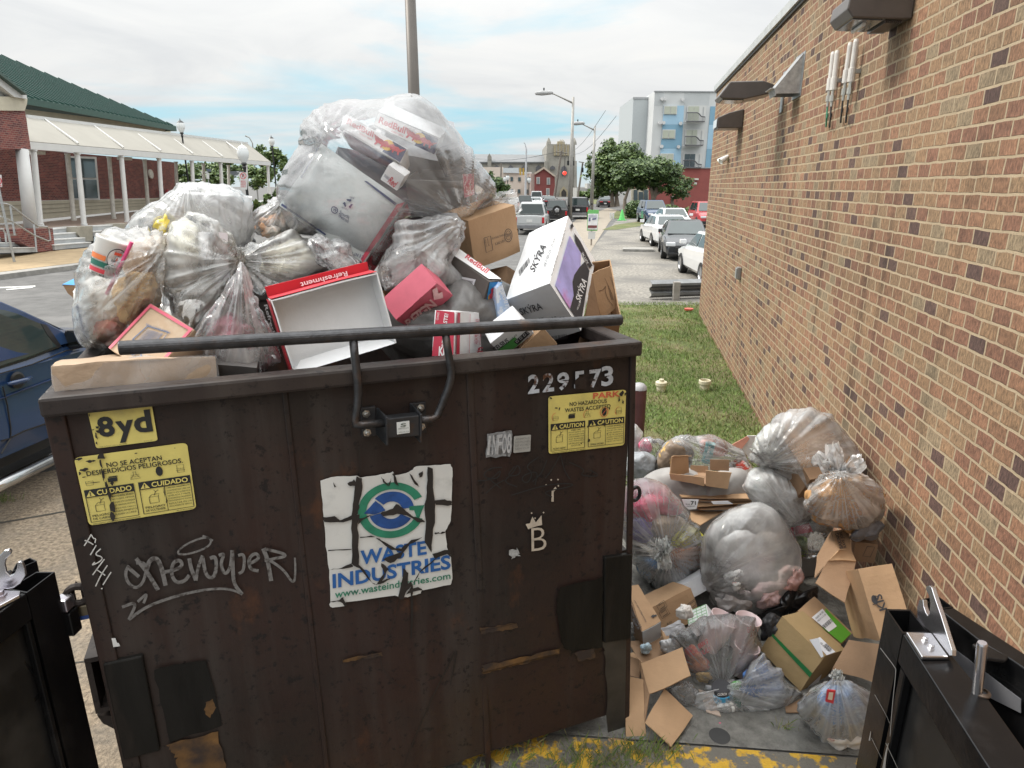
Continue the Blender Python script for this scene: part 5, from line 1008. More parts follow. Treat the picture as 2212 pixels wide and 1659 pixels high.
# left hand bags
bag('rubbish_bag','leftmost white bag bulging over the rim with a striped cup inside','bag',[(345,490),(300,555),(255,650),(215,760),(190,870),(180,960),(175,1080),(185,1180),(225,1260),(290,1300),(370,1312),(430,1280),(560,1190),(700,1090),(850,1000),(870,850),(850,650),(800,515),(680,488),(500,480)],'f',V(.68),.30,film('film_stained',op=.10,streak=.8,scale=5,tint=(.90,.90,.88),rough=.2,col2=(.86,.77,.62)),knots=[((790,620),.05,.45)],seed=21,amp=.022,nt_=200,np_=70,full=.6)
bag('rubbish_bag','white bag at the back left holding a big plain white carton','bag',[(525,475),(560,400),(650,320),(750,260),(860,190),(960,140),(1010,133),(1120,158),(1270,170),(1340,198),(1392,255),(1424,370),(1450,470),(1400,560),(1200,620),(900,640),(700,600),(560,540)],'f',V(1.15),.30,film('film_back',op=.16,streak=.9,scale=5,tint=(.92,.925,.94),rough=.18),knots=[((960,150),.03,.3),((1330,690),.04,.5)],seed=22,amp=.02,nt_=200,np_=70,full=.55)
bag('rubbish_bag','cream white middle bag standing between two bags with a black striped packet inside','bag',[(840,420),(900,380),(980,372),(1090,375),(1180,390),(1220,470),(1300,580),(1345,690),(1280,770),(1200,910),(1080,1070),(1000,1190),(990,1250),(930,1200),(870,1080),(855,960),(760,850),(738,780),(760,700),(800,560)],'f',V(.60),.20,film('film_mid',op=.15,streak=.8,scale=5,tint=(.90,.90,.87),rough=.2,col2=(.84,.80,.66)),knots=[((1335,690),.055,.45)],seed=23,amp=.026,nt_=200,np_=70,full=.6)
bag('rubbish_bag','pale bag draped right from a twisted knot over the red tray','bag',[(1325,640),(1400,600),(1560,555),(1730,515),(1830,555),(1905,640),(1960,725),(1850,785),(1700,845),(1540,885),(1470,930),(1430,890),(1360,800),(1305,700)],'f',V(.80),.20,film('film_drape',op=.17,streak=1.0,scale=6,tint=(.91,.91,.90),rough=.18),knots=[((1335,690),.06,.5)],seed=24,amp=.024,nt_=180,np_=64,full=.6)
bag('rubbish_bag','pleated clear bag hanging from the knot down behind the locking bar','bag',[(1330,690),(1390,780),(1430,900),(1480,1000),(1530,1100),(1600,1300),(1625,1395),(1560,1445),(1350,1490),(1190,1490),(1145,1430),(1060,1300),(1000,1230),(1010,1180),(1100,1060),(1200,920),(1290,780)],'f',V(.32),.17,film('film_pleat',op=.13,streak=1.1,scale=7,tint=(.90,.89,.89),rough=.18),knots=[((1335,690),.06,.6)],seed=25,amp=.02,nt_=200,np_=70,full=.6)
bag('rubbish_bag','thin clear bag with peach paper stretched behind the big white carton','bag',[(1420,375),(1520,310),(1620,240),(1650,300),(1710,450),(1700,510),(1560,500),(1440,480)],'f',V(1.05),.18,clear2,knots=[((1640,260),.03,.3)],seed=26,amp=.02)
# darker filling below, so the bin is full
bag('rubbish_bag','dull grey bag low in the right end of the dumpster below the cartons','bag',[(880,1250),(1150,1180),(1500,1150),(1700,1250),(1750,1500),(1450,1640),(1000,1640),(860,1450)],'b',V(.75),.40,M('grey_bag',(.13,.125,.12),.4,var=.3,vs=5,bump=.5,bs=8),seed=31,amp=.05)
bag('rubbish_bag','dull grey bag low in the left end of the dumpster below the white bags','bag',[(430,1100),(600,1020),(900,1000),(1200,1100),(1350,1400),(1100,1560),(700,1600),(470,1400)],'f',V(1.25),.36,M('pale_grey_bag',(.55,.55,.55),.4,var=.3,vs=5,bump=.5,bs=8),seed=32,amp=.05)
# the heap on the ground between the dumpster and the wall
def Yp(Y):return lambda x,y:at(x,y,Y)
def slabs(root,nm,crop,Y,q,th,mt,n_=None,bev=0):
 mb=MB();mp=PY(Y,crop)if n_ is None else Pl(at(*px(q[0],crop),Y),n_,crop);mb.slab(mp,q,0,th);return mb.build(nm,mt,root,bevel=bev)
def tilted(crop,Y,q0,n_):return Pl(at(*px(q0,crop),Y),Vector(n_),crop)
def board(name,label,cat,parts,mt,group=None):
 """bent cardboard made of several thin boards: (part name, crop, corner list with its own distance each, material)"""
 root=None
 for nm,crop,pts,*m_ in parts:
  P=[at(*px(p[:2],crop),p[2])for p in pts]
  if root is None:c=sum(P,Vector())/len(P);root=thing(name,label,cat,(c.x,c.y,min(p.z for p in P)),group)
  mb=MB()
  if len(P)==4:mb.grid(lambda u,v:(P[0]*(1-u)+P[1]*u)*(1-v)+(P[3]*(1-u)+P[2]*u)*v+noise.noise_vector(((P[0]*(1-u)+P[1]*u)*(1-v)+(P[3]*(1-u)+P[2]*u)*v)*6)*.008,10,10)
  else:mb.add(P,[list(range(len(P)))])
  mb.build(nm,m_[0]if m_ else mt,root,solid=.007)
 return root
frost=film('film_frosted',op=.22,streak=.6,scale=4,tint=(.90,.90,.90),rough=.2,bump=.4,gl=.62)
fclear=film('film_floor',op=.11,streak=.9,scale=5.5,tint=(.86,.865,.87),rough=.2)
fmilk=film('film_floor_milky',op=.40,streak=.9,scale=5.5,tint=(.87,.875,.88),rough=.2)
p=gp(1381,960);Yb=6.3;t=at(1381,836,Yb);r=thing('bollard','maroon steel bollard with domed grey cap behind the right end of the dumpster','bollard',(t.x,Yb,0));mb=MB();mb.lathe((t.x,Yb,0),[(.075,0),(.075,t.z-.02)],20);mb.build('post',M('maroon_paint',(.085,.03,.028),.5,var=.3,vs=6),r,smooth=True);mb=MB();mb.lathe((t.x,Yb,t.z-.02),[(.077,0),(.07,.03),(.045,.055),(0,.065)],20);mb.build('cap',M('bollard_cap',(.35,.35,.36),.5,var=.2,vs=20),r,smooth=True)
pvc=M('pvc_cream',(.60,.55,.40),.5,var=.15,vs=9)
for cx_,cy_,lab,knob in((404,108,'left cream plastic drain cap with a square knob in the grass',True),(692,98,'right cream plastic drain cap, broken and open, in the grass',False)):
 b0=gp(*px((cx_,cy_),'k'));s_=(b0-CAM).length/FPX*.32548;r=thing('drain_cap',lab,'drain cap',b0,'cream drain caps in the lawn');mb=MB();mb.lathe(b0,[(30*s_,0),(30*s_,40*s_),(38*s_,41*s_),(38*s_,62*s_),(33*s_,66*s_)]+([(0,66*s_)]if knob else[(30*s_,64*s_),(29*s_,20*s_),(0,20*s_)]),20);mb.build('pipe_collar',pvc,r,bevel=.003)
 if knob:mb=MB();mb.lathe(b0+up*66*s_,[(17*s_,0),(15*s_,16*s_),(0,17*s_)],8);mb.build('knob',pvc,r)
# back row
b=fb('k',PY(4.25),{'000':(1200,388),'100':(1490,318),'010':(1390,700),'110':(1700,610)},'kf',{'c':.35});r=boxed('carton','brown frozen goods carton inside the big white bag against the wall','carton',b,cardd,dent=.01);mb=MB();mb.text(fpl(b,'c0','k'),'KEEP FROZEN',[(1310,388),(1425,352),(1306,372)],.012,.01);mb.build('lettering',inkb,r)
b=fb('k',PY(4.17),{'000':(1190,400),'100':(1225,392),'010':(1400,745),'110':(1450,700)},'slat',{'c':.03});boxed('board_strip','dark grey slatted board lying inside the big white bag against the wall','board',b,M('slat',(.20,.17,.15),.7,var=.5,vs=40),dent=.004)
bag('food_litter','pale blue and cream litter in the left side of the big wall bag','litter',[(1020,480),(1080,390),(1200,330),(1230,420),(1240,560),(1120,600),(1040,570)],'k',Yp(4.28),.16,M('blue_cream_litter',(.62,.62,.58),.7,var=.15,vs=6,col2=(.42,.52,.66),lo=.5,hi=.62,s2=5),seed=40,amp=.03,nt_=90,np_=36)
bag('rubbish_bag','big white bag with a brown carton inside leaning on the brick wall','bag',[(995,520),(1040,400),(1120,310),(1220,245),(1330,222),(1450,245),(1560,300),(1650,400),(1712,490),(1722,570),(1705,650),(1600,660),(1450,710),(1380,755),(1250,700),(1130,610),(1050,595)],'k',Yp(4.32),.34,film('film_wallbag',op=.17,streak=1.0,scale=5,tint=(.92,.92,.92),rough=.2),knots=[((1100,590),.07,.6)],seed=41,amp=.03,nt_=200,np_=70,full=.62)
bag('rubbish_bag','small pale grey bag at the back beside the dumpster corner post','bag',[(200,420),(225,325),(250,340),(278,370),(272,430),(245,545),(205,560)],'k',Yp(5.9),.15,fmilk,seed=42,amp=.02,nt_=90,np_=36)
bag('rubbish_bag','slate grey bag at the back left of the ground heap','bag',[(180,560),(240,515),(330,530),(372,590),(370,660),(250,690),(180,670)],'k',Yp(5.6),.2,M('slate_bag',(.30,.32,.34),.35,var=.25,vs=5,bump=.5,bs=9),seed=43,amp=.03,nt_=100,np_=40)
bag('pink_litter','bright pink packet in the back bag beside the bollard','litter',[(270,440),(310,425),(335,470),(325,520),(280,515)],'k',Yp(5.75),.06,M('pink_packet',(.62,.10,.20),.5,var=.15,vs=9),seed=44,amp=.015,nt_=60,np_=24)
r,b_,ax_,L_,rt2,rb2=cup('drink_can','tall teal can inside the back bag behind the open brown tray','k',(733,458),(705,580),30,30,0,M('teal_can',(.06,.36,.40),.35,var=.1),cat='can',pos=Yp(5.55))
mb=MB();mb.text(PY(5.46,'k'),'DRINK',[(716,560),(738,470),(700,556)],0,.02);mb.build('lettering',inkw,r)
bag('striped_packet','white paper packet with red and green stripes in the back bag','packet',[(860,580),(960,570),(1000,620),(990,720),(930,740),(870,690)],'k',Yp(5.5),.12,M('striped',(.72,.72,.72),.6,var=.05,col2=(.55,.08,.06),lo=.54,hi=.57,s2=7,stretch=(.6,.6,3)),seed=45,amp=.02,nt_=80,np_=30)
bag('coral_litter','coral orange paper in the middle of the back bag','litter',[(660,450),(720,425),(820,440),(840,520),(760,540),(670,510)],'k',Yp(5.75),.08,M('coral_paper',(.72,.30,.24),.6,var=.15,vs=9),seed=46,amp=.02,nt_=80,np_=30)
bag('foil_litter','brown and yellow crumpled snack wrapper in the left of the back bag','wrapper',[(380,620),(400,520),(450,450),(560,440),(610,500),(600,600),(500,660),(400,660)],'k',Yp(5.5),.14,M('snack_foil',(.20,.15,.11),.4,var=.4,vs=6,col2=(.62,.40,.12),lo=.56,hi=.62,s2=9),seed=47,amp=.03,nt_=90,np_=36)
bag('rubbish_bag','long clear bag of mixed wrappers at the back of the ground heap','bag',[(365,600),(380,530),(420,455),(500,405),(640,412),(780,425),(880,478),(960,535),(1002,590),(1012,660),(940,745),(860,720),(700,700),(480,690),(375,650)],'k',Yp(5.6),.26,fclear,knots=[((985,560),.05,.5),((515,405),.04,.3)],seed=48,amp=.03,nt_=200,np_=64,full=.6)
bag('rubbish_bag','clear bag with pink packet at the far left of the back row','bag',[(255,480),(290,420),(360,420),(430,440),(400,520),(360,580),(290,560)],'k',Yp(5.75),.12,fclear,seed=49,amp=.02,nt_=100,np_=40)
board('carton','white carton edge with coral side between the back bags','carton',[('side','k',[(870,470,5.9),(980,400,5.9),(1035,400,5.9),(1000,560,5.9)]),('coral_side','k',[(862,476,5.88),(975,402,5.88),(990,420,5.87),(930,505,5.87)],M('coral_board',(.70,.33,.24),.6))],whitec)
# flattened cardboard stack with the open tray on it
zs=at(*px((760,760),'k'),4.95).z
sheets=[([(372,645),(880,712),(1062,826),(545,812)],0),([(430,700),(900,740),(1050,838),(560,836)],-.03),([(520,800),(980,800),(1000,852),(640,878)],-.06),([(600,830),(960,820),(880,892),(660,896)],-.09),([(600,860),(900,850),(780,930),(665,994),(600,960)],-.14)]
for k,(q,dz)in enumerate(sheets):
 mb=MB();mp=PZ(zs+dz,'k');P=[mp.pt(*p)for p in q];mb.prism([p+Vector((0,0,noise.noise(p*3)*.02))for p in P],(0,0,-.009));o=mb.build('flattened_carton',card if k%2==0 else cardd)
 tag(o,('top flattened brown carton carrying the open tray','second flattened carton directly under the top sheet','third flattened carton with a white label edge','fourth flattened carton, narrow, below the white labels','lowest flattened carton with one corner pointing down to the frosted bag')[k],'flat carton','flattened cartons in the ground heap')
Tz=PZ(zs+.006,'k');mb=MB();cc_=[(565+30*math.cos(t),776+11*math.sin(t))for t in[k*math.pi/10 for k in range(21)]];mb.stroke(Tz,cc_,3,.008,smooth=0);mb.text(Tz,'SEAL',[(545,781),(585,781),(548,770)],.008);o=mb.build('seal_print',inkb,None);o.parent=bpy.data.objects['flattened_carton'];o.location=Vector(o.location)-Vector(bpy.data.objects['flattened_carton'].location)
r=thing('paper_label','white paper label with number seventy one hanging off the flat cartons','label',at(*px((600,890),'k'),4.45));fp=PY(4.42,'k');mb=MB();mb.slab(fp,[(542,826),(655,828),(640,890),(588,892),(560,868)],0,.002);mb.build('paper',paperw,r);mb=MB();mb.text(fp,'71',[(602,862),(636,862),(602,836)],.002,.03);mb.text(fp,'Store',[(568,862),(598,862),(568,850)],.002);mb.text(fp,'ORDER LIST',[(575,876),(630,874),(575,868)],.002);mb.build('lettering',inkb,r)
mb=MB();mb.slab(PY(4.5,'k'),[(738,840),(850,836),(884,856),(752,858)],0,.002);tag(mb.build('paper_label',paperw),'plain white paper label strip on the edge of the flat cartons','label')
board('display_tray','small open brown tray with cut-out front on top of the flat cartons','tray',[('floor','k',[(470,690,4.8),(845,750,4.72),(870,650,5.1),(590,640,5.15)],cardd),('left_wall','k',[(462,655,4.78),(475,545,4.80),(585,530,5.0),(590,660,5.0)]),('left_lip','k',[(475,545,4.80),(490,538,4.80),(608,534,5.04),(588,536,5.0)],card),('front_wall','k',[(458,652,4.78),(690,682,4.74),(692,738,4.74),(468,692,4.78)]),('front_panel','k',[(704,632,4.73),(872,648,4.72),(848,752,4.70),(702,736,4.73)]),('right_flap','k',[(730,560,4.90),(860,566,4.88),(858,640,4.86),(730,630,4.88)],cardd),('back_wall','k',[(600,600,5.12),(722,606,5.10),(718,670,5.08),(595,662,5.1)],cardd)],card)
# right: bag with ears
bag('crumpled_paper','big wad of crumpled brown paper inside the eared bag by the wall','paper',[(1385,830),(1440,755),(1580,722),(1740,735),(1850,800),(1845,900),(1760,970),(1600,1008),(1460,950)],'k',Yp(3.72),.16,M('brown_crumple',(.42,.23,.09),.75,var=.2,vs=5,bump=.4,bs=7),seed=50,amp=.05,nt_=130,np_=48,fold=1.6)
eb=bag('rubbish_bag','white tied bag with two ears full of brown paper, against the wall','bag',[(1362,860),(1378,790),(1425,705),(1490,655),(1560,628),(1680,648),(1780,690),(1852,740),(1884,830),(1872,930),(1820,992),(1720,1012),(1600,1015),(1480,975),(1398,915)],'k',Yp(3.70),.24,film('film_ears',op=.12,streak=1.0,scale=6,tint=(.92,.92,.92),rough=.2),knots=[((1595,660),.045,.40)],seed=51,amp=.028,nt_=180,np_=64,full=.62)
tuft('tied_ears',film('film_ear',op=.55,streak=.9,scale=9,tint=(.92,.92,.92)),eb,'k',(1590,665),[(1540,455,60),(1425,530,50),(1750,565,60),(1650,610,50)],Yp(3.64),seed=4,wdt=.05)
bag('rubbish_bag','dim grey bag with blue scraps squashed under the eared bag','bag',[(1640,1020),(1740,1010),(1850,960),(1884,930),(1878,1000),(1850,1060),(1750,1085),(1660,1075)],'k',Yp(3.72),.13,M('dim_bag',(.22,.23,.26),.35,var=.4,vs=6,bump=.5,bs=9),seed=52,amp=.025,nt_=100,np_=40)
# centre
bag('rubbish_bag','milky white bag with fine ribs behind the frosted ball of a bag','bag',[(940,735),(1000,650),(1080,608),(1200,660),(1300,720),(1392,765),(1372,870),(1425,925),(1350,995),(1270,1012),(1180,925),(1080,862),(980,795)],'k',Yp(4.3),.26,fmilk,knots=[((1330,990),.05,.8)],seed=53,amp=.02,nt_=180,np_=64,full=.65)
bag('white_litter','white paper and cups inside the ribbed milky bag','litter',[(980,740),(1080,650),(1280,740),(1350,860),(1300,950),(1150,880)],'k',Yp(4.38),.14,M('napkin2',(.66,.68,.66),.8,var=.1,vs=6,bump=.5,bs=9,col2=(.35,.50,.46),lo=.58,hi=.66,s2=4),seed=54,amp=.04,nt_=90,np_=36)
for(top,bot,r1,r2,Yc,mt,nm,lab,cat)in(((1275,1000),(1420,935),38,42,4.35,M('white_bottle',(.72,.72,.70),.4,var=.05),'bottle','white plastic bottle lying under the eared bag','bottle'),((1420,1000),(1530,1010),34,38,4.25,M('grey_bottle',(.52,.52,.50),.4,var=.05),'bottle','pale grey bottle with round mark beside the crimson label','bottle'),((1330,1100),(1340,1185),38,36,4.2,M('green_can',(.36,.50,.10),.4,var=.3,vs=8),'drink_can','lime green can in the clear bag right of the frosted bag','can')):
 r,b_,ax_,L_,q1,q2=cup(nm,lab,'k',top,bot,r1,r2,0,mt,cat=cat,pos=Yp(Yc))
mb=MB();mb.slab(PY(4.2,'k'),[(1268,1018),(1390,985),(1414,1040),(1290,1062)],0,.01);tag(mb.build('label_card',M('red_label',(.50,.03,.06),.5,var=.1)),'crimson label card next to the pale grey bottle','label')
bag('rubbish_bag','clear bag of bottles between the frosted bag and the brown cartons','bag',[(1275,1010),(1400,960),(1530,990),(1545,1090),(1450,1200),(1330,1200),(1300,1100)],'k',Yp(4.25),.2,fclear,seed=55,amp=.03,nt_=130,np_=48)
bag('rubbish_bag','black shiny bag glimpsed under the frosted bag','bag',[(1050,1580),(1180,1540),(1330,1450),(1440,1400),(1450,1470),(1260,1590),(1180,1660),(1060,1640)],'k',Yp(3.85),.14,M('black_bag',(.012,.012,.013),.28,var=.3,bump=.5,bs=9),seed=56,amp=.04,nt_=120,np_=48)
bag('white_litter','white and pink damp paper settled at the bottom of the frosted bag','litter',[(780,1480),(860,1420),(950,1440),(1010,1480),(1000,1545),(880,1560),(790,1530)],'k',Yp(3.84),.12,M('damp_paper',(.70,.66,.66),.8,var=.12,vs=5,col2=(.66,.42,.42),lo=.52,hi=.64,s2=4,bump=.4,bs=8),seed=57,amp=.04,nt_=110,np_=44)
for q,lab,mt_,sd_2,yy in(([(1020,1440),(1100,1390),(1200,1420),(1210,1490),(1120,1530),(1030,1510)],'pale pink damp tissue low in the middle of the frosted bag',M('pale_pink',(.70,.50,.50),.8,var=.12,vs=6,bump=.4,bs=9),91,3.82),([(1190,1350),(1250,1280),(1310,1290),(1315,1390),(1260,1450),(1200,1430)],'peach pink crumpled wrapper at the right edge of the frosted bag',M('peach_pink',(.70,.42,.38),.7,var=.2,vs=8,col2=(.72,.62,.58),lo=.5,hi=.6,s2=9),92,3.84),([(840,1340),(900,1310),(960,1350),(950,1410),(870,1420)],'small white cup scrap with red print inside the frosted bag',M('cup_scrap',(.72,.70,.68),.6,var=.1,col2=(.6,.1,.1),lo=.64,hi=.67,s2=12),93,3.78),([(760,1180),(850,1080),(1000,1060),(1120,1150),(1150,1290),(1000,1360),(850,1330)],'bunched pale grey film filling the heart of the frosted bag',M('pale_film',(.60,.61,.62),.5,var=.1,vs=5,bump=.4,bs=8),94,4.05)):
 bag('damp_litter',lab,'litter',q,'k',Yp(yy),.10,mt_,seed=sd_2,amp=.03,nt_=80,np_=32,fold=1.3)
bag('rubbish_bag','large frosted grey ball of a bag in the middle of the ground heap','bag',[(690,1050),(740,970),(820,912),(920,872),(1050,850),(1150,890),(1240,980),(1290,1080),(1322,1180),(1336,1330),(1300,1440),(1240,1520),(1120,1572),(960,1592),(820,1572),(745,1530),(715,1440),(690,1380),(672,1330),(684,1250),(680,1150)],'k',Yp(4.0),.40,frost,knots=[((700,1400),.05,.45)],seed=58,amp=.02,nt_=200,np_=72,full=.58,fold=.6)
# left: clear bag with coloured litter
bag('pink_litter','pink cloth inside the left clear bag on the ground','cloth',[(200,850),(300,820),(420,805),(540,850),(545,900),(400,930),(260,960),(200,930)],'k',Yp(4.40),.16,M('pink_cloth',(.68,.10,.19),.7,var=.15,vs=6),seed=60,amp=.04,nt_=100,np_=40)
bag('blue_litter','violet blue packaging inside the left clear bag on the ground','litter',[(200,980),(300,950),(360,1000),(340,1080),(240,1100),(190,1060)],'k',Yp(4.35),.1,M('violet_pack',(.22,.20,.42),.6,var=.25,vs=7),seed=61,amp=.03,nt_=80,np_=30)
bag('food_wrapper','beige wrapped food in the middle of the left clear bag','wrapper',[(340,960),(440,930),(560,960),(560,1060),(440,1090),(360,1060)],'k',Yp(4.35),.14,M('beige_wrap',(.55,.46,.36),.7,var=.15,vs=8),seed=62,amp=.03,nt_=90,np_=36)
bag('yellow_wrapper','lemon yellow wrapper in the right side of the left clear bag','wrapper',[(470,1090),(540,1040),(585,985),(620,1020),(685,1080),(670,1160),(560,1165),(490,1140)],'k',Yp(4.28),.10,M('lemon_wrap',(.68,.64,.05),.5,var=.12,vs=7),seed=63,amp=.03,nt_=90,np_=36)
bag('food_wrapper','rust brown food carton lining below the lemon wrapper','wrapper',[(475,1180),(560,1150),(680,1185),(690,1240),(600,1300),(500,1290)],'k',Yp(4.2),.12,M('rust_food',(.34,.14,.06),.7,var=.3,vs=8),seed=64,amp=.03,nt_=80,np_=30)
b=fb('k',PY(4.05),{'000':(465,1400),'100':(672,1285),'010':(485,1432),'110':(692,1312)},'board',{'c':.10});boxed('foam_board','white foam strip with blue edge low in the left clear bag','board',b,M('foam_white',(.70,.71,.74),.6),dent=.004)
bag('dark_litter','dark green and blue litter low in the left clear bag','litter',[(240,1200),(360,1230),(520,1320),(640,1300),(560,1430),(470,1490),(340,1370)],'k',Yp(4.25),.14,M('dark_litter',(.07,.11,.13),.6,var=.4,vs=7,col2=(.10,.22,.42),lo=.5,hi=.6,s2=5),seed=65,amp=.03,nt_=90,np_=36)
lb=bag('rubbish_bag','clear knotted bag of pink and yellow litter beside the dumpster','bag',[(160,760),(225,700),(300,688),(400,718),(480,780),(545,862),(605,960),(655,1040),(695,1110),(705,1200),(692,1260),(640,1345),(560,1445),(480,1515),(420,1492),(330,1385),(250,1260),(190,1150),(140,980)],'k',Yp(4.25),.34,fclear,knots=[((440,1190),.045,.6)],seed=66,amp=.026,nt_=220,np_=76,full=.62)
tuft('knot',film('film_knot',op=.5,streak=.8,scale=10,tint=(.86,.89,.88)),lb,'k',(425,1180),[(405,1085,45),(430,1290,50),(470,1130,30),(370,1230,30)],Yp(3.88),seed=7,wdt=.05)
# cartons at lower left
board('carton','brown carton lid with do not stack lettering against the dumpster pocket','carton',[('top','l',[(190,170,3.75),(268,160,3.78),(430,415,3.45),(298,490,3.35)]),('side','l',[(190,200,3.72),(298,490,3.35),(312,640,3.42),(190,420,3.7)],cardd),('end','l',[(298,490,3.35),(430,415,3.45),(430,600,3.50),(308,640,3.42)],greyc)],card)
tp_=Pl(at(*px((298,490),'l'),3.345),(at(*px((430,415),'l'),3.445)-at(*px((298,490),'l'),3.345)).cross(at(*px((190,170),'l'),3.745)-at(*px((298,490),'l'),3.345)),'l');rt_o=bpy.data.objects['carton']
mb=MB();mb.text(tp_,'DO NOT STACK',[(296,460),(225,330),(280,466)],.004,.02);mb.text(tp_,'10 MORE THAN',[(280,472),(205,340),(266,478)],.004,.02);mb.text(tp_,'PERISHABLE KEEP DRY',[(330,420),(245,265),(322,424)],.004);mb.poly(tp_,[(358,385),(380,368),(378,376),(400,370),(402,382),(380,388),(382,396)],.004)
o=mb.build('board_print',inkb);tag(o,'black handling lettering printed on the do not stack carton lid','print');last_board=[q for q in C.objects if q.get('label','').startswith('brown carton lid with do not')][0];o.parent=last_board;o.location=Vector(o.location)-Vector(last_board.location)
for k_ in('label','category'):del o[k_]
b=fb('l',PY(3.6),{'000':(438,548),'100':(712,372),'010':(365,300),'110':(640,200)},'recyc',{'c':.22});r=boxed('carton','brown carton with recycling boxes printed on top below the left clear bag','carton',b,card,dent=.008);F_=fpl(b,'c0','l');mb=MB()
for x,y in((448,352),(650,290),(430,300)):
 mb.stroke(F_,[(x-36,y+2),(x+16,y-36),(x+40,y+6),(x-14,y+42),(x-36,y+2)],3,.012,smooth=0);mb.stroke(F_,[(x-22,y+4),(x+10,y-22),(x+24,y+4),(x-10,y+28)],4,.012,smooth=0)
mb.text(F_,'8.42',[(470,440),(505,425),(465,425)],.012);mb.build('print',inkb,r)
b=fb('l',PY(3.45),{'000':(612,452),'100':(782,380),'010':(630,350),'110':(740,300)},'greengrid',{'c':.1});r=boxed('carton','white carton side with green table grid beside the recycling print carton','carton',b,whitec,dent=.004);f=b.face('c0');mb=MB()
for t in(0,.25,.5,.75,1):mb.stroke(f,[(t*.96+.02,.05),(t*.96+.02,.95)],.02,.008,smooth=0);mb.stroke(f,[(.02,.05+t*.9),(.98,.05+t*.9)],.04,.008,smooth=0)
mb.build('green_grid',green_p,r)
bag('tissue','crumpled white tissue on the recycling print carton','tissue',[(552,370),(560,325),(600,305),(640,330),(650,375),(630,392),(590,385)],'l',Yp(3.42),.045,M('tissue',(.74,.70,.66),.8,var=.05,bump=.4,bs=20),seed=70,amp=.02,nt_=60,np_=24,fold=1.5)
mb=MB();mb.grid(lambda u,v:at(*px((435+130*u+40*v,470-70*u+55*v),'l'),3.38)+noise.noise_vector(Vector((u*3,v*3,1)))*.012,8,6);tag(mb.build('paper_label',paperw,solid=.001),'white paper slip with fine print between cartons and cup bag','label')
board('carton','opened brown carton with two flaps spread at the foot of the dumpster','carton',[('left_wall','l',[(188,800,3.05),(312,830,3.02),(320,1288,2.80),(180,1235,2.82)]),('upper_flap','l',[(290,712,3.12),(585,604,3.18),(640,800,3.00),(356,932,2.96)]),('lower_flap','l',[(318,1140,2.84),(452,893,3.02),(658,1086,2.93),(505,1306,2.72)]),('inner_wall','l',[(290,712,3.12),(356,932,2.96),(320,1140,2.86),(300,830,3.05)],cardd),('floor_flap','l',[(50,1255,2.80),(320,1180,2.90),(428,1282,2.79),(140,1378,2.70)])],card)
board('carton','brown carton end tucked between dumpster and opened carton','carton',[('end','l',[(185,650,3.30),(240,640,3.3),(292,705,3.2),(275,810,3.15)],card),('end_lower','l',[(185,655,3.28),(280,690,3.18),(280,820,3.12),(185,800,3.14)],cardd)],card)
bag('rubbish_bag','slack clear bag with tan paper behind the opened carton flap','bag',[(470,890),(580,840),(660,880),(700,960),(690,1030),(600,1025),(530,960)],'l',Yp(3.08),.10,fclear,seed=71,amp=.02,nt_=110,np_=40)
board('carton','flattened tan carton with a barcode sticker under the cup bag','carton',[('sheet','l',[(470,880,3.20),(640,840,3.25),(760,1010,3.05),(690,1030,3.02)],cardd)],cardd)
# cup bag
pk_=M('cup_translucent',(.74,.58,.58),.35,var=.05,bump=.0)
for top,bot,r1,r2,Yc,lab in(((1050,405),(990,600),78,62,3.35,'upper big pale plastic cup with red lettering in the cup bag'),((1040,600),(985,780),76,60,3.28,'lower big pale plastic cup nested in the right of the cup bag'),((880,400),(760,600),88,66,3.40,'left big pale plastic cup with red lettering in the cup bag')):
 r,b_,ax_,L_,q1,q2=cup('plastic_cup',lab,'l',top,bot,r1,r2,0,pk_,pos=Yp(Yc));r['group']='pale plastic cups in the bag'
 fp=PY(Yc-r1*.305*3.6/1430-.02,'l');mb=MB()
 if top[0]==1050:mb.text(fp,'BIG',[(1045,500),(1100,480),(1040,458)],0,.04);mb.text(fp,'GULP',[(1062,530),(1108,512),(1055,502)],0,.04)
 elif top[0]==880:mb.text(fp,'BIG',[(700,615),(770,570),(690,580)],0,.05);mb.text(fp,'GULP',[(705,668),(790,628),(698,632)],0,.05)
 else:mb.text(fp,'BIG',[(990,660),(1030,650),(985,640)],0,.04)
 mb.build('lettering',inkr,r)
bag('food_wrapper','orange and red snack wrapper in the left of the cup bag','wrapper',[(600,620),(660,590),(720,660),(760,780),(720,830),(650,780),(615,690)],'l',Yp(3.35),.07,M('orange_wrap',(.72,.30,.16),.5,var=.2,vs=7,col2=(.62,.06,.07),lo=.5,hi=.58,s2=8),seed=73,amp=.02,nt_=80,np_=30)
bag('food_wrapper','golden bun wrapper at the bottom left of the cup bag','wrapper',[(690,800),(740,780),(790,820),(760,870),(700,860)],'l',Yp(3.25),.05,M('bun_wrap',(.62,.40,.14),.6,var=.2,vs=7),seed=74,amp=.02,nt_=60,np_=24)
bag('rubbish_bag','clear pleated bag of big pale drink cups near the front of the heap','bag',[(485,510),(560,465),(640,455),(760,398),(860,372),(1000,376),(1090,405),(1128,480),(1134,600),(1138,720),(1040,805),(960,855),(890,905),(760,925),(680,915),(650,820),(615,700),(555,605),(495,565)],'l',Yp(3.35),.26,film('film_cups',op=.055,streak=.8,scale=6,tint=(.88,.88,.88),rough=.2),knots=[((870,880),.045,.6)],seed=75,amp=.02,nt_=220,np_=76,full=.6)
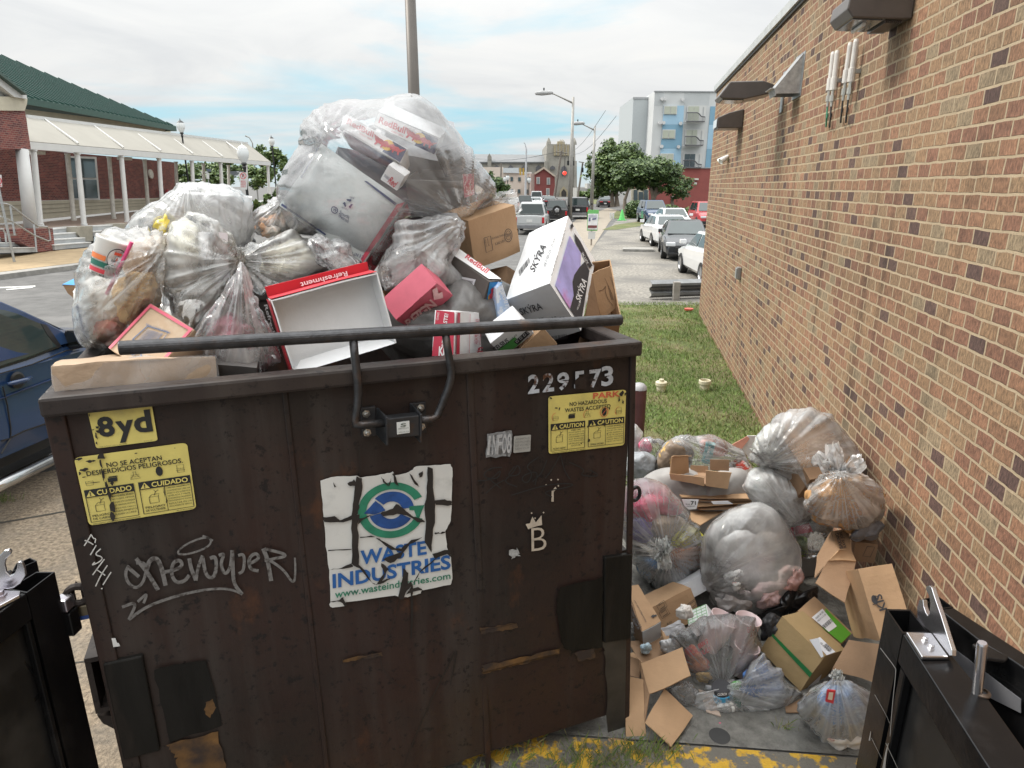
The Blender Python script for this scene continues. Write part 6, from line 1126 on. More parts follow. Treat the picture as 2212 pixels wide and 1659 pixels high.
# flat clear bag at the front
bag('blue_litter','blue plastic liner folded inside the flat clear bag at the front','liner',[(1010,840),(1080,740),(1180,720),(1230,800),(1245,1000),(1100,980),(1000,930)],'l',Yp(3.15),.10,M('blue_liner',(.10,.22,.52),.45,var=.3,vs=5,col2=(.40,.52,.72),lo=.52,hi=.66,s2=4),seed=76,amp=.04,nt_=100,np_=40)
bag('white_litter','white paper towels inside the flat clear bag at the front','paper towels',[(830,1000),(900,970),(960,1010),(950,1080),(880,1090)],'l',Yp(3.02),.05,M('towel',(.74,.74,.72),.8,var=.05,bump=.4,bs=15),seed=77,amp=.02,nt_=70,np_=28)
r,b_,ax_,L_,q1,q2=cup('tub','sky blue tub with green lid inside the flat clear bag','l',(865,915),(872,968),62,58,0,M('tub_blue',(.05,.34,.60),.4,var=.05),cat='tub',pos=Yp(3.04));mb=MB();mb.lathe(at(*px((862,906),'l'),3.04),[(0,.03),(.052,.03),(.055,.02),(.055,0)],24,axis=ax_);mb.build('lid',inkb,r)
mb=MB();mb.text(PY(2.92,'l'),'CLOROX',[(832,945),(900,940),(832,926)],0,.03);mb.build('lettering',inkw,r)
bag('green_scrap','bright green film scrap above the sky blue tub','scrap',[(880,900),(930,865),(1000,850),(960,900),(900,912)],'l',Yp(3.06),.03,M('green_scrap',(.07,.34,.05),.5,var=.2,vs=9),seed=78,amp=.01,nt_=50,np_=20)
mb=MB();mb.slab(PY(3.02,'l'),[(932,975),(1000,985),(996,1060),(940,1062)],0,.03);tag(mb.build('small_box',M('dark_green_box',(.02,.14,.09),.5,var=.1)),'small dark green box inside the flat clear bag','box')
board('carton','torn brown board inside the flat clear bag left of the tub','carton',[('sheet','l',[(700,900,3.15),(800,930,3.1),(860,1090,2.95),(760,1060,2.98)],M('paper_tan',(.42,.33,.27),.8))],card)
bag('pink_litter','pink scraps at the lower edge of the flat clear bag','scrap',[(830,1140),(860,1135),(868,1160),(840,1165)],'l',Yp(2.92),.02,M('pink_packet',(.6,.1,.2)),seed=79,amp=.005,nt_=40,np_=16)
bag('rubbish_bag','flat slack clear bag on the concrete at the front of the heap','bag',[(600,1000),(640,930),(720,900),(880,890),(1010,820),(1150,650),(1230,740),(1330,850),(1432,922),(1370,1012),(1285,1050),(1200,1130),(1080,1172),(900,1197),(780,1165),(650,1135),(590,1070)],'l',Yp(3.10),.16,film('film_flat',op=.16,streak=1.0,scale=5,tint=(.9,.9,.9),rough=.16),knots=[((880,890),.05,.6),((1280,1050),.04,.5)],seed=80,amp=.03,nt_=220,np_=70,full=.6,center=(980,1000))
# right cartons
b=fb('l',PY(2.95),{'000':(1990,572),'100':(1815,3),'110':(1672,112),'101':(2062,30),'010':(1800,500)},'kis')
r=boxed('carton','tall open brown carton with black script leaning on the brick wall','carton',b,card,skip=('a0',),dent=.008);F_=fpl(b,'b0','l');mb=MB();mb.text(F_,'KIS',[(2030,330),(1985,220),(1975,345),(1935,238)][:3],.013,.02);disc(mb,F_,1938,262,20,32,.013,-20);mb.stroke(F_,[(1925,300),(1945,290),(1960,300),(1950,270),(1965,240),(1930,235)],6,.0135);mb.build('script',inkb,r)
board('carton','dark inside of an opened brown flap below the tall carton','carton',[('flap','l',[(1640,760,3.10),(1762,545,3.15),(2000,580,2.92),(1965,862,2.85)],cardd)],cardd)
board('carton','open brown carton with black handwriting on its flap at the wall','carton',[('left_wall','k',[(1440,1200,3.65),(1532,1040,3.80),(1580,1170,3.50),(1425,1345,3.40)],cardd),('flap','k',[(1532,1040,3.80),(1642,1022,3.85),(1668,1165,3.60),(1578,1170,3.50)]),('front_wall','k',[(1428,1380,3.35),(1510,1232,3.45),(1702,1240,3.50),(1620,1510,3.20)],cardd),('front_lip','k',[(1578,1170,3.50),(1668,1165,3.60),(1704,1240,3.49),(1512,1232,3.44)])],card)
fp=Pl(at(*px((1578,1170),'k'),3.49),(at(*px((1642,1022),'k'),3.84)-at(*px((1578,1170),'k'),3.49)).cross(at(*px((1668,1165),'k'),3.59)-at(*px((1578,1170),'k'),3.49)),'k');own=[q for q in C.objects if q.get('label','').startswith('open brown carton with black handwriting')][0]
mb=MB();mb.text(fp,'RAVE JON',[(1582,1050),(1620,1150),(1560,1058)][0:3]if False else[(1640,1145),(1608,1042),(1615,1150)],.004,.02);mb.text(fp,'BAKING',[(1612,1152),(1580,1050),(1588,1156)],.004,.02);mb.build('handwriting',inkb,own)
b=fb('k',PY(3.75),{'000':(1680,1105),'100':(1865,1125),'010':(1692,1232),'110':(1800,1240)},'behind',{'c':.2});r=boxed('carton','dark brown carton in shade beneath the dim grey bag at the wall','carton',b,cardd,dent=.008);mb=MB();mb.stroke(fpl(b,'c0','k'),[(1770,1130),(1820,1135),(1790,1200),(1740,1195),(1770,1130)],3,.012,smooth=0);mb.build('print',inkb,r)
b=fb('l',PY(3.3),{'000':(1690,592),'100':(1385,352),'010':(1775,512),'110':(1532,232)},'greenfront',{'c':.22});r=boxed('carton','brown carton with green band and white barcode label behind the green taped carton','carton',b,card,dent=.006);F_=fpl(b,'c0','l');mb=MB();mb.poly(F_,[(1590,332),(1770,510),(1700,578),(1570,470)],.011);mb.build('green_band',M('print_lime',(.10,.33,.03),.6,var=.1),r)
mb=MB();mb.poly(F_,[(1490,398),(1566,335),(1668,460),(1612,500)],.0125);mb.build('label',paperw,r);mb=MB();mb.text(F_,'CASES 48 LBS',[(1520,412),(1575,362),(1512,402)],.014);mb.text(F_,'F00L2 8 10 15 LBS',[(1535,430),(1592,380),(1528,420)],.014);bars(mb,F_,[(1580,478),(1640,428),(1622,405),(1562,455)],9,.014,7);mb.build('label_print',inkb,r)
b=fb('l',PY(3.12),{'000':(1592,666),'100':(1282,380),'010':(1420,916),'001':(1722,604),'110':(1140,612),'101':(1445,352)},'greentape')
r=boxed('carton','closed brown carton with dark green tape lying in front of the taller cartons','carton',b,M('cardboard_olive',(.36,.25,.12),.8,var=.08,vs=7,bump=.1,bs=40),dent=.004);F_=fpl(b,'c0','l');mb=MB();mb.poly(F_,[(1195,492),(1212,486),(1508,782),(1490,812)],.008);mb.build('green_tape',M('tape_green',(.02,.16,.045),.45),r)
mb=MB();mb.poly(F_,[(1488,545),(1552,532),(1585,662),(1572,640)][:2]+[(1588,662),(1572,672)],.0081);mb.poly(fpl(b,'b0','l'),[(1552,534),(1662,640),(1600,664),(1500,560)],.008);F2=fpl(b,'a0','l');mb.poly(F2,[(1446,908),(1470,868),(1562,782),(1540,840)],.008);mb.build('labels',paperw,r)
mb=MB();bars(mb,fpl(b,'b0','l'),[(1575,602),(1625,646),(1640,620),(1595,580)],10,.0095,8);mb.text(fpl(b,'b0','l'),'F8 6 X 120',[(1550,580),(1610,640),(1562,574)],.0095);mb.text(F2,'QK',[(1455,895),(1490,862),(1462,880)],.0095,.02);mb.build('label_print',inkb,r)
bag('dark_litter','dark crushed litter in shade behind the green taped carton','litter',[(1150,480),(1260,380),(1300,420),(1220,520),(1160,540)],'l',Yp(3.45),.1,M('dark_plain',(.03,.03,.032),.5,var=.4,vs=7),seed=81,amp=.03,nt_=80,np_=30)
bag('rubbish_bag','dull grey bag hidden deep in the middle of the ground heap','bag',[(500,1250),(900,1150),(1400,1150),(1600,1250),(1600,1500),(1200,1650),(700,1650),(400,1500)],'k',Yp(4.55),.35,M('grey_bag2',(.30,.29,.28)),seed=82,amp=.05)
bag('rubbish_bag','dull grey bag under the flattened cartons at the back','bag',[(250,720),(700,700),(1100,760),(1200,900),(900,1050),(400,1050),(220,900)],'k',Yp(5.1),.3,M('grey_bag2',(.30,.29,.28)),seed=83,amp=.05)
board('carton','dark brown carton fallen flat beside the front concrete by the gate','carton',[('sheet','l',[(1300,1010,3.05),(1440,960,3.1),(1430,1060,2.98),(1310,1060,2.97)],cardd)],cardd)
# bag with blue content by the gate
bag('blue_litter','blue plastic bag crumpled inside the knotted bag by the gate','liner',[(1560,960),(1620,880),(1720,880),(1830,960),(1870,1060),(1800,1130),(1700,1150),(1600,1080)],'l',Yp(2.82),.13,M('sky_liner',(.10,.28,.62),.45,var=.25,vs=5,col2=(.35,.52,.78),lo=.52,hi=.64,s2=4),seed=84,amp=.04,nt_=110,np_=44)
mb=MB();mb.slab(PY(2.66,'l'),[(1612,902),(1668,908),(1652,1000),(1598,985)],0,.006);sc_o=tag(mb.build('sauce_packet',M('sauce_red',(.62,.05,.06),.4)),'red sauce packet stuck inside the knotted bag by the gate','packet');mb=MB();mb.slab(PY(2.653,'l'),[(1622,920),(1652,922),(1644,975),(1612,968)],0,.001);mb.build('label',M('sauce_label',(.72,.62,.50),.5),sc_o)
bag('white_litter','white paper and brown scraps at the bottom of the knotted bag by the gate','litter',[(1590,1230),(1700,1250),(1850,1230),(1900,1280),(1750,1300),(1640,1290)],'l',Yp(2.76),.08,M('mixed_paper',(.66,.62,.58),.7,var=.15,col2=(.32,.12,.08),lo=.56,hi=.62,s2=8),seed=85,amp=.02,nt_=80,np_=30)
gb=bag('rubbish_bag','round knotted clear bag with blue lining beside the right gate','bag',[(1418,1050),(1440,965),(1500,890),(1580,848),(1660,825),(1740,830),(1840,868),(1920,918),(1995,980),(2010,1150),(1970,1285),(1880,1305),(1780,1312),(1720,1332),(1620,1292),(1520,1202),(1458,1132)],'l',Yp(2.85),.28,film('film_gate',op=.19,streak=.8,scale=5,tint=(.85,.86,.87),rough=.2),knots=[((1680,810),.05,.6)],seed=86,amp=.02,nt_=200,np_=72,full=.6)
tuft('knot',film('film_knot',op=.5),gb,'l',(1685,825),[(1640,775,36),(1690,762,32),(1720,800,30)],Yp(2.72),seed=9,wdt=.03)
board('carton','scuffed brown board wedged flat between opened carton and cup bag','carton',[('sheet','l',[(200,560,3.45),(470,520,3.5),(520,690,3.25),(290,730,3.2)],cardd),('lip','l',[(440,480,3.5),(500,470,3.5),(540,600,3.32),(470,620,3.3)],card)],cardd)
for q,lab,mt_,sd_2,yy in(([(300,590),(340,575),(350,620),(330,645),(300,630)],'pale blue bottle end between the left cartons',M('pale_bottle',(.45,.58,.66),.3),95,3.3),([(430,560),(480,545),(560,600),(540,650),(470,640)],'clear scrunched film scrap between the left cartons',M('scrap_film',(.52,.52,.53),.35,var=.2,bump=.4,bs=12),96,3.3),([(210,440),(260,430),(300,490),(250,520),(205,500)],'pale grey plastic scrap against the dumpster pocket',M('scrap_film',(.52,.52,.53)),97,3.6)):
 bag('plastic_scrap',lab,'scrap',q,'l',Yp(yy),.04,mt_,seed=sd_2,amp=.015,nt_=60,np_=24,fold=1.3)
# black steel gate leaves at both lower corners
blk=M('gloss_black_steel',(.006,.006,.0065),.24,var=.3,vs=4,spec=.28,col2=(.020,.019,.019),lo=.55,hi=.72,s2=3,bump=.06,bs=18)
zinc=M('zinc_plate',(.58,.58,.60),.24,metal=.95,var=.12,vs=6,col2=(.50,.46,.52),lo=.5,hi=.7,s2=5)
scr=M('bare_scratch',(.30,.30,.30),.45,metal=.5)
GZ=1.50
def gtop(crop,q,th,mt,nm,root,z=GZ,bev=.004):mb=MB();mp=PZ(z,crop);mb.prism([mp.pt(*p)for p in q],(0,0,-th));return mb.build(nm,mt,root,bevel=bev)
def openpost(crop,q,h,root,nm='post',z=GZ,wt=.14):
 """hollow square post: four walls round an open top"""
 mp=PZ(z,crop);P=[mp.pt(*p)for p in q];c=sum(P,Vector())/4;mb=MB()
 for a,b in zip(P,P[1:]+P[:1]):
  ai,bi=a.lerp(c,wt),b.lerp(c,wt);mb.prism([a,b,bi,ai],(0,0,-h))
 return mb.build(nm,blk,root),P
r=thing('gate_leaf','glossy black steel gate frame with zinc hook latch at the lower right','gate',PZ(0,'m').pt(700,1500).to_tuple()[:2]+(0,),'black steel gate leaves')
o_,P=openpost('m',[(462,448),(650,452),(800,636),(590,636)],1.45,r)
gtop('m',[(592,638),(830,638),(1240,1130),(1900,2050),(1500,2050),(1180,1560),(760,900)],.10,blk,'near_rail',r)
A,B=PZ(GZ,'m').pt(592,640),PZ(GZ,'m').pt(1500,2050);wv_=(PZ(GZ,'m').pt(830,640)-A);wv_.z=0
mb=MB();d_=(B-A);mb.box(A+wv_*.35+up*-1.4,d_,wv_*.12,up*1.295);mb.build('panel',M('panel_black',(.010,.010,.0105),.42,var=.4,vs=3,col2=(.03,.029,.028),lo=.5,hi=.7,s2=4),r)
mb=MB();mb.box(A+wv_*.02+d_*.03-up*.101,wv_*.3,d_*.05,up*-1.3);mb.build('stile',blk,r,bevel=.004)
pl_=Pl(A+wv_*.33,wv_,'m');mb=MB();mb.slab(pl_,[(590,1640),(740,1225),(760,1215),(1010,1640),(970,1640),(750,1260),(620,1640)],.004,.04);mb.build('brace',blk,r)
mb=MB();mb.stroke(Pl(A+wv_*.0,wv_,'m'),[(430,745),(545,895),(550,920),(520,1200),(505,1420)],(6,4),.004,smooth=1);mb.build('scratch',scr,r)
for pts,wd in(([(455,1659),(470,1550),(490,1470)],(22,3)),([(345,1450),(355,1380)],(12,3)),([(385,1100),(480,1270),(500,1320)],(3,2)),([(360,1430),(440,1590)],(3,2)),([(470,1470),(560,1659)],(4,3))):
 mb=MB();pf=Pl(P[0],(P[3]-P[0]).cross(up),'m');mb.stroke(pf,pts,wd,.003,smooth=1);mb.build('scratch',scr,r)
gtop('m',[(870,452),(978,437),(1520,790),(2100,1180),(2060,1330),(1514,900),(1420,835),(1190,700)],.42,blk,'far_rail',r)
o2,P2=openpost('m',[(742,372),(860,350),(976,436),(868,452)],1.2,r,'far_post',wt=.16)
pf=Pl(PZ(GZ,'m').pt(870,456),(PZ(GZ,'m').pt(1514,904)-PZ(GZ,'m').pt(870,456)).cross(up),'m');mb=MB();mb.slab(pf,[(990,735),(1130,840),(1514,1130),(1514,1235),(1120,1040),(978,862)],.012,.002);lb_=mb.build('spec_label',M('label_grey',(.13,.13,.14),.5),r)
mb=MB()
for k in range(5):mb.text(pf,'|||  ||',[(1015+k*20,905+k*30),(1030+k*20,918+k*30),(1015+k*20,885+k*30)],.0145)
mb.build('lettering',inkw,lb_)
zp=gtop('m',[(617,622),(812,628),(942,810),(735,810)],.012,zinc,'latch_plate',r,z=GZ+.014,bev=.003)
hp=Pl(PZ(GZ+.01,'m').pt(815,640),(PZ(GZ+.01,'m').pt(942,812)-PZ(GZ+.01,'m').pt(815,640)).cross(up),'m')
mb=MB();mb.slab(hp,[(962,762),(962,806),(940,806),(812,632),(700,540),(700,430),(716,378),(742,376),(748,430),(765,478),(780,500),(795,470),(800,400),(790,350),(766,300),(768,275),(790,270),(808,285),(835,370),(880,500)],0,.014);mb.build('hook_plate',zinc,r,bevel=.002)
for x,y in((762,690),(808,748)):mb=MB();mb.lathe(PZ(GZ+.014,'m').pt(x,y),[(0,0),(.0105,0),(.0105,.003),(.0075,.0035),(.0075,.010),(.005,.012),(0,.012)],6);mb.build('bolt',zinc,r)
bt_=PZ(GZ,'m').pt(1192,1090);tp2=at(*px((1197,705),'m'),bt_.y);mb=MB();mb.tube([bt_-up*.1,bt_.lerp(tp2,.97),tp2],[.0125,.0125,.0105],18);mb.build('hinge_pin',zinc,r,smooth=False)
mb=MB();mb.lathe(bt_,[(.0128,0),(.021,0),(.021,.004),(.0128,.008)],20);mb.build('pin_collar',M('collar_bronze',(.12,.09,.07),.4,metal=.6),r)
gtop('m',[(1118,712),(1190,700),(1400,810),(1380,840),(1230,820),(1150,745)],.012,blk,'pin_lug',r,z=GZ+.004)
r=thing('gate_leaf','glossy black steel gate frame with curved zinc hook at the lower left','gate',PZ(0,'h').pt(0,1600).to_tuple()[:2]+(0,),'black steel gate leaves')
o_,P=openpost('h',[(250,318),(372,318),(182,462),(48,440)],1.45,r,wt=.10)
A,B=PZ(GZ,'h').pt(180,466),PZ(GZ,'h').pt(-420,900);wv_=PZ(GZ,'h').pt(46,442)-A
mb=MB();mb.box(A,B-A,wv_,up*-.10);mb.build('near_rail',blk,r,bevel=.004)
mb=MB();mb.box(A+wv_*.35+up*-1.4,B-A,wv_*.12,up*1.295);mb.build('panel',_mt['panel_black'],r)
pl_=Pl(A+wv_*.33,wv_,'h');mb=MB();mb.slab(pl_,[(0,1430),(0,1370),(300,1112),(320,1118)],.004,.03);mb.slab(pl_,[(100,860),(130,880),(310,1110),(285,1112)],.004,.03);mb.build('brace',blk,r)
mb=MB();mb.box(A+wv_*.02+(B-A)*.02-up*.101,wv_*.3,(B-A)*.06,up*-1.3);mb.build('stile',blk,r,bevel=.004)
o2,P2=openpost('h',[(110,262),(205,222),(250,244),(80,318)],.6,r,'far_post',wt=.12)
gtop('h',[(-300,470),(-300,400),(80,300),(60,345),(20,400)],.42,blk,'far_rail',r,z=GZ-.012)
gtop('h',[(-240,500),(-60,438),(138,446),(134,476),(-100,600)],.012,zinc,'latch_plate',r,z=GZ+.014,bev=.003)
hp=PV(0,'h');hp=Pl(PZ(GZ+.014,'h').pt(30,440),(.25,-1,0),'h')
mb=MB();mb.slab(hp,[(-160,430),(-120,330),(-60,260),(0,205),(30,175),(60,168),(75,180),(72,200),(40,230),(30,270),(40,320),(68,348),(95,335),(112,300),(120,255),(135,250),(152,256),(168,300),(174,345),(140,400),(80,440)],0,.012);mb.build('hook_plate',zinc,r,bevel=.002)
mb=MB();mb.lathe(PZ(GZ+.014,'h').pt(0,482),[(0,0),(.02,0),(.02,.005),(.014,.006),(.014,.018),(0,.02)],6);mb.build('bolt',zinc,r)
mb=MB();pz_=Pl(P[1],(P[2]-P[1]).cross(up),'h');
c_=Pl(P[1],(.2,-1,0),'h').pt(425,600);mb.box(c_+up*.00-Vector((.03,0,0)),(.05,0,0),(0,.05,0),up*.05);mb.build('side_bolt',zinc,r,bevel=.006)
mb=MB();mb.box(c_-up*.10-Vector((.03,0,0)),(.055,0,0),(0,.05,0),up*.095);mb.build('side_bracket',blk,r,bevel=.006)
for pts,wd in(([(525,1180),(560,1400),(600,1560)],(9,3)),([(190,560),(240,800),(300,1110)],(5,4)),([(465,1250),(520,1200)],(3,2))):
 mb=MB();pf=Pl(P[1],Vector((.35,-1,0)),'h');mb.stroke(pf,pts,wd,.004,smooth=1);mb.build('scratch',scr,r)
# blue pickup at the left edge
carblue=M('car_blue',(.014,.038,.10),.24,var=.08,vs=3,coat=.6);rubber=M('tyre',(.018,.018,.018),.8);trim=M('black_trim',(.014,.014,.015),.35);chrome=M('chrome',(.62,.62,.62),.12,metal=1.0)
def glassmat(name,tint=(.03,.045,.045),rough=.03):return M(name,tint,rough,var=.1,vs=2,spec=.8)
cgl=glassmat('car_glass');
TH=math.radians(9.5);TF=Vector((math.sin(TH),math.cos(TH),0));TL=Vector((-math.cos(TH),math.sin(TH),0))
T0=gp(*px((200,1420),'n'),.42);T0.z=0
SP=Pl(T0+TL*.12,TL,'n')
r=thing('pickup_truck','dark blue pickup truck with chrome side step at the left edge','pickup truck',T0+TL*1.0)
def tp(x,y):return SP.pt(x,y)
def tl(P):d=P-(T0+TL*.12);return d.dot(TF),d.z
f0,_=tl(tp(0,800));fm,_=tl(tp(470,640))
def TT(f,l,z):return T0+TL*(.12+l)+TF*f+up*z
zb_,zs_=tl(tp(280,1270))[1],tl(tp(130,700))[1];zr=tl(tp(0,328))[1]
fA=tl(tp(395,640))[0];W_=1.85
mb=MB()
sec=[]
for f,zt,hw in((-4.4,zs_-.02,.90),(-1.2,zs_-.02,.925),(fA-.3,zs_-.02,.925),(fA+.25,zs_-.03,.92),(fA+1.0,zs_-.12,.90),(fA+1.55,zs_-.22,.86),(fA+1.62,zs_-.45,.84)):
 ring=[]
 for l,z in((W_/2-hw+.02,zb_),(W_/2-hw-.01,zb_+.16),(W_/2-hw,zb_+.5*(zt-zb_)),(W_/2-hw+.01,zt-.10),(W_/2-hw+.05,zt-.02),(W_/2-hw*.6,zt+.02)):ring.append(TT(f,l,z))
 ring+=[TT(f,W_-(p-(T0+TL*.12)).dot(TL),p.z)for p in ring[::-1]];sec.append(ring)
n_=len(sec[0]);mb.v=[p for s_ in sec for p in s_]
for i in range(len(sec)-1):
 for k in range(n_-1):mb.f.append([i*n_+k,i*n_+k+1,(i+1)*n_+k+1,(i+1)*n_+k])
mb.f.append(list(range(n_))[::-1]);mb.f.append([(len(sec)-1)*n_+k for k in range(n_)]);mb.m=[0]*len(mb.f)
mb.build('body',carblue,r,bevel=.01)
rf=[(-2.6,zs_),(-2.45,zr-.02),(-1.2,zr+.02),(f0+.25,zr),(f0+.62,zr-.07),(fA-.25,zs_+.22),(fA+.12,zs_-.02)]
pf_=[tl(tp(*q))for q in((0,326),(130,345),(260,412),(360,472),(470,548))]
rf=[(-2.6,zs_),(-2.45,zr-.03),(-1.3,zr+.02)]+pf_+[(fA+.35,zs_-.02)]
mb=MB()
for s_,k in((0,1),(W_,-1)):
 pts=[TT(f,s_+k*(.04+.16*(z-zs_)/(zr-zs_)),z)for f,z in rf];mb.v+=pts
n_=len(rf);mb.f=[[i,i+1,n_+i+1,n_+i]for i in range(n_-1)]+[list(range(n_))[::-1],[n_+i for i in range(n_)]];mb.m=[0]*len(mb.f);mb.build('cab',carblue,r,bevel=.012)
def side(q,off,mt,nm,th=.02):
 mb=MB();P=[]
 for x,y in q:f,z=tl(tp(x,y));P.append(TT(f,.04+.16*max(0,z-zs_)/(zr-zs_)-off,z))
 mb.prism(P,TL*th);return mb.build(nm,mt,r)
side([(-60,790),(-60,388),(0,386),(130,402),(200,425),(275,465),(330,492),(350,540),(392,640),(200,715),(0,778)],.010,cgl,'side_window')
side([(-60,792),(0,780),(200,717),(395,640),(400,650),(200,728),(0,792),(-60,808)],.016,chrome if False else trim,'window_sill')
side([(330,490),(362,500),(425,640),(398,655),(350,560)],.014,trim,'window_corner')
mb=MB()
a,b=pf_[2],pf_[4];W1=[TT(a[0]+.02,.22,a[1]+.012),TT(a[0]+.02,W_-.22,a[1]+.012),TT(b[0]+.05,W_-.12,b[1]+.012),TT(b[0]+.05,.12,b[1]+.012)];mb.add(W1,[(0,1,2,3)]);mb.build('windscreen',cgl,r)
for pts in([(-60,830),(0,818),(200,760),(430,668),(560,640)],[(-60,1005),(0,985),(140,930),(360,850)],[(70,1240),(150,1200),(330,1140)],[(10,905),(40,1030),(62,1180),(60,1250),(0,1350)],[(60,1250),(0,1265)]):
 mb=MB();P=[]
 for x,y in pts:f,z=tl(tp(x,y));P.append(TT(f,.000,z)-TL*.014)
 mb.tube(P,.006,6);mb.build('panel_crease',trim if len(pts)!=4 else M('car_blue_dark',(.010,.028,.08),.25,coat=.6),r)
c_=tp(105,870);mb=MB();mb.tube([tp(28,888)-TL*.03,tp(60,880)-TL*.055,tp(140,860)-TL*.055,tp(184,846)-TL*.03],[.016,.022,.022,.016],10);mb.build('door_handle',carblue,r,smooth=True)
mb=MB();mb.lathe(tp(108,862)-TL*.015,[(0,.012),(.055,.01),(.075,0)],20,axis=-TL);mb.build('handle_cup',trim,r)
mp_=Pl(T0-TL*.10+TF*tl(tp(450,600))[0],(-TF*.8+TL*.1),'n');mb=MB();mb.slab(mp_,rounded([(425,530),(500,532),(548,600),(556,630),(520,655),(440,652),(420,600)],.3),.0,.10);mb.build('mirror',trim,r,bevel=.012)
mb=MB();mb.slab(mp_,rounded([(440,545),(492,548),(520,600),(522,640),(450,636),(436,600)],.3),.004,.004);mb.build('mirror_glass',M('mirror_glass',(.10,.11,.10),.05,metal=.9),r)
mb=MB();a,b=tp(-300,1680),tp(400,1400);sp_=Pl(T0,TL,'n');a,b=sp_.pt(-160,1640),sp_.pt(420,1352);mb.tube([a-TF*1.0+up*0,a,b],.055,16);mb.build('side_step',chrome,r,smooth=True)
mb=MB()
for f in(-2.9,fA+.85):
 for l in(.02,W_-.27):mb.lathe(TT(f,l,.38),[(0,0),(.24,0),(.25,.02),(.38,.02),(.38,.24),(0,.24)],24,axis=TL);mb.build('wheel',rubber,r);mb=MB()
mb=MB();mb.box(TT(-2.7,.1,zb_-.12),TF*3.6,TL*(W_-.2),up*.12);mb.build('underbody',trim,r)
mb=MB();mb.lathe(SP.back(.45).pt(230,650),[(.16,0),(.18,.01),(.18,.03),(.16,.04)],24,axis=TF+up*.5);mb.build('steering_wheel',trim,r)
# left: station building with colonnade
BN,BF=at(*px((215,1265),'a'),30.0),at(*px((1790,1090),'a'),64.0);BWv=Vector((BF.x-BN.x,BF.y-BN.y,0)).normalized();BL=Vector((-BWv.y,BWv.x,0));BL=BL if BL.x<0 else-BL
def BP(d=0.0,crop='a'):return Pl(Vector((BN.x,BN.y,0))+BL*d,-BL,crop)
whitep=M('white_paint',(.60,.60,.585),.5,var=.05,vs=1.5);beige=M('beige_stone',(.50,.46,.36),.85,var=.12,vs=1.2,bump=.2,bs=6);fab=M('awning_fabric',(.29,.275,.24),.8,var=.06,vs=.8);conc=M('step_concrete',(.36,.37,.37),.85,var=.15,vs=2)
dbrick=brickmat('dark_red_brick',.24,.085,.010,[(0,(.14,.035,.035)),(.3,(.19,.05,.042)),(.6,(.11,.03,.032)),(.8,(.22,.065,.055))],(.26,.18,.15),bump=.2,axes='yz',grit=.15)
groof=M('green_metal_roof',(.05,.09,.075),.45,var=.1,vs=.6);dgreen=M('green_fascia',(.03,.075,.058),.5)
dkgl=M('window_glass_dark',(.045,.07,.08),.08,var=.3,vs=.7,spec=.8)
bd=thing('station_building','red brick building with green metal roof and long white colonnade at left','building',Vector((BN.x,BN.y,0)))
def bslab(nm,d,q,th,mt,crop='a'):mb=MB();mb.slab(BP(d,crop),q,0,th);return mb.build(nm,mt,bd)
bslab('brick_wall',4.6,[(-600,700),(200,740),(1130,825),(1158,830),(1172,1058),(1000,1066),(-600,1100)],.4,dbrick)
bslab('stone_base',4.52,[(-600,1102),(1000,1068),(1172,1060),(1178,1120),(-600,1290)],.4,beige)
for k in range(3):bslab('stone_course',4.50,[(-600,1140+k*44),(1172,1072+k*14),(1172,1074+k*14),(-600,1144+k*44)],.02,M('stone_joint',(.26,.24,.19),.9))
wf=bslab('window',4.48,[(440,785),(640,792),(664,1078),(470,1080)],.1,whitep)
for q in([(452,798),(528,802),(540,930),(466,928)],[(541,803),(628,806),(640,932),(552,930)],[(468,942),(542,943),(556,1066),(484,1066)],[(554,943),(641,944),(652,1066),(568,1066)]):
 mb=MB();mb.slab(BP(4.44),q,0,.04);mb.build('pane',dkgl,wf)
bslab('frieze',4.2,[(-300,415),(165,475),(1135,596),(1130,645),(-300,520)],.5,beige)
E1=BP(3.4).pt(1165,592)
best=None
for kk in[x*.02 for x in range(10,60)]:
 for ss in[x*.25 for x in range(12,80)]:
  T=E1-BWv*ss+BL*ss+up*kk*ss;q=proj(T);e=math.hypot(q[0]-0,q[1]-(81+128*.32553))
  if best is None or e<best[0]:best=(e,kk,ss)
kk=best[1];RD=best[2]+3;S_=48.0
mb=MB();mb.add([E1,E1-BWv*S_,E1-BWv*S_+BL*RD+up*kk*RD,E1-BWv*RD+BL*RD+up*kk*RD],[(0,1,2,3)]);mb.add([E1,E1+BL*2*RD,E1-BWv*RD+BL*RD+up*kk*RD],[(0,1,2)])
mb.build('roof',groof,bd)
mb=MB();s=.45
while s<S_:
 h=min(s,RD);a=E1-BWv*s;mb.box(a+up*.004,BL*h+up*kk*h,BWv*.09,up*.11);s+=.52
mb.build('roof_seams',M('seam_shade_green',(.016,.06,.048),.5),bd)['kind']='stuff'  # shading of the seams is put into a darker green than the roof
mb=MB();mb.box(E1-BL*.05+up*-.32,-BWv*S_,BL*.25,up*.34);mb.box(E1+up*-.32+BWv*.0,BWv*.08,BL*2*RD,up*.34);mb.build('roof_fascia',dgreen,bd)
mb=MB();mb.box(E1-up*.1,-BWv*RD+BL*RD+up*kk*RD,BWv*.12,up*.16);mb.build('hip_cap',M('cap_pale',(.30,.38,.34),.5),bd)
A0,A1,A2,A3=BP(0).pt(195,690),BP(0).pt(1796,826),BP(2.4).pt(1640,704),BP(2.4).pt(175,530)
mb=MB();mb.grid(lambda u,v:(A0*(1-u)+A1*u)*(1-v)+(A3*(1-u)+A2*u)*v,20,3);mb.build('awning_roof',fab,bd,solid=.03)
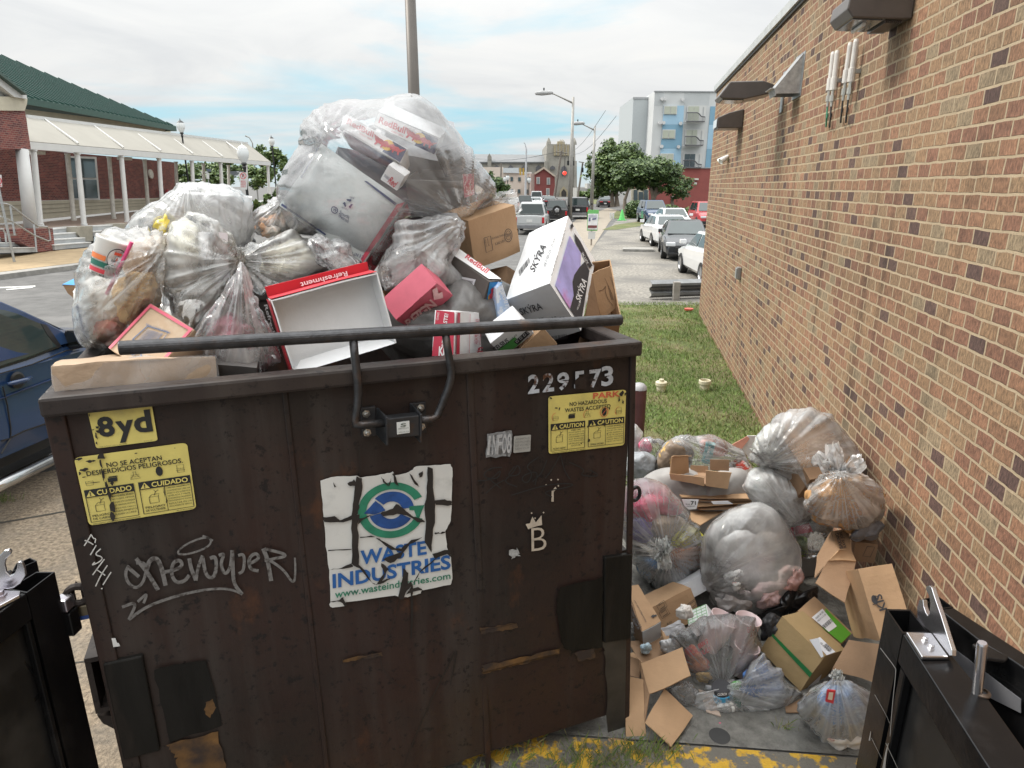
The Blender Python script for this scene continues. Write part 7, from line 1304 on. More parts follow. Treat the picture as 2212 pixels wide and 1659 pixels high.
for xa,xb,ya,yb in((290,520,540,705),(620,820,585,732),(885,1068,622,752),(1118,1282,650,772),(1318,1478,672,790),(1495,1580,690,752)):
 a,b=BP(2.4).pt(xa,ya),BP(0).pt(xb,yb);mb=MB();mb.tube([a+up*.02,b+up*.02],.05,4);mb.build('awning_rib',whitep,bd)
bslab('awning_beam',-.02,[(195,692),(1796,827),(1796,850),(205,742)],.25,whitep);mb=MB();mb.tube([A3+up*.05,A2+up*.05],.11,4);mb.build('awning_ridge',whitep,bd);mb=MB();mb.prism([BP(0).pt(1796,826)+BWv*.02,BP(2.4).pt(1640,704)+BWv*.02,BP(4.4).pt(1700,800),],BWv*.1)if False else None
def col(xt,yt,xb,yb,d,r_,m=whitep):
 t,b=BP(d).pt(xt,yt),BP(d).pt(xb,yb);mb=MB();mb.tube([t,t-up*.08,t-up*.081,b+up*.12,b+up*.119,b],[r_*1.25,r_*1.25,r_,r_,r_*1.2,r_*1.2],14);mb.build('column',m,bd,smooth=False)
for q in((220,742,270,1252),(510,765,560,1250),(803,785,846,1232),(1054,800,1082,1195),(1272,818,1292,1165),(1462,832,1482,1140),(1630,845,1648,1115),(1777,850,1790,1096)):col(*q,.14,.125)
for q in((447,770,491,1215),(722,790,756,1204),(958,808,983,1118),(1166,824,1178,1100),(1349,836,1358,1090),(1515,846,1522,1080)):col(*q,2.4,.12,M('cream_paint2',(.55,.53,.48),.6))
mb=MB();mb.tube([BP(-.2).pt(145,742),BP(-.2).pt(207,1266)],[.24,.27],18);mb.build('portico_column',whitep,bd,smooth=True)
bslab('portico_pier',-.3,[(-500,470),(130,484),(165,484),(205,738),(138,742),(-500,742)],1.3,dbrick);bslab('pier_cap',-.38,[(-500,392),(95,392),(182,408),(180,436),(165,486),(-500,480)],1.4,beige)
bslab('gable_trim',-.5,[(-60,200),(0,245),(175,380),(182,408),(95,394),(0,318),(-60,290)],1.2,whitep);bslab('gable_grey_panel',-.2,[(-500,200),(-60,290),(90,392),(-500,392)],.6,M('gable_grey',(.33,.33,.32),.7))  # plain grey panel filling the gable behind its white trim
bslab('gable_roof',-.7,[(-60,180),(0,222),(178,368),(182,382),(175,378),(0,245),(-60,200)],6.0,groof)
bslab('porch_edge',-.1,[(100,1268),(350,1262),(820,1232),(1790,1096),(1790,1112),(820,1262),(350,1300),(100,1300)],5.0,M('porch_brown',(.26,.19,.15),.85,var=.1))
bslab('brick_pier',-1.6,[(105,1272),(222,1268),(350,1266),(366,1412),(246,1424),(130,1352)],1.3,dbrick)
for q,d in(([(352,1268),(515,1252),(518,1290),(354,1300)],-.5),([(354,1302),(532,1290),(536,1326),(358,1336)],-.9),([(358,1338),(566,1326),(566,1354),(362,1372)],-1.3),([(362,1374),(606,1356),(604,1386),(366,1410)],-1.7),([(616,1248),(800,1238),(800,1266),(618,1284)],-.5),([(618,1286),(860,1268),(860,1296),(622,1320)],-.9),([(0,1290),(80,1285),(84,1322),(0,1328)],-.5),([(0,1330),(132,1322),(134,1356),(0,1364)],-.9),([(0,1366),(184,1357),(184,1386),(0,1398)],-1.3),([(0,1400),(234,1390),(236,1424),(0,1448)],-1.7)):
 q2=[(x-600 if x==0 else x,y)for x,y in q];bslab('step',d,q2,.6,conc);bslab('step_nosing',d-.02,[q2[0],q2[1],(q2[1][0],q2[1][1]+7),(q2[0][0],q2[0][1]+7)],.3,M('nosing',(.62,.62,.60),.7))
bslab('step_block',-1.0,[(512,1258),(614,1250),(618,1350),(548,1352),(515,1300)],.9,M('block_conc',(.30,.28,.23),.9,var=.2,vs=2));bslab('step_block',-.9,[(798,1238),(850,1232),(850,1280),(800,1284)],.9,M('block_conc',(.30,.28,.23)))
for pts in([(-80,1090),(0,1098),(50,1106),(70,1115),(250,1252),(312,1256),(326,1280),(334,1345),(318,1350),(225,1312),(75,1218),(0,1186)],[(68,1118),(98,1312)],[(226,1240),(242,1424)],[(-60,1270),(20,1272),(36,1300),(42,1370)]):
 mb=MB();mb.tube([BP(-1.9).pt(*p)for p in pts],.035,8);mb.build('handrail',galv,bd)
for q in([(238,752),(302,756),(302,778),(240,776)],[(820,790),(878,795),(878,815),(822,812)]):bslab('soffit_lamp',1.2,q,.4,M('lamp_box',(.58,.56,.50),.6))
mb=MB();mb.lathe(BP(4.5).pt(998,906),[(0,.08),(.32,.08),(.34,.0)],20,axis=-BL);mb.build('wall_bell',M('bell_white',(.6,.58,.52),.5),bd)
for x in(1060,1105):mb=MB();mb.lathe(BP(4.45).pt(x,1035),[(.22,.0),(.3,.05),(.3,.15),(.2,.2)],14,axis=-BL);mb.build('red_valve',M('valve_red',(.30,.03,.04),.4),bd)
sgn=thing('parking_sign','cropped white and red parking sign at the left picture edge','sign',BP(-3).pt(5,1000));mb=MB();mb.slab(BP(-3),[(-60,905),(10,912),(15,992),(-60,996)],0,.03);mb.build('plate',whitep,sgn);mb=MB();mb.stroke(BP(-3),[(-55,985),(8,984)],6,.01,smooth=0);mb.stroke(BP(-3),[(-10,930),(6,940),(8,965),(-10,975)],7,.01);mb.build('red_print',inkr,sgn);mb=MB();mb.tube([BP(-2.9).pt(-30,900),Vector((BP(-2.9).pt(-30,900).x,BP(-2.9).pt(-30,900).y,0))],.04,8);mb.build('post',galv,sgn)
for nm,pts,z,mt,th in(('sidewalk',[(-700,1500),(0,1440),(560,1398),(1900,1120),(2300,1120),(1200,1340),(560,1488),(0,1555),(-700,1640)],.16,tanp,.2),('kerb',[(-700,1642),(0,1557),(560,1490),(1200,1342),(1203,1348),(560,1502),(0,1574),(-700,1665)],.155,kerbm,.2)):
 g=[PZ(z,'a').pt(*p)for p in pts];sheet(nm,[(p.x,p.y)for p in g],mt,z,th)
mb=MB();mb.poly(PZ(0,'n'),[(-60,250),(235,238),(235,246),(-60,258)],.009);tag(mb.build('lane_mark',whitel),kind='structure');mb=MB();mb.poly(PZ(0,'n'),[(40,262),(215,248),(222,253),(46,268)],.0105);tag(mb.build('lane_mark',whitel),kind='structure')
# vegetation
leafm=[M('leaf_a',(.075,.125,.03),.55,var=.3,vs=1.5),M('leaf_b',(.12,.175,.045),.55,var=.3,vs=1.5),M('leaf_c',(.045,.08,.025),.6,var=.3,vs=1.5)]
barkm=M('bark',(.20,.165,.135),.9,var=.3,vs=3)
def crown(mb,blobs,n,leaf,seed,mix=(.4,.3)):
 rr=random.Random(seed);tot=sum(b[1].x*b[1].y*b[1].z for b in blobs)
 for c,R in blobs:
  k=int(n*R.x*R.y*R.z/tot);cl=[(Vector((rr.gauss(0,1),rr.gauss(0,1),rr.gauss(0,1))).normalized()*rr.uniform(.55,1.0))for _ in range(max(6,k//40))]
  for i in range(k):
   q=cl[i%len(cl)]+Vector((rr.gauss(0,.13),rr.gauss(0,.13),rr.gauss(0,.11)));P=c+Vector((q.x*R.x,q.y*R.y,q.z*R.z))
   a=Vector((rr.gauss(0,1),rr.gauss(0,1),rr.gauss(0,.7))).normalized();b=a.orthogonal().normalized();s_=leaf*rr.uniform(.6,1.3);t=rr.random();m=0 if t<mix[0]else(1 if t<mix[0]+mix[1]else 2)
   mb.add([P-a*s_-b*s_*.1,P+b*s_*.6,P+a*s_,P-b*s_*.6],[(0,1,2,3)],m)
def tree(name,label,crop,Y,blobs,trunk,n,leaf,seed,group=None,cat='tree',mix=(.4,.3),rt=.18):
 B=[];
 for x,y,rx,ry in blobs:
  c=at(*px((x,y),crop),Y);s_=(c-CAM).length/FPX*CR[crop][2];B.append((c+Vector((0,random.Random(seed+x).uniform(-.4,.4)*rx*s_,0)),Vector((rx*s_,rx*s_*.9,ry*s_))))
 base=at(*px(trunk[0][0],crop),Y)if trunk else Vector((B[0][0].x,Y,min(b[0].z-b[1].z for b in B)))
 r=thing(name,label,cat,base,group);mb=MB();crown(mb,B,n,leaf,seed,mix);mb.build('crown' if trunk else 'foliage',leafm,r)
 for t in trunk or[]:
  mb=MB();P=[at(*px(p,crop),Y)for p in t];mb.tube(P,[rt*(1-.55*i/max(1,len(P)-1))for i in range(len(P))],8);mb.build('trunk',barkm,r)
 if not trunk:mb=MB();mb.tube([base-up*.2,base+up*.5],.05,6);mb.build('stem',barkm,r)
 return r
tree('street_tree','tall bushy green tree behind the two street lamps, left of the apartments','d',82,[(1130,760,120,130),(1220,760,170,110),(1060,900,130,150),(1200,900,200,170),(1360,800,130,110),(1140,640,70,50),(1130,1060,110,90),(985,830,70,110)],[[(1165,1230),(1160,1130),(1170,1000)],[(1210,1225),(1200,1130),(1210,1020)]],15000,.20,1,'street trees',rt=.3)
tree('street_tree','spreading green tree with forked trunk in front of the red brick base','d',68,[(1340,920,160,110),(1500,880,190,100),(1650,900,140,100),(1760,1040,120,110),(1260,980,100,80),(1440,990,150,70),(1620,1000,130,90)],[[(1545,1200),(1540,1120),(1510,1010),(1490,950)],[(1545,1130),(1580,1050),(1640,1000)],[(1530,1190),(1570,1110),(1690,1050)],[(1275,1290),(1280,1160),(1320,1050)],[(1720,1225),(1720,1140)]],15000,.15,2,'street trees',mix=(.35,.15),rt=.22)
tree('hedge','clipped dense dark hedge block beside the pavement below the trees','d',62,[(1340,1260,60,75),(1400,1255,60,75),(1430,1235,45,50)],None,5000,.12,3,cat='hedge',mix=(.3,.1))
tree('bush','low loose dark shrub behind the blue parked car','d',60,[(1660,1250,60,35),(1740,1250,50,28)],None,1800,.14,4,cat='bush');tree('bush','scruffy thin dry shrub left of the red car','d',56,[(1860,1300,50,50)],None,700,.12,5,cat='bush',mix=(.2,.6))
tree('bush','rounded dark green tree crown peeping out right of the biggest bag','d',95,[(60,1010,75,90),(140,1080,60,60),(70,1090,80,50)],None,2600,.3,6,cat='tree',mix=(.3,.15))
tree('bush','far green grass bank and shrubs beyond the junction','d',150,[(1010,1100,80,40),(920,1110,60,35),(1060,1130,60,30)],None,1600,.5,7,cat='bush')
for i,(bl,Y,lab)in enumerate((([(1240,930,90,70),(1310,960,60,60)],74,'green shrub seen behind the first rear columns of the colonnade'),([(1430,960,70,60),(1500,930,50,50)],78,'green shrub seen behind the middle columns of the colonnade'),([(1690,930,90,60),(1770,900,50,50)],82,'bright green shrub above the white car beyond the colonnade'),([(1720,790,80,55),(1650,760,50,40),(1830,850,70,90)],100,'tall tree rising above the far end of the colonnade roof'),([(1700,1130,60,50),(1790,1110,50,50),(1870,1080,60,70)],60,'dark low shrub below the white car at the end of the colonnade'),([(1370,870,160,45),(1560,850,130,45)],120,'distant row of dark trees behind the colonnade'))):
 tree('bush' if i!=3 else 'tree',lab,'a',Y,bl,None,2200,.2 if Y<90 else.32,20+i,'greenery beyond the colonnade',cat='bush' if i not in(3,5)else 'tree',mix=(.4,.35))
# right: apartments
mcorr=M('corrugated_grey',(.58,.59,.59),.5,var=.06,vs=.3);mgrey=M('side_grey',(.43,.46,.47),.6,var=.05);b1=M('panel_pale_blue',(.34,.52,.66),.6,var=.03);b2=M('panel_mid_blue',(.20,.36,.48),.6,var=.03);redb=M('red_block',(.27,.075,.065),.8,var=.1,vs=1.2)
YA=92
ap=thing('apartment_building','tall grey apartment block with blue panels on a red brick base','building',PY(YA,'d').pt(1750,1245))
def aslab(nm,Y,q,th,mt,parent=None):mb=MB();mb.slab(PY(Y,'d'),q,0,th);return mb.build(nm,mt,parent or ap)
aslab('front_wall',YA,[(1558,150),(2500,158),(2500,872),(1510,872),(1530,600)],14,mcorr);aslab('side_wing',YA+4,[(1360,206),(1545,208),(1530,860),(1330,860)],12,mgrey);aslab('parapet',YA-.15,[(1556,146),(2500,153),(2500,160),(1556,154)],.5,M('parapet',(.36,.37,.38),.5));aslab('parapet',YA+3.9,[(1358,204),(1548,206),(1548,222),(1358,222)],.5,M('parapet',(.36,.37,.38)))
aslab('brick_base',YA-1.2,[(1780,866),(2500,868),(2500,1250),(1500,1240),(1500,1000)],12,redb);aslab('base_cap',YA-1.35,[(1770,860),(2500,862),(2500,870),(1770,868)],1,M('parapet',(.36,.37,.38)))
mb=MB()
for k in range(90):
 x=1566+k*10
 if not(1640<x<1835 or 2070<x<2500):mb.slab(PY(YA-.02,'d'),[(x,160),(x+3.5,160),(x-6,286),(x-9,286)],0,.06)
mb.build('wall_corrugation',mgrey,ap)['kind']='stuff'
for(q,m_)in(([(1643,286),(1832,286),(1822,462),(1632,462)],b1),([(1631,463),(1821,463),(1806,684),(1614,684)],b2),([(1613,685),(1805,685),(1795,862),(1600,862)],b1),([(2078,292),(2300,292),(2300,464),(2064,464)],b2),([(2063,465),(2300,465),(2300,690),(2044,688)],b1),([(2043,690),(2300,690),(2300,862),(2028,862)],b2)):aslab('blue_panel',YA-.12,q,.1,m_)
def awin(q,split=True,m=dkgl):
 f=aslab('window',YA-.25,q,.1,whitep);(x0,y0),(x1,_),(x2,y2),(x3,_2)=q;P=PY(YA-.32,'d')
 for a,b in((.06,.47),(.53,.94)):
  mb=MB();g=lambda u,v:((x0*(1-u)+x1*u)*(1-v)+(x3*(1-u)+x2*u)*v,y0*(1-v)+y2*v);mb.slab(P,[g(a,.08),g(b,.08),g(b,.92),g(a,.92)],0,.04);mb.build('pane',M('pane_pale',(.44,.46,.38),.3,var=.12,vs=.5)if m is dkgl else m,f)
for q in([(1645,286),(1768,286),(1764,368),(1640,366)],[(1630,508),(1752,508),(1748,594),(1624,592)],[(1612,730),(1736,730),(1732,812),(1606,810)],[(2132,292),(2250,292),(2250,376),(2126,376)],[(2112,516),(2240,516),(2240,598),(2106,598)],[(2092,738),(2230,738),(2230,822),(2084,822)]):awin(q)
for(x0,y0,x1,y1)in((1862,284,2040,432),(1846,506,2022,654),(1828,728,2002,862)):
 f=aslab('balcony_door',YA-.25,[(x0,y0),(x1,y0),(x1-10,y1),(x0-12,y1)],.1,whitep);P=PY(YA-.33,'d')
 for a,b,m_ in((.06,.34,'pane_pale'),(.36,.62,'pane_pale')):mb=MB();mb.slab(P,[(x0+(x1-x0)*a,y0+8),(x0+(x1-x0)*b,y0+8),(x0+(x1-x0)*b-8,y1-4),(x0+(x1-x0)*a-8,y1-4)],0,.04);mb.build('pane',_mt[m_]if y0<700 else dkgl,f)
 mb=MB();mb.slab(P,[(x0+(x1-x0)*.84,y0+12),(x0+(x1-x0)*.87,y0+12),(x0+(x1-x0)*.82,y1-8),(x0+(x1-x0)*.79,y1-8)],0,.04);mb.build('shutter',galv,f)
 rl=MB();Pr=PY(YA-1.5,'d');yt,yb=y0+66,y1
 top=[(x0-6,yt),(x0+92,yt),(x0+112,yt+14),(x0+130,yt+36),(x0+166,yt+40)]
 rl.tube([Pr.pt(*p)for p in top],.07,6);rl.tube([Pr.pt(x0-10,yb),Pr.pt(x0+160,yb)],.07,6)
 for k in range(19):
  t=k/18;x=x0-6+172*t;y=np.interp(x,[p[0]for p in top],[p[1]for p in top]);rl.tube([Pr.pt(x,y),Pr.pt(x-4,yb)],.03,4,caps=False)
 rl.build('balcony_rail',M('rail_dark',(.10,.10,.11),.5),ap);mb=MB();mb.slab(Pr,[(x0-12,yb),(x0+162,yb),(x0+162,yb+6),(x0-12,yb+6)],0,1.3);mb.build('balcony_slab',whitep,ap)
for x,y in((1625,224),(1655,224),(1815,228),(1606,446),(1638,446),(1796,452),(1620,666),(1776,670)):mb=MB();mb.lathe(PY(YA-.2,'d').pt(x,y),[(0,.3),(.22,.3),(.22,0)],10,axis=(0,-1,0));mb.build('vent_cap',M('vent_white',(.6,.6,.6),.5),ap)
eg=aslab('entrance',YA-1.45,[(1338,1060),(1500,1060),(1500,1200),(1338,1200)],.2,beige)
for q in([(1362,1070),(1398,1070),(1398,1170),(1362,1170)],[(1410,1090),(1450,1090),(1450,1190),(1410,1190)],[(1458,1070),(1494,1070),(1494,1190),(1458,1190)]):mb=MB();mb.slab(PY(YA-1.6,'d'),q,0,.05);mb.build('pane',dkgl,eg)
mb=MB();mb.slab(PY(YA-1.7,'d'),[(1932,962),(1966,962),(1966,978),(1930,978)],0,.5);mb.build('wall_lamp',M('lamp_box',(.58,.56,.50)),ap);mb=MB();mb.slab(PY(YA-1.5,'d'),[(1928,1000),(1950,1000),(1950,1018),(1928,1018)],0,.2);mb.build('wall_camera',whitep,ap);mb=MB();mb.tube([PY(YA-1.4,'d').pt(1720,1130),PY(YA-1.4,'d').pt(1720,1230)],.15,8);mb.build('drain_pipe',whitep,ap)
# church, pale building, red house
stone=M('church_stone',(.30,.285,.25),.9,var=.25,vs=.25,bump=.2,bs=2);stone2=M('church_stone_warm',(.36,.31,.21),.9,var=.15,vs=.3);slate=M('slate',(.17,.175,.18),.8,var=.1,vs=.3)
YC=190;ch=thing('church','grey stone church with square pinnacled tower at the end of the street','church',PY(YC,'d').pt(680,1150))
def cslab(nm,Y,q,th,mt,par=None):mb=MB();mb.slab(PY(Y,'d'),q,0,th);return mb.build(nm,mt,par or ch)
cslab('tower',YC,[(555,642),(815,646),(822,880),(826,1150),(540,1150),(548,800)],30,stone);cslab('tower_panel',YC-.4,[(618,655),(760,655),(760,750),(618,750)],.5,stone2);cslab('tower_crest',YC-.2,[(652,618),(700,618),(700,632),(718,632),(718,650),(652,650)],2,stone2)
for k in range(4):cslab('tower_shaft',YC-.7,[(640+k*30,640),(648+k*30,640),(648+k*30,745),(640+k*30,745)],.4,stone)
for x in(570,678,700,808):mb=MB();mb.tube([PY(YC+1,'d').pt(x,650),PY(YC+1,'d').pt(x,622),PY(YC+1,'d').pt(x,584 if x in(570,808)else 600)],[.7,.6,.08],6);mb.build('pinnacle',stone,ch)
for x in(546,820):cslab('buttress',YC-1.5,[(x-10,800),(x+12,800),(x+14,1150),(x-14,1150)],3,stone)
for q in([(690,860),(712,845),(735,860),(738,930),(688,930)],[(585,860),(605,842),(628,858),(630,880),(584,880)]):cslab('tower_window',YC-.6,q,.4,M('church_glass',(.10,.10,.11),.4))
cslab('tower_door',YC-.9,[(690,1150),(690,1090),(710,1062),(732,1090),(734,1150)],.5,M('door_dark',(.04,.035,.03),.7));cslab('door_arch',YC-.7,[(672,1150),(674,1080),(710,1036),(748,1080),(750,1150),(736,1150),(735,1090),(710,1060),(688,1090),(688,1150)],.6,stone2)
cslab('nave',YC+6,[(0,815),(545,815),(545,1150),(-200,1150),(-200,815)],14,stone);mb=MB();P,Q=PY(YC+5.5,'d'),PY(YC+20,'d');mb.add([P.pt(-200,815),P.pt(548,815),Q.pt(545,750),Q.pt(-200,742)],[(0,1,2,3)]);mb.build('nave_roof',slate,ch,solid=.4);cslab('nave_gable',YC+5,[(0,815),(0,760),(18,730),(36,760),(36,900),(0,900)],3,stone)
for k in range(4):x=60+k*130;cslab('nave_window',YC+5.6,[(x,890),(x,860),(x+25,836),(x+52,860),(x+52,890)],.4,M('church_glass',(.10,.10,.11)))
YW=150;wb=thing('pale_building','two storey cream building with small dark windows left of the red house','building',PY(YW,'d').pt(250,1130))
def wslab(nm,Y,q,th,mt,par):mb=MB();mb.slab(PY(Y,'d'),q,0,th);return mb.build(nm,mt,par)
creamw=M('cream_wall',(.60,.52,.45),.8,var=.08,vs=.3);wslab('wall',YW,[(-150,858),(145,858),(145,905),(410,905),(410,1140),(-150,1140)],12,creamw,wb);wslab('billboard',YW-.5,[(146,866),(290,864),(290,914),(146,910)],.4,M('pale_board',(.52,.56,.58),.6),wb);wslab('parapet',YW-.2,[(290,906),(412,906),(412,918),(290,918)],.5,whitep,wb)
for x,y in((212,948),(284,950),(356,954),(145,948),(212,1060),(280,1062),(350,1064)):f=wslab('window',YW-.15,[(x,y),(x+28,y),(x+28,y+42),(x,y+42)],.1,M('frame_grey',(.40,.37,.34),.7),wb);wslab('pane',YW-.25,[(x+3,y+3),(x+25,y+3),(x+25,y+38),(x+3,y+38)],.05,dkgl,f)
YR=140;rh_=thing('red_house','dark red brick house with pale pediment in front of the church','house',PY(YR,'d').pt(520,1130));hb=M('house_brick',(.20,.055,.05),.85,var=.12,vs=.6)
wslab('wall',YR,[(440,915),(525,868),(625,940),(632,1140),(436,1140)],12,hb,rh_);wslab('wing',YR+.8,[(400,920),(440,920),(440,1140),(400,1140)],10,M('house_trim',(.42,.33,.29),.8),rh_);wslab('pediment',YR-.4,[(432,914),(525,855),(634,938),(634,950),(612,940),(525,874),(444,926)],1,M('pediment_trim',(.46,.38,.31),.8),rh_)
for x,y in((456,950),(552,956),(546,1055)):f=wslab('window',YR-.15,[(x,y),(x+32,y),(x+32,y+66),(x,y+66)],.1,M('frame_pale',(.48,.45,.42),.7),rh_);wslab('pane',YR-.25,[(x+7,y+6),(x+25,y+6),(x+25,y+60),(x+7,y+60)],.05,M('pane_grey',(.22,.24,.25),.3),f)
mb=MB();mb.slab(PY(170,'d'),[(830,1050),(1010,1060),(1010,1150),(830,1150)],0,10);mb.slab(PY(169,'d'),[(930,1010),(960,1010),(960,1060),(930,1060)],0,6);tag(mb.build('far_building',M('far_grey',(.40,.40,.38),.9,var=.2,vs=.2)),'small pale grey building far off between church and tree','building')
# lamps, poles and signals
lampg=M('street_lamp_grey',(.30,.29,.27),.5,metal=.3,var=.1)
def ground_z(P):return Vector((P.x,P.y,0))
big=thing('light_pole','thick brown metal light pole rising behind the biggest bag','pole',ground_z(at(898,300,11)));t=at(894,-150,11);mb=MB();mb.tube([ground_z(at(898,300,11)),Vector((at(898,300,11).x,11,t.z))],[.115,.075],16);mb.build('shaft',M('pole_brown',(.10,.088,.078),.5,metal=.3,var=.1,vs=3),big,smooth=True);mb=MB();mb.tube([Vector((at(898,300,11).x,11,t.z)),Vector((at(898,300,11).x+.9,11,t.z+.2))],.05,8);mb.build('arm',lampg,big)
for Y,ptop,pbot,arm_,head,lab,r0 in((58,(800,205),(764,1250),[(795,262),(700,215),(620,178),(570,170)],(525,172),'nearer grey street lamp with curved arm, standing left of the tree',.17),(74,(1001,476),(968,1230),[(998,515),(930,480),(872,452)],(840,454),'farther grey street lamp with curved arm in front of the tree',.17)):
 b0=at(*px(pbot,'d'),Y);tp3=at(*px(ptop,'d'),Y);b0=Vector((b0.x,Y,0));r=thing('street_lamp',lab,'street lamp',b0,'grey street lamps along the road');mb=MB();mb.tube([b0,Vector((tp3.x,Y,tp3.z))],[r0*1.3,r0*.55],12);mb.build('pole',lampg,r,smooth=True)
 mb=MB();mb.tube([at(*px(p,'d'),Y)for p in arm_],[.07,.06,.05,.05][:len(arm_)],8);mb.build('arm',lampg,r,smooth=True);h=at(*px(head,'d'),Y);mb=MB();mb.lathe(h+Vector((-.75,0,0)),[(0,0),(.13,.1),(.2,.6),(.16,1.3),(.06,1.5)],10,axis=(1,0,.05));mb.build('lamp_head',M('lamp_head_grey',(.38,.38,.38),.4),r);mb=MB();mb.tube([h+up*.15,h+up*.42],.06,6);mb.build('photocell',trim,r)
pt3=thing('street_lamp','thin far pale street lamp pole left of the church tower','street lamp',ground_z(at(*px((352,1120),'d'),120)),'grey street lamps along the road');mb=MB();mb.tube([ground_z(at(*px((352,1120),'d'),120)),at(*px((362,690),'d'),120),at(*px((350,640),'d'),120),at(*px((340,630),'d'),120)],[.2,.14,.08,.1],8);mb.build('pole',M('pole_pale',(.45,.46,.48),.5),pt3)
wood=M('wood_pole',(.17,.15,.13),.9)
for pts,lab,Y,bar in(([(625,1180),(690,705)],'leaning wooden utility pole in front of the church',105,[(640,715),(742,730)]),([(845,1140),(888,810)],'leaning dark utility pole right of the church',125,[(850,808),(900,816)]),([(128,950),(128,820)],'short dark utility pole above the cream building',140,[(122,830),(134,830)])):
 b0=at(*px(pts[0],'d'),Y);r=thing('utility_pole',lab,'utility pole',b0 if pts[0][1]<1000 else b0,'wooden utility poles');mb=MB();mb.tube([Vector((b0.x-.2,Y,0)),at(*px(pts[1],'d'),Y)],[.22,.14],8);mb.build('pole',wood,r);mb=MB();mb.tube([at(*px(p,'d'),Y)for p in bar],.08,6);mb.build('crossarm',wood,r)
mb=MB()
for a,b in(((690,720),(1100,330)),((742,732),(1200,380)),((888,815),(1010,640)),((640,716),(-300,745)),((690,712),(-300,735))):A,B=at(*px(a,'d'),105),at(*px(b,'d'),60 if b[0]>700 else 140);mb.tube([A.lerp(B,t)-up*1.2*math.sin(math.pi*t)for t in[k/8 for k in range(9)]],.018,4,caps=False)
tag(mb.build('power_line',trim),'thin dark power lines strung from the leaning utility poles','power line')
for x,y,lab in((752,820,'black traffic signal left of the near street lamp'),(800,822,'black traffic signal behind the near street lamp'),(885,885,'dark traffic signal hanging by the right utility pole')):
 r=thing('traffic_light',lab,'traffic light',at(*px((x,y+20),'d'),100),'traffic signals over the junction');P=PY(100,'d');mb=MB();mb.slab(P,[(x-10,y-22),(x+10,y-22),(x+10,y+22),(x-10,y+22)],0,.3);mb.build('housing',trim,r)
 mb=MB();mb.tube([P.pt(x,y-22),P.pt(x,y-60)],.05,5);mb.build('hanger',trim,r)
r=thing('traffic_light','traffic signal showing red in front of the church tower','traffic light',at(*px((718,940),'d'),100),'traffic signals over the junction');mb=MB();mb.slab(PY(100,'d'),[(709,898),(730,898),(730,955),(709,955)],0,.3);mb.build('housing',M('signal_grey',(.16,.15,.14),.6),r);mb=MB();mb.lathe(PY(99.8,'d').pt(718,914),[(0,.1),(.2,.1),(.28,.0)],14,axis=(0,-1,0));mb.build('red_lamp',M('signal_red',(.9,.05,.03),.4,emit=.9),r)
mb=MB();mb.tube([PY(100,'d').pt(718,898),PY(100,'d').pt(722,760)],.04,5);mb.build('hanger',trim,r)
for x,lab in((306,'left amber traffic signal near the cream building'),(334,'right amber traffic signal near the cream building')):mb=MB();mb.slab(PY(118,'d'),[(x-8,866),(x+8,866),(x+8,932),(x-8,932)],0,.4);tag(mb.build('traffic_light',M('signal_amber',(.45,.28,.05),.6)),lab,'traffic light','amber signals')
def lantern(crop,Y,ptop,pbot,s,lab,post=trim,lit=False,grp='black lantern posts'):
 t=at(*px(ptop,crop),Y);b0=ground_z(at(*px(pbot,crop),Y));b0.x=t.x;r=thing('lantern_post',lab,'street lamp',b0,grp)
 mb=MB();mb.lathe(b0,[(.14,0),(.14,.5),(.07,.6),(.055,t.z-1.1*s),(.09,t.z-.95*s),(.06,t.z-.9*s),(.13*s,t.z-.82*s),(.10*s,t.z-.76*s)],10);mb.build('post',post,r)
 mb=MB();mb.lathe((t.x,t.y,0),[(.10*s,t.z-.76*s),(.22*s,t.z-.55*s),(.25*s,t.z-.35*s),(.20*s,t.z-.18*s)],14);mb.build('globe',M('lantern_glass',(.72,.74,.74),.2,var=.05),r,smooth=True);mb=MB();mb.lathe((t.x,t.y,0),[(.215*s,t.z-.18*s),(.12*s,t.z-.08*s),(.03*s,t.z-.03*s),(.01*s,t.z+.08*s)],12);mb.build('cap',post if not lit else M('lantern_glass',(.72,.74,.74)),r);return r
lantern('a',30,(1605,708),(1622,1090),.98,'black lantern post with white globe carrying a no parking sign',lit=True)
lantern('a',62,(1799,655),(1812,1060),1.05,'black lantern post at the far right end of the colonnade');lantern('a',50,(1194,545),(1205,1100),1.1,'black lantern rising above the colonnade roof beyond the brick building')
lantern('d',110,(162,940),(165,1110),1.1,'leftmost pale globe lantern by the cream building',grp='globe lanterns by the cream building');lantern('d',105,(188,925),(188,1110),1.15,'second pale globe lantern by the cream building',grp='globe lanterns by the cream building');lantern('d',100,(388,945),(386,1110),1.15,'globe lantern in front of the red house',grp='globe lanterns by the cream building')
sp=PY(29.8,'a');r=thing('parking_sign','white no parking sign with red circle on the black lantern post','sign',sp.pt(1614,1008));mb=MB();mb.slab(sp,rounded([(1586,892),(1636,896),(1640,1010),(1596,1006)],.08),0,.02);pl2=mb.build('plate',whitep,r)
mb=MB();mb.stroke(sp,[(1614+19*math.cos(t),918+20*math.sin(t))for t in[k*math.pi/10 for k in range(21)]],4,.006,smooth=0);mb.stroke(sp,[(1600,904),(1628,933)],4,.007,smooth=0)
for k,s_ in enumerate(('EMERGENCY','VEHICLES','PARKING','ONLY')):mb.text(sp,s_,[(1598,958+k*12),(1632,958+k*12),(1598,949+k*12)],.006,.01)
mb.build('red_lettering',inkr,pl2);mb=MB();mb.text(sp,'P',[(1607,928),(1621,928),(1607,907)],.0065,.02);mb.build('lettering',inkb,pl2)
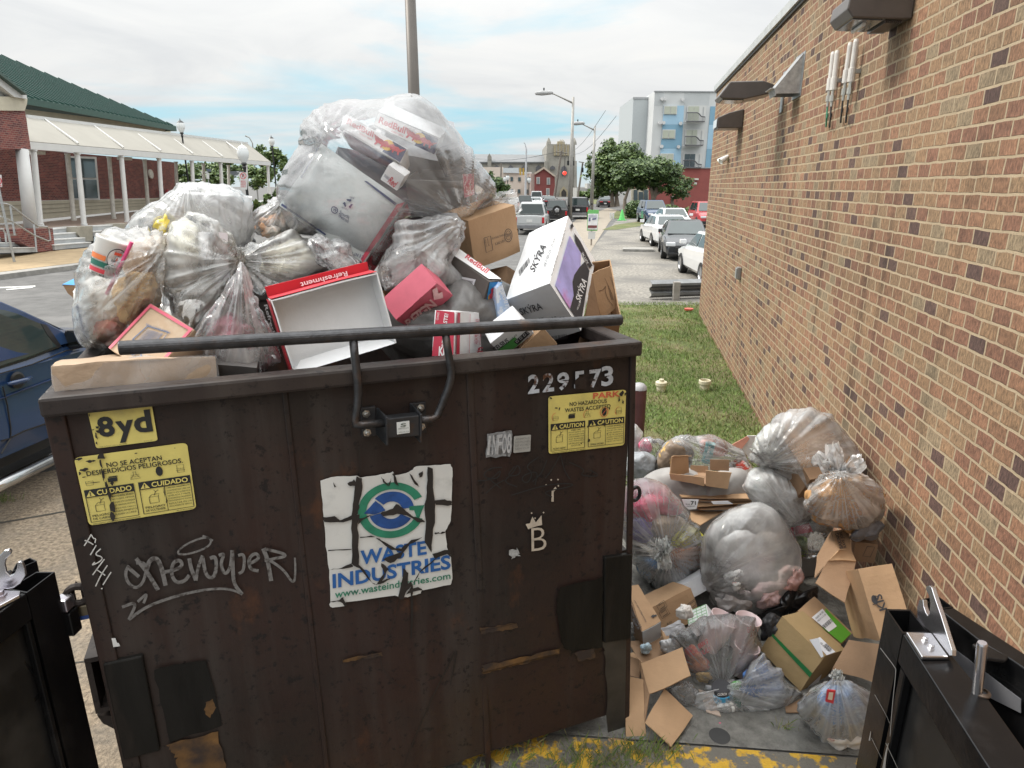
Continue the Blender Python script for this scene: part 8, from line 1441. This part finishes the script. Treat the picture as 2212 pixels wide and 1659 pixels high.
r=thing('street_lamp','thin grey cobra street lamp above the colonnade end','street lamp',ground_z(at(*px((1676,726),'a'),120)),'grey street lamps along the road');mb=MB();mb.tube([ground_z(at(*px((1676,726),'a'),120)),at(*px((1675,700),'a'),120),at(*px((1655,665),'a'),120),at(*px((1628,652),'a'),120)],[.14,.1,.08,.12],8);mb.build('pole',lampg,r)
r=thing('parking_sign','small white and blue bus sign on a post seen through the colonnade','sign',ground_z(at(*px((1378,965),'a'),70)));mb=MB();mb.tube([ground_z(at(*px((1378,965),'a'),70)),at(*px((1378,890),'a'),70)],.05,6);mb.build('post',galv,r);mb=MB();mb.slab(PY(69.9,'a'),[(1370,898),(1388,898),(1388,938),(1370,938)],0,.03);mb.build('plate',whitep,r);mb=MB();mb.slab(PY(69.8,'a'),[(1365,872),(1395,872),(1403,890),(1374,890)],0,.05);mb.build('solar_panel',M('panel_slate',(.10,.12,.15),.3),r)
mb=MB();mb.slab(PY(95,'a'),[(1300,890),(1700,885),(1700,915),(1300,918)],0,2.5);tag(mb.build('bus',M('bus_white',(.62,.63,.62),.4,var=.1,vs=.3,col2=(.1,.11,.12),lo=.55,hi=.57,s2=.5)),'white bus roof glimpsed behind the shrubs beyond the colonnade','bus')
mp3=PY(33,'d');r=thing('parking_board','green and white parking tariff board on a post beside the gravel lot','sign',ground_z(mp3.pt(965,1640)));mb=MB();mb.slab(mp3,rounded([(935,1256),(1038,1256),(1024,1452),(926,1450)],.06),0,.05);bdp=mb.build('board',M('board_green',(.16,.46,.14),.5),r);mb=MB();mb.slab(PY(32.96,'d'),[(938,1292),(1032,1292),(1022,1440),(932,1438)],0,.02);mb.build('white_field',M('print_white',(.8,.8,.8)),bdp)
mb=MB();mb.slab(PY(32.92,'d'),[(936,1400),(1020,1400),(1018,1424),(934,1424)],0,.01);mb.build('dark_band',M('band_dark',(.16,.05,.05),.5),bdp);mb=MB();P=PY(32.93,'d')
for k in range(5):mb.poly(P,[(944,1302+k*6),(1018,1302+k*6),(1018,1304+k*6),(944,1304+k*6)],.004)
mb.poly(P,[(944,1330),(960,1330),(958,1362),(942,1362)],.004);mb.poly(P,[(976,1336),(1014,1330),(1014,1344),(976,1350)],.004);mb.build('print',M('print_slate2',(.12,.14,.25),.6),bdp);mb=MB();mb.slab(PY(33.02,'d'),[(940,1455),(1006,1458),(1000,1530),(936,1528)],0,.03);mb.build('lower_plate',whitep,r);mb=MB();mb.tube([ground_z(mp3.pt(968,1600))+Vector((0,.1,0)),mp3.pt(975,1260)+Vector((0,.1,0))],.045,8);mb.build('post',M('post_wood',(.30,.26,.22),.8),r)
for x,Y,lab in((1148,60,'left small white board on the verge'),(1172,60,'right small white board on the verge')):mb=MB();mb.slab(PY(Y,'d'),[(x-9,1283),(x+9,1283),(x+7,1360),(x-8,1360)],0,.05);mb.tube([PY(Y+.05,'d').pt(x,1358),ground_z(PY(Y+.05,'d').pt(x,1400))],.04,5);tag(mb.build('verge_sign',whitep),lab,'sign','small boards on the verge')
b0=gp(*px((1251,1355),'d'));b0.y=58;b0=Vector((at(*px((1251,1355),'d'),58).x,58,0));r=thing('traffic_cone','bright lime green traffic cone by the path','traffic cone',b0);mb=MB();mb.lathe(b0,[(.26,.05),(.05,.9),(0,.9)],14);mb.build('cone',M('lime_plastic',(.12,.55,.14),.5),r,smooth=False);mb=MB();mb.bx(b0.x-.36,b0.x+.36,b0.y-.36,b0.y+.36,0,.05);mb.build('base',M('lime_plastic',(.12,.55,.14)),r)
gy=17.0;gm2=M('rail_galv',(.20,.205,.205),.45,metal=.5,var=.25,vs=4);G0,G1=at(*px((1470,1210),'c'),gy),at(*px((1860,1225),'c'),gy+.3)
r=thing('guard_rail','galvanised corrugated guard rail on a steel post at the lawn edge','guard rail',Vector((G0.x,gy,0)));sc2=(G0-CAM).length/FPX*.29292;mb=MB();prof=[(0,62),(.02,58),(.09,40),(.09,25),(.0,8),(0,-8),(.09,-25),(.09,-42),(.02,-58),(0,-62)];d=(G1-G0);d.z=0;L=d.length;d.normalize();nr=Vector((d.y,-d.x,0))
for i in range(len(prof)-1):
 a,b=prof[i],prof[i+1];P=lambda q,e:Vector((G0.x,G0.y,G0.z))+d*e+nr*q[0]*1.6+up*q[1]*sc2;mb.add([P(a,0),P(a,L+2),P(b,L+2),P(b,0)],[(0,1,2,3)])
mb.build('beam',gm2,r,solid=.008);mb=MB();mb.box(at(*px((1655,1160),'c'),gy-.25),Vector((.16,0,0)),Vector((0,.14,0)),up*-1.25);mb.build('post',M('post_rusty',(.30,.28,.25),.7,var=.2,vs=5),r)
mb=MB();mb.lathe(gp(*px((1760,1378),'c'))+up*.03,[(0,0),(.1,.01),(.11,.05),(0,.06)],8);tag(mb.build('crushed_can',M('red_litter',(.5,.08,.05),.5)),'crushed red litter in the grass under the guard rail','litter')
# vehicles
ctail=M('tail_red',(.45,.015,.02),.25,var=.1);chead=M('head_lamp',(.60,.62,.64),.12,var=.1);rimg=M('wheel_rim',(.42,.42,.43),.3,metal=.8);platem=M('number_plate',(.62,.62,.60),.5)
def paint(name,c,rough=.22):return M(name,c,rough,var=.04,vs=1,coat=.7)
KIND={'sedan':(4.85,1.84,1.45,[(-2.42,.80,.82),(-2.30,1.02,.92),(-1.6,1.04,1),(0,.98,1),(1.0,.95,1),(1.9,.84,.97),(2.3,.70,.88),(2.42,.58,.78)],[(-1.95,0),(-1.15,.93),(-.5,1),(.35,.97),(1.25,0)],.20,.33,1.42),'suv':(4.7,1.9,1.75,[(-2.35,.95,.88),(-2.28,1.08,.95),(0,1.08,1),(.9,1.08,1),(1.9,1.02,.97),(2.25,.90,.9),(2.35,.70,.84)],[(-2.26,0),(-2.0,.96),(-.5,1),(.35,.97),(1.05,0)],.26,.37,1.4),'pickup':(5.4,1.95,1.85,[(-2.7,1.10,.95),(-2.68,1.12,.97),(-.9,1.12,1),(.9,1.12,1),(1.9,1.08,.97),(2.6,.98,.9),(2.7,.75,.85)],[(-1.0,0),(-.85,.93),(-.2,1),(.55,.97),(1.25,0)],.36,.40,1.7),'van':(5.3,1.98,2.1,[(-2.65,1.1,.95),(0,1.1,1),(1.7,1.1,.98),(2.4,.95,.9),(2.6,.7,.84)],[(-2.6,0),(-2.5,.98),(0,1),(1.2,.97),(2.1,0)],.25,.36,1.6)}
def car(kind,label,cat,pos,az,pm_,group=None,spare=False):
 L,Wd,H,bs_,cs_,gc,wr,wx=KIND[kind];hw=Wd/2
 r=thing(cat.replace(' ','_'),label,cat,(0,0,0),group)
 def ring(x,zt,k):
  h=hw*k;half=[(0,gc),(h*.86,gc),(h*.97,gc+.12),(h,(gc+zt)*.52),(h*.985,zt-.10),(h*.90,zt-.015),(h*.5,zt+.012),(0,zt+.02)]
  return[Vector((x,y,z))for y,z in half]+[Vector((x,-y,z))for y,z in half[-2:0:-1]]
 secs=[ring(*q)for q in bs_];n=len(secs[0]);mb=MB();mb.v=[p for s_ in secs for p in s_]
 mb.f=[[i*n+k,i*n+(k+1)%n,(i+1)*n+(k+1)%n,(i+1)*n+k]for i in range(len(secs)-1)for k in range(n)]+[list(range(n))[::-1],[(len(secs)-1)*n+k for k in range(n)]];mb.m=[0]*len(mb.f)
 mb.build('body',pm_,r,bevel=.03)
 zb=np.interp(cs_[2][0],[q[0]for q in bs_],[q[1]for q in bs_])
 def cp(x,f,s_,o=0.0):z0=np.interp(x,[q[0]for q in bs_],[q[1]for q in bs_])-.03;return Vector((x,s_*(hw*(.90-.20*f)+o),z0+(H-z0)*f))
 mb=MB();m_=len(cs_);mb.v=[cp(x,f,1)for x,f in cs_]+[cp(x,f,-1)for x,f in cs_];mb.f=[[i,i+1,m_+i+1,m_+i]for i in range(m_-1)]+[list(range(m_))[::-1],[m_+i for i in range(m_)]];mb.m=[0]*len(mb.f);mb.build('cabin',pm_,r,bevel=.04)
 x0,x1,x2,x3,x4=[q[0]for q in cs_]
 for s_ in(1,-1):
  for a,b in((.10,.48),(.52,.92)):
   def wp(t,f):lo=x0+(x4-x0)*t;hi=(x1+(x3-x1)*t);x=lo*(1-f)+hi*f;p=cp(lo,0,s_);q=cp(hi,np.interp(hi,[c[0]for c in cs_],[c[1]for c in cs_]),s_);v=p.lerp(q,f);v.y+=s_*.018;return v
   mb=MB();mb.add([wp(a,.12),wp(b,.12),wp(b-.02,.86),wp(a+.02,.86)],[(0,1,2,3)]);mb.build('side_window',cgl,r,solid=.01)
 def scr_(xa,fa,xb,fb,nm):
  A=[cp(xa,fa,1,-.10),cp(xa,fa,-1,-.10)];B=[cp(xb,fb,-1,-.10),cp(xb,fb,1,-.10)];nn=(A[1]-A[0]).cross(B[0]-A[0]).normalized();nn=nn if nn.z>0 else-nn;lo=[A[0].lerp(B[1],.10),A[1].lerp(B[0],.10),A[1].lerp(B[0],.90),A[0].lerp(B[1],.90)]
  mb=MB();mb.add([p+nn*.02 for p in lo],[(0,1,2,3)]);mb.build(nm,cgl,r,solid=.01)
 scr_(x4,0,x3,cs_[3][1],'windscreen');scr_(x0,0,x1,cs_[1][1],'rear_window')
 for x in(-wx,wx):
  for s_ in(1,-1):
   mb=MB();mb.lathe((x,s_*(hw-.21),wr),[(0,0),(wr*.98,0),(wr,.03),(wr,.19),(wr*.95,.225),(wr*.66,.228)],22,axis=(0,s_,0));wh=mb.build('wheel',rubber,r,smooth=False);mb=MB();mb.lathe((x,s_*(hw-.21),wr),[(wr*.66,.226),(wr*.58,.20),(wr*.2,.21),(0,.215)],10,axis=(0,s_,0));mb.build('rim',rimg,wh)
 zt,kt=bs_[0][1],bs_[0][2];tall=kind in('suv','pickup','van');X0,X1=bs_[0][0],bs_[-1][0];xr,xf=bs_[1][0],bs_[-2][0]
 for s_ in(1,-1):
  y=s_*hw*kt*(.88 if tall else.72);mb=MB();w_=.14 if tall else.42;h_=.34 if tall else.13;z=zt-(.42 if tall else.12);mb.bx(X0-.03,X0+.12,y-w_/2,y+w_/2,z,z+h_);mb.build('taillight',ctail,r,bevel=.02)
  y=s_*hw*.68;zf=bs_[-1][1];mb=MB();mb.bx(X1-.16,X1+.02,y-.18,y+.18,zf-.02,zf+.13);mb.build('headlight',chead,r,bevel=.03)
  mb=MB();mb.bx(x4-.38,x4-.22,s_*hw*.98-.02,s_*(hw+.16),1.0 if kind=='sedan' else 1.15,(1.0 if kind=='sedan' else 1.15)+.14);mb.build('mirror',pm_ if kind=='sedan' else trim,r,bevel=.02)
 mb=MB();mb.bx(X1-.05,X1+.025,-hw*.5,hw*.5,gc+.14,bs_[-1][1]-.05);mb.build('grille',trim,r,bevel=.02)
 for xx in(X0-.06,X1-.02):mb=MB();mb.bx(xx,xx+.08,-hw*.8,hw*.8,gc+.02,gc+(.22 if tall else.12));mb.build('bumper',trim if not(kind=='pickup' and xx<0)else M('grey_bumper',(.22,.22,.23),.4,metal=.5),r,bevel=.02)
 mb=MB();mb.bx(X0-.035,X0-.01,-.17,.17,zt-.36,zt-.20);mb.build('number_plate',platem,r)
 if kind=='pickup':mb=MB();mb.bx(-2.6,-1.1,-hw*.8,hw*.8,1.10,1.145);mb.build('bed_shade',trim,r);mb=MB();mb.bx(X0-.02,X0,-hw*.72,hw*.72,.66,1.06);mb.build('tailgate',pm_,r,bevel=.02)  # dark slab on the closed body paints the shade of an open bed
 if spare:mb=MB();mb.lathe((X0-.02,0,.95),[(0,.2),(.2,.2),(.22,.16),(.36,.18),(.37,0)],22,axis=(-1,0,0));mb.build('spare_wheel',rubber,r);mb=MB();mb.lathe((X0-.225,0,.95),[(.2,0),(.12,.02),(0,.02)],5,axis=(-1,0,0));mb.build('spare_rim',rimg,r)
 r.location=pos;r.rotation_euler=(0,0,math.pi/2-math.radians(az));return r
cwhite,cblack,cgrey,csilver,cred,cnavy=paint('car_white',(.70,.71,.72)),paint('car_black',(.012,.012,.014)),paint('car_grey',(.022,.024,.028)),paint('car_silver',(.46,.47,.47),.3),paint('car_red',(.42,.035,.04),.3),paint('car_navy',(.02,.05,.11))
def cpos(x,y,crop,Y):p=at(*px((x,y),crop),Y);return(p.x,Y,.009)
G_='cars parked in the gravel lot';S_c='traffic on the street'
car('sedan','near white sedan half hidden by the brick wall, behind the guard rail','car',cpos(1975,1160,'c',21),2,cwhite,G_)
car('sedan','dark grey sedan facing the camera beside the brick wall','car',cpos(1715,900,'c',28.3),190,cgrey,G_)
car('sedan','white sports sedan seen from behind next to the dark grey sedan','car',cpos(1580,800,'c',34.2),1,cwhite,G_)
car('sedan','white sedan mostly hidden, only its roof above the white sports sedan','car',cpos(1640,690,'c',44),182,cwhite,G_)
car('suv','blue sport utility vehicle facing the camera by the hedge','suv',cpos(1495,690,'c',54),180,cnavy,G_)
car('suv','red sport utility vehicle at the edge of the brick wall','suv',cpos(1885,700,'c',49),184,cred,G_)
car('pickup','silver pickup truck seen from behind on the street','pickup truck',cpos(610,740,'c',43),6,csilver,S_c)
car('suv','black boxy off road vehicle with spare wheel on its back','suv',cpos(785,660,'c',57),3,cblack,S_c,True)
car('pickup','black pickup truck with red tail lamp right of the boxy off road vehicle','pickup truck',cpos(955,640,'c',62),9,cblack,S_c)
car('suv','small black suv farther up the street left of the white van','suv',cpos(553,575,'c',84),2,cblack,S_c)
car('van','white van far up the street','van',cpos(640,530,'c',102),3,cwhite,S_c)
car('sedan','white sedan in front of the white van','car',cpos(635,560,'c',90),3,cwhite,S_c)
car('sedan','silver sedan far up the street right of the white van','car',cpos(708,535,'c',104),4,csilver,S_c)
car('sedan','dark sedan far up the street beside the silver sedan','car',cpos(738,540,'c',100),4,cgrey,S_c)
car('sedan','dark car with glowing red tail lamps at the junction below the tree','car',cpos(1135,565,'c',96),3,cblack,S_c)
car('sedan','white sedan in side view beyond the end of the colonnade','car',cpos(1728,1060,'a',66),-78,cwhite)
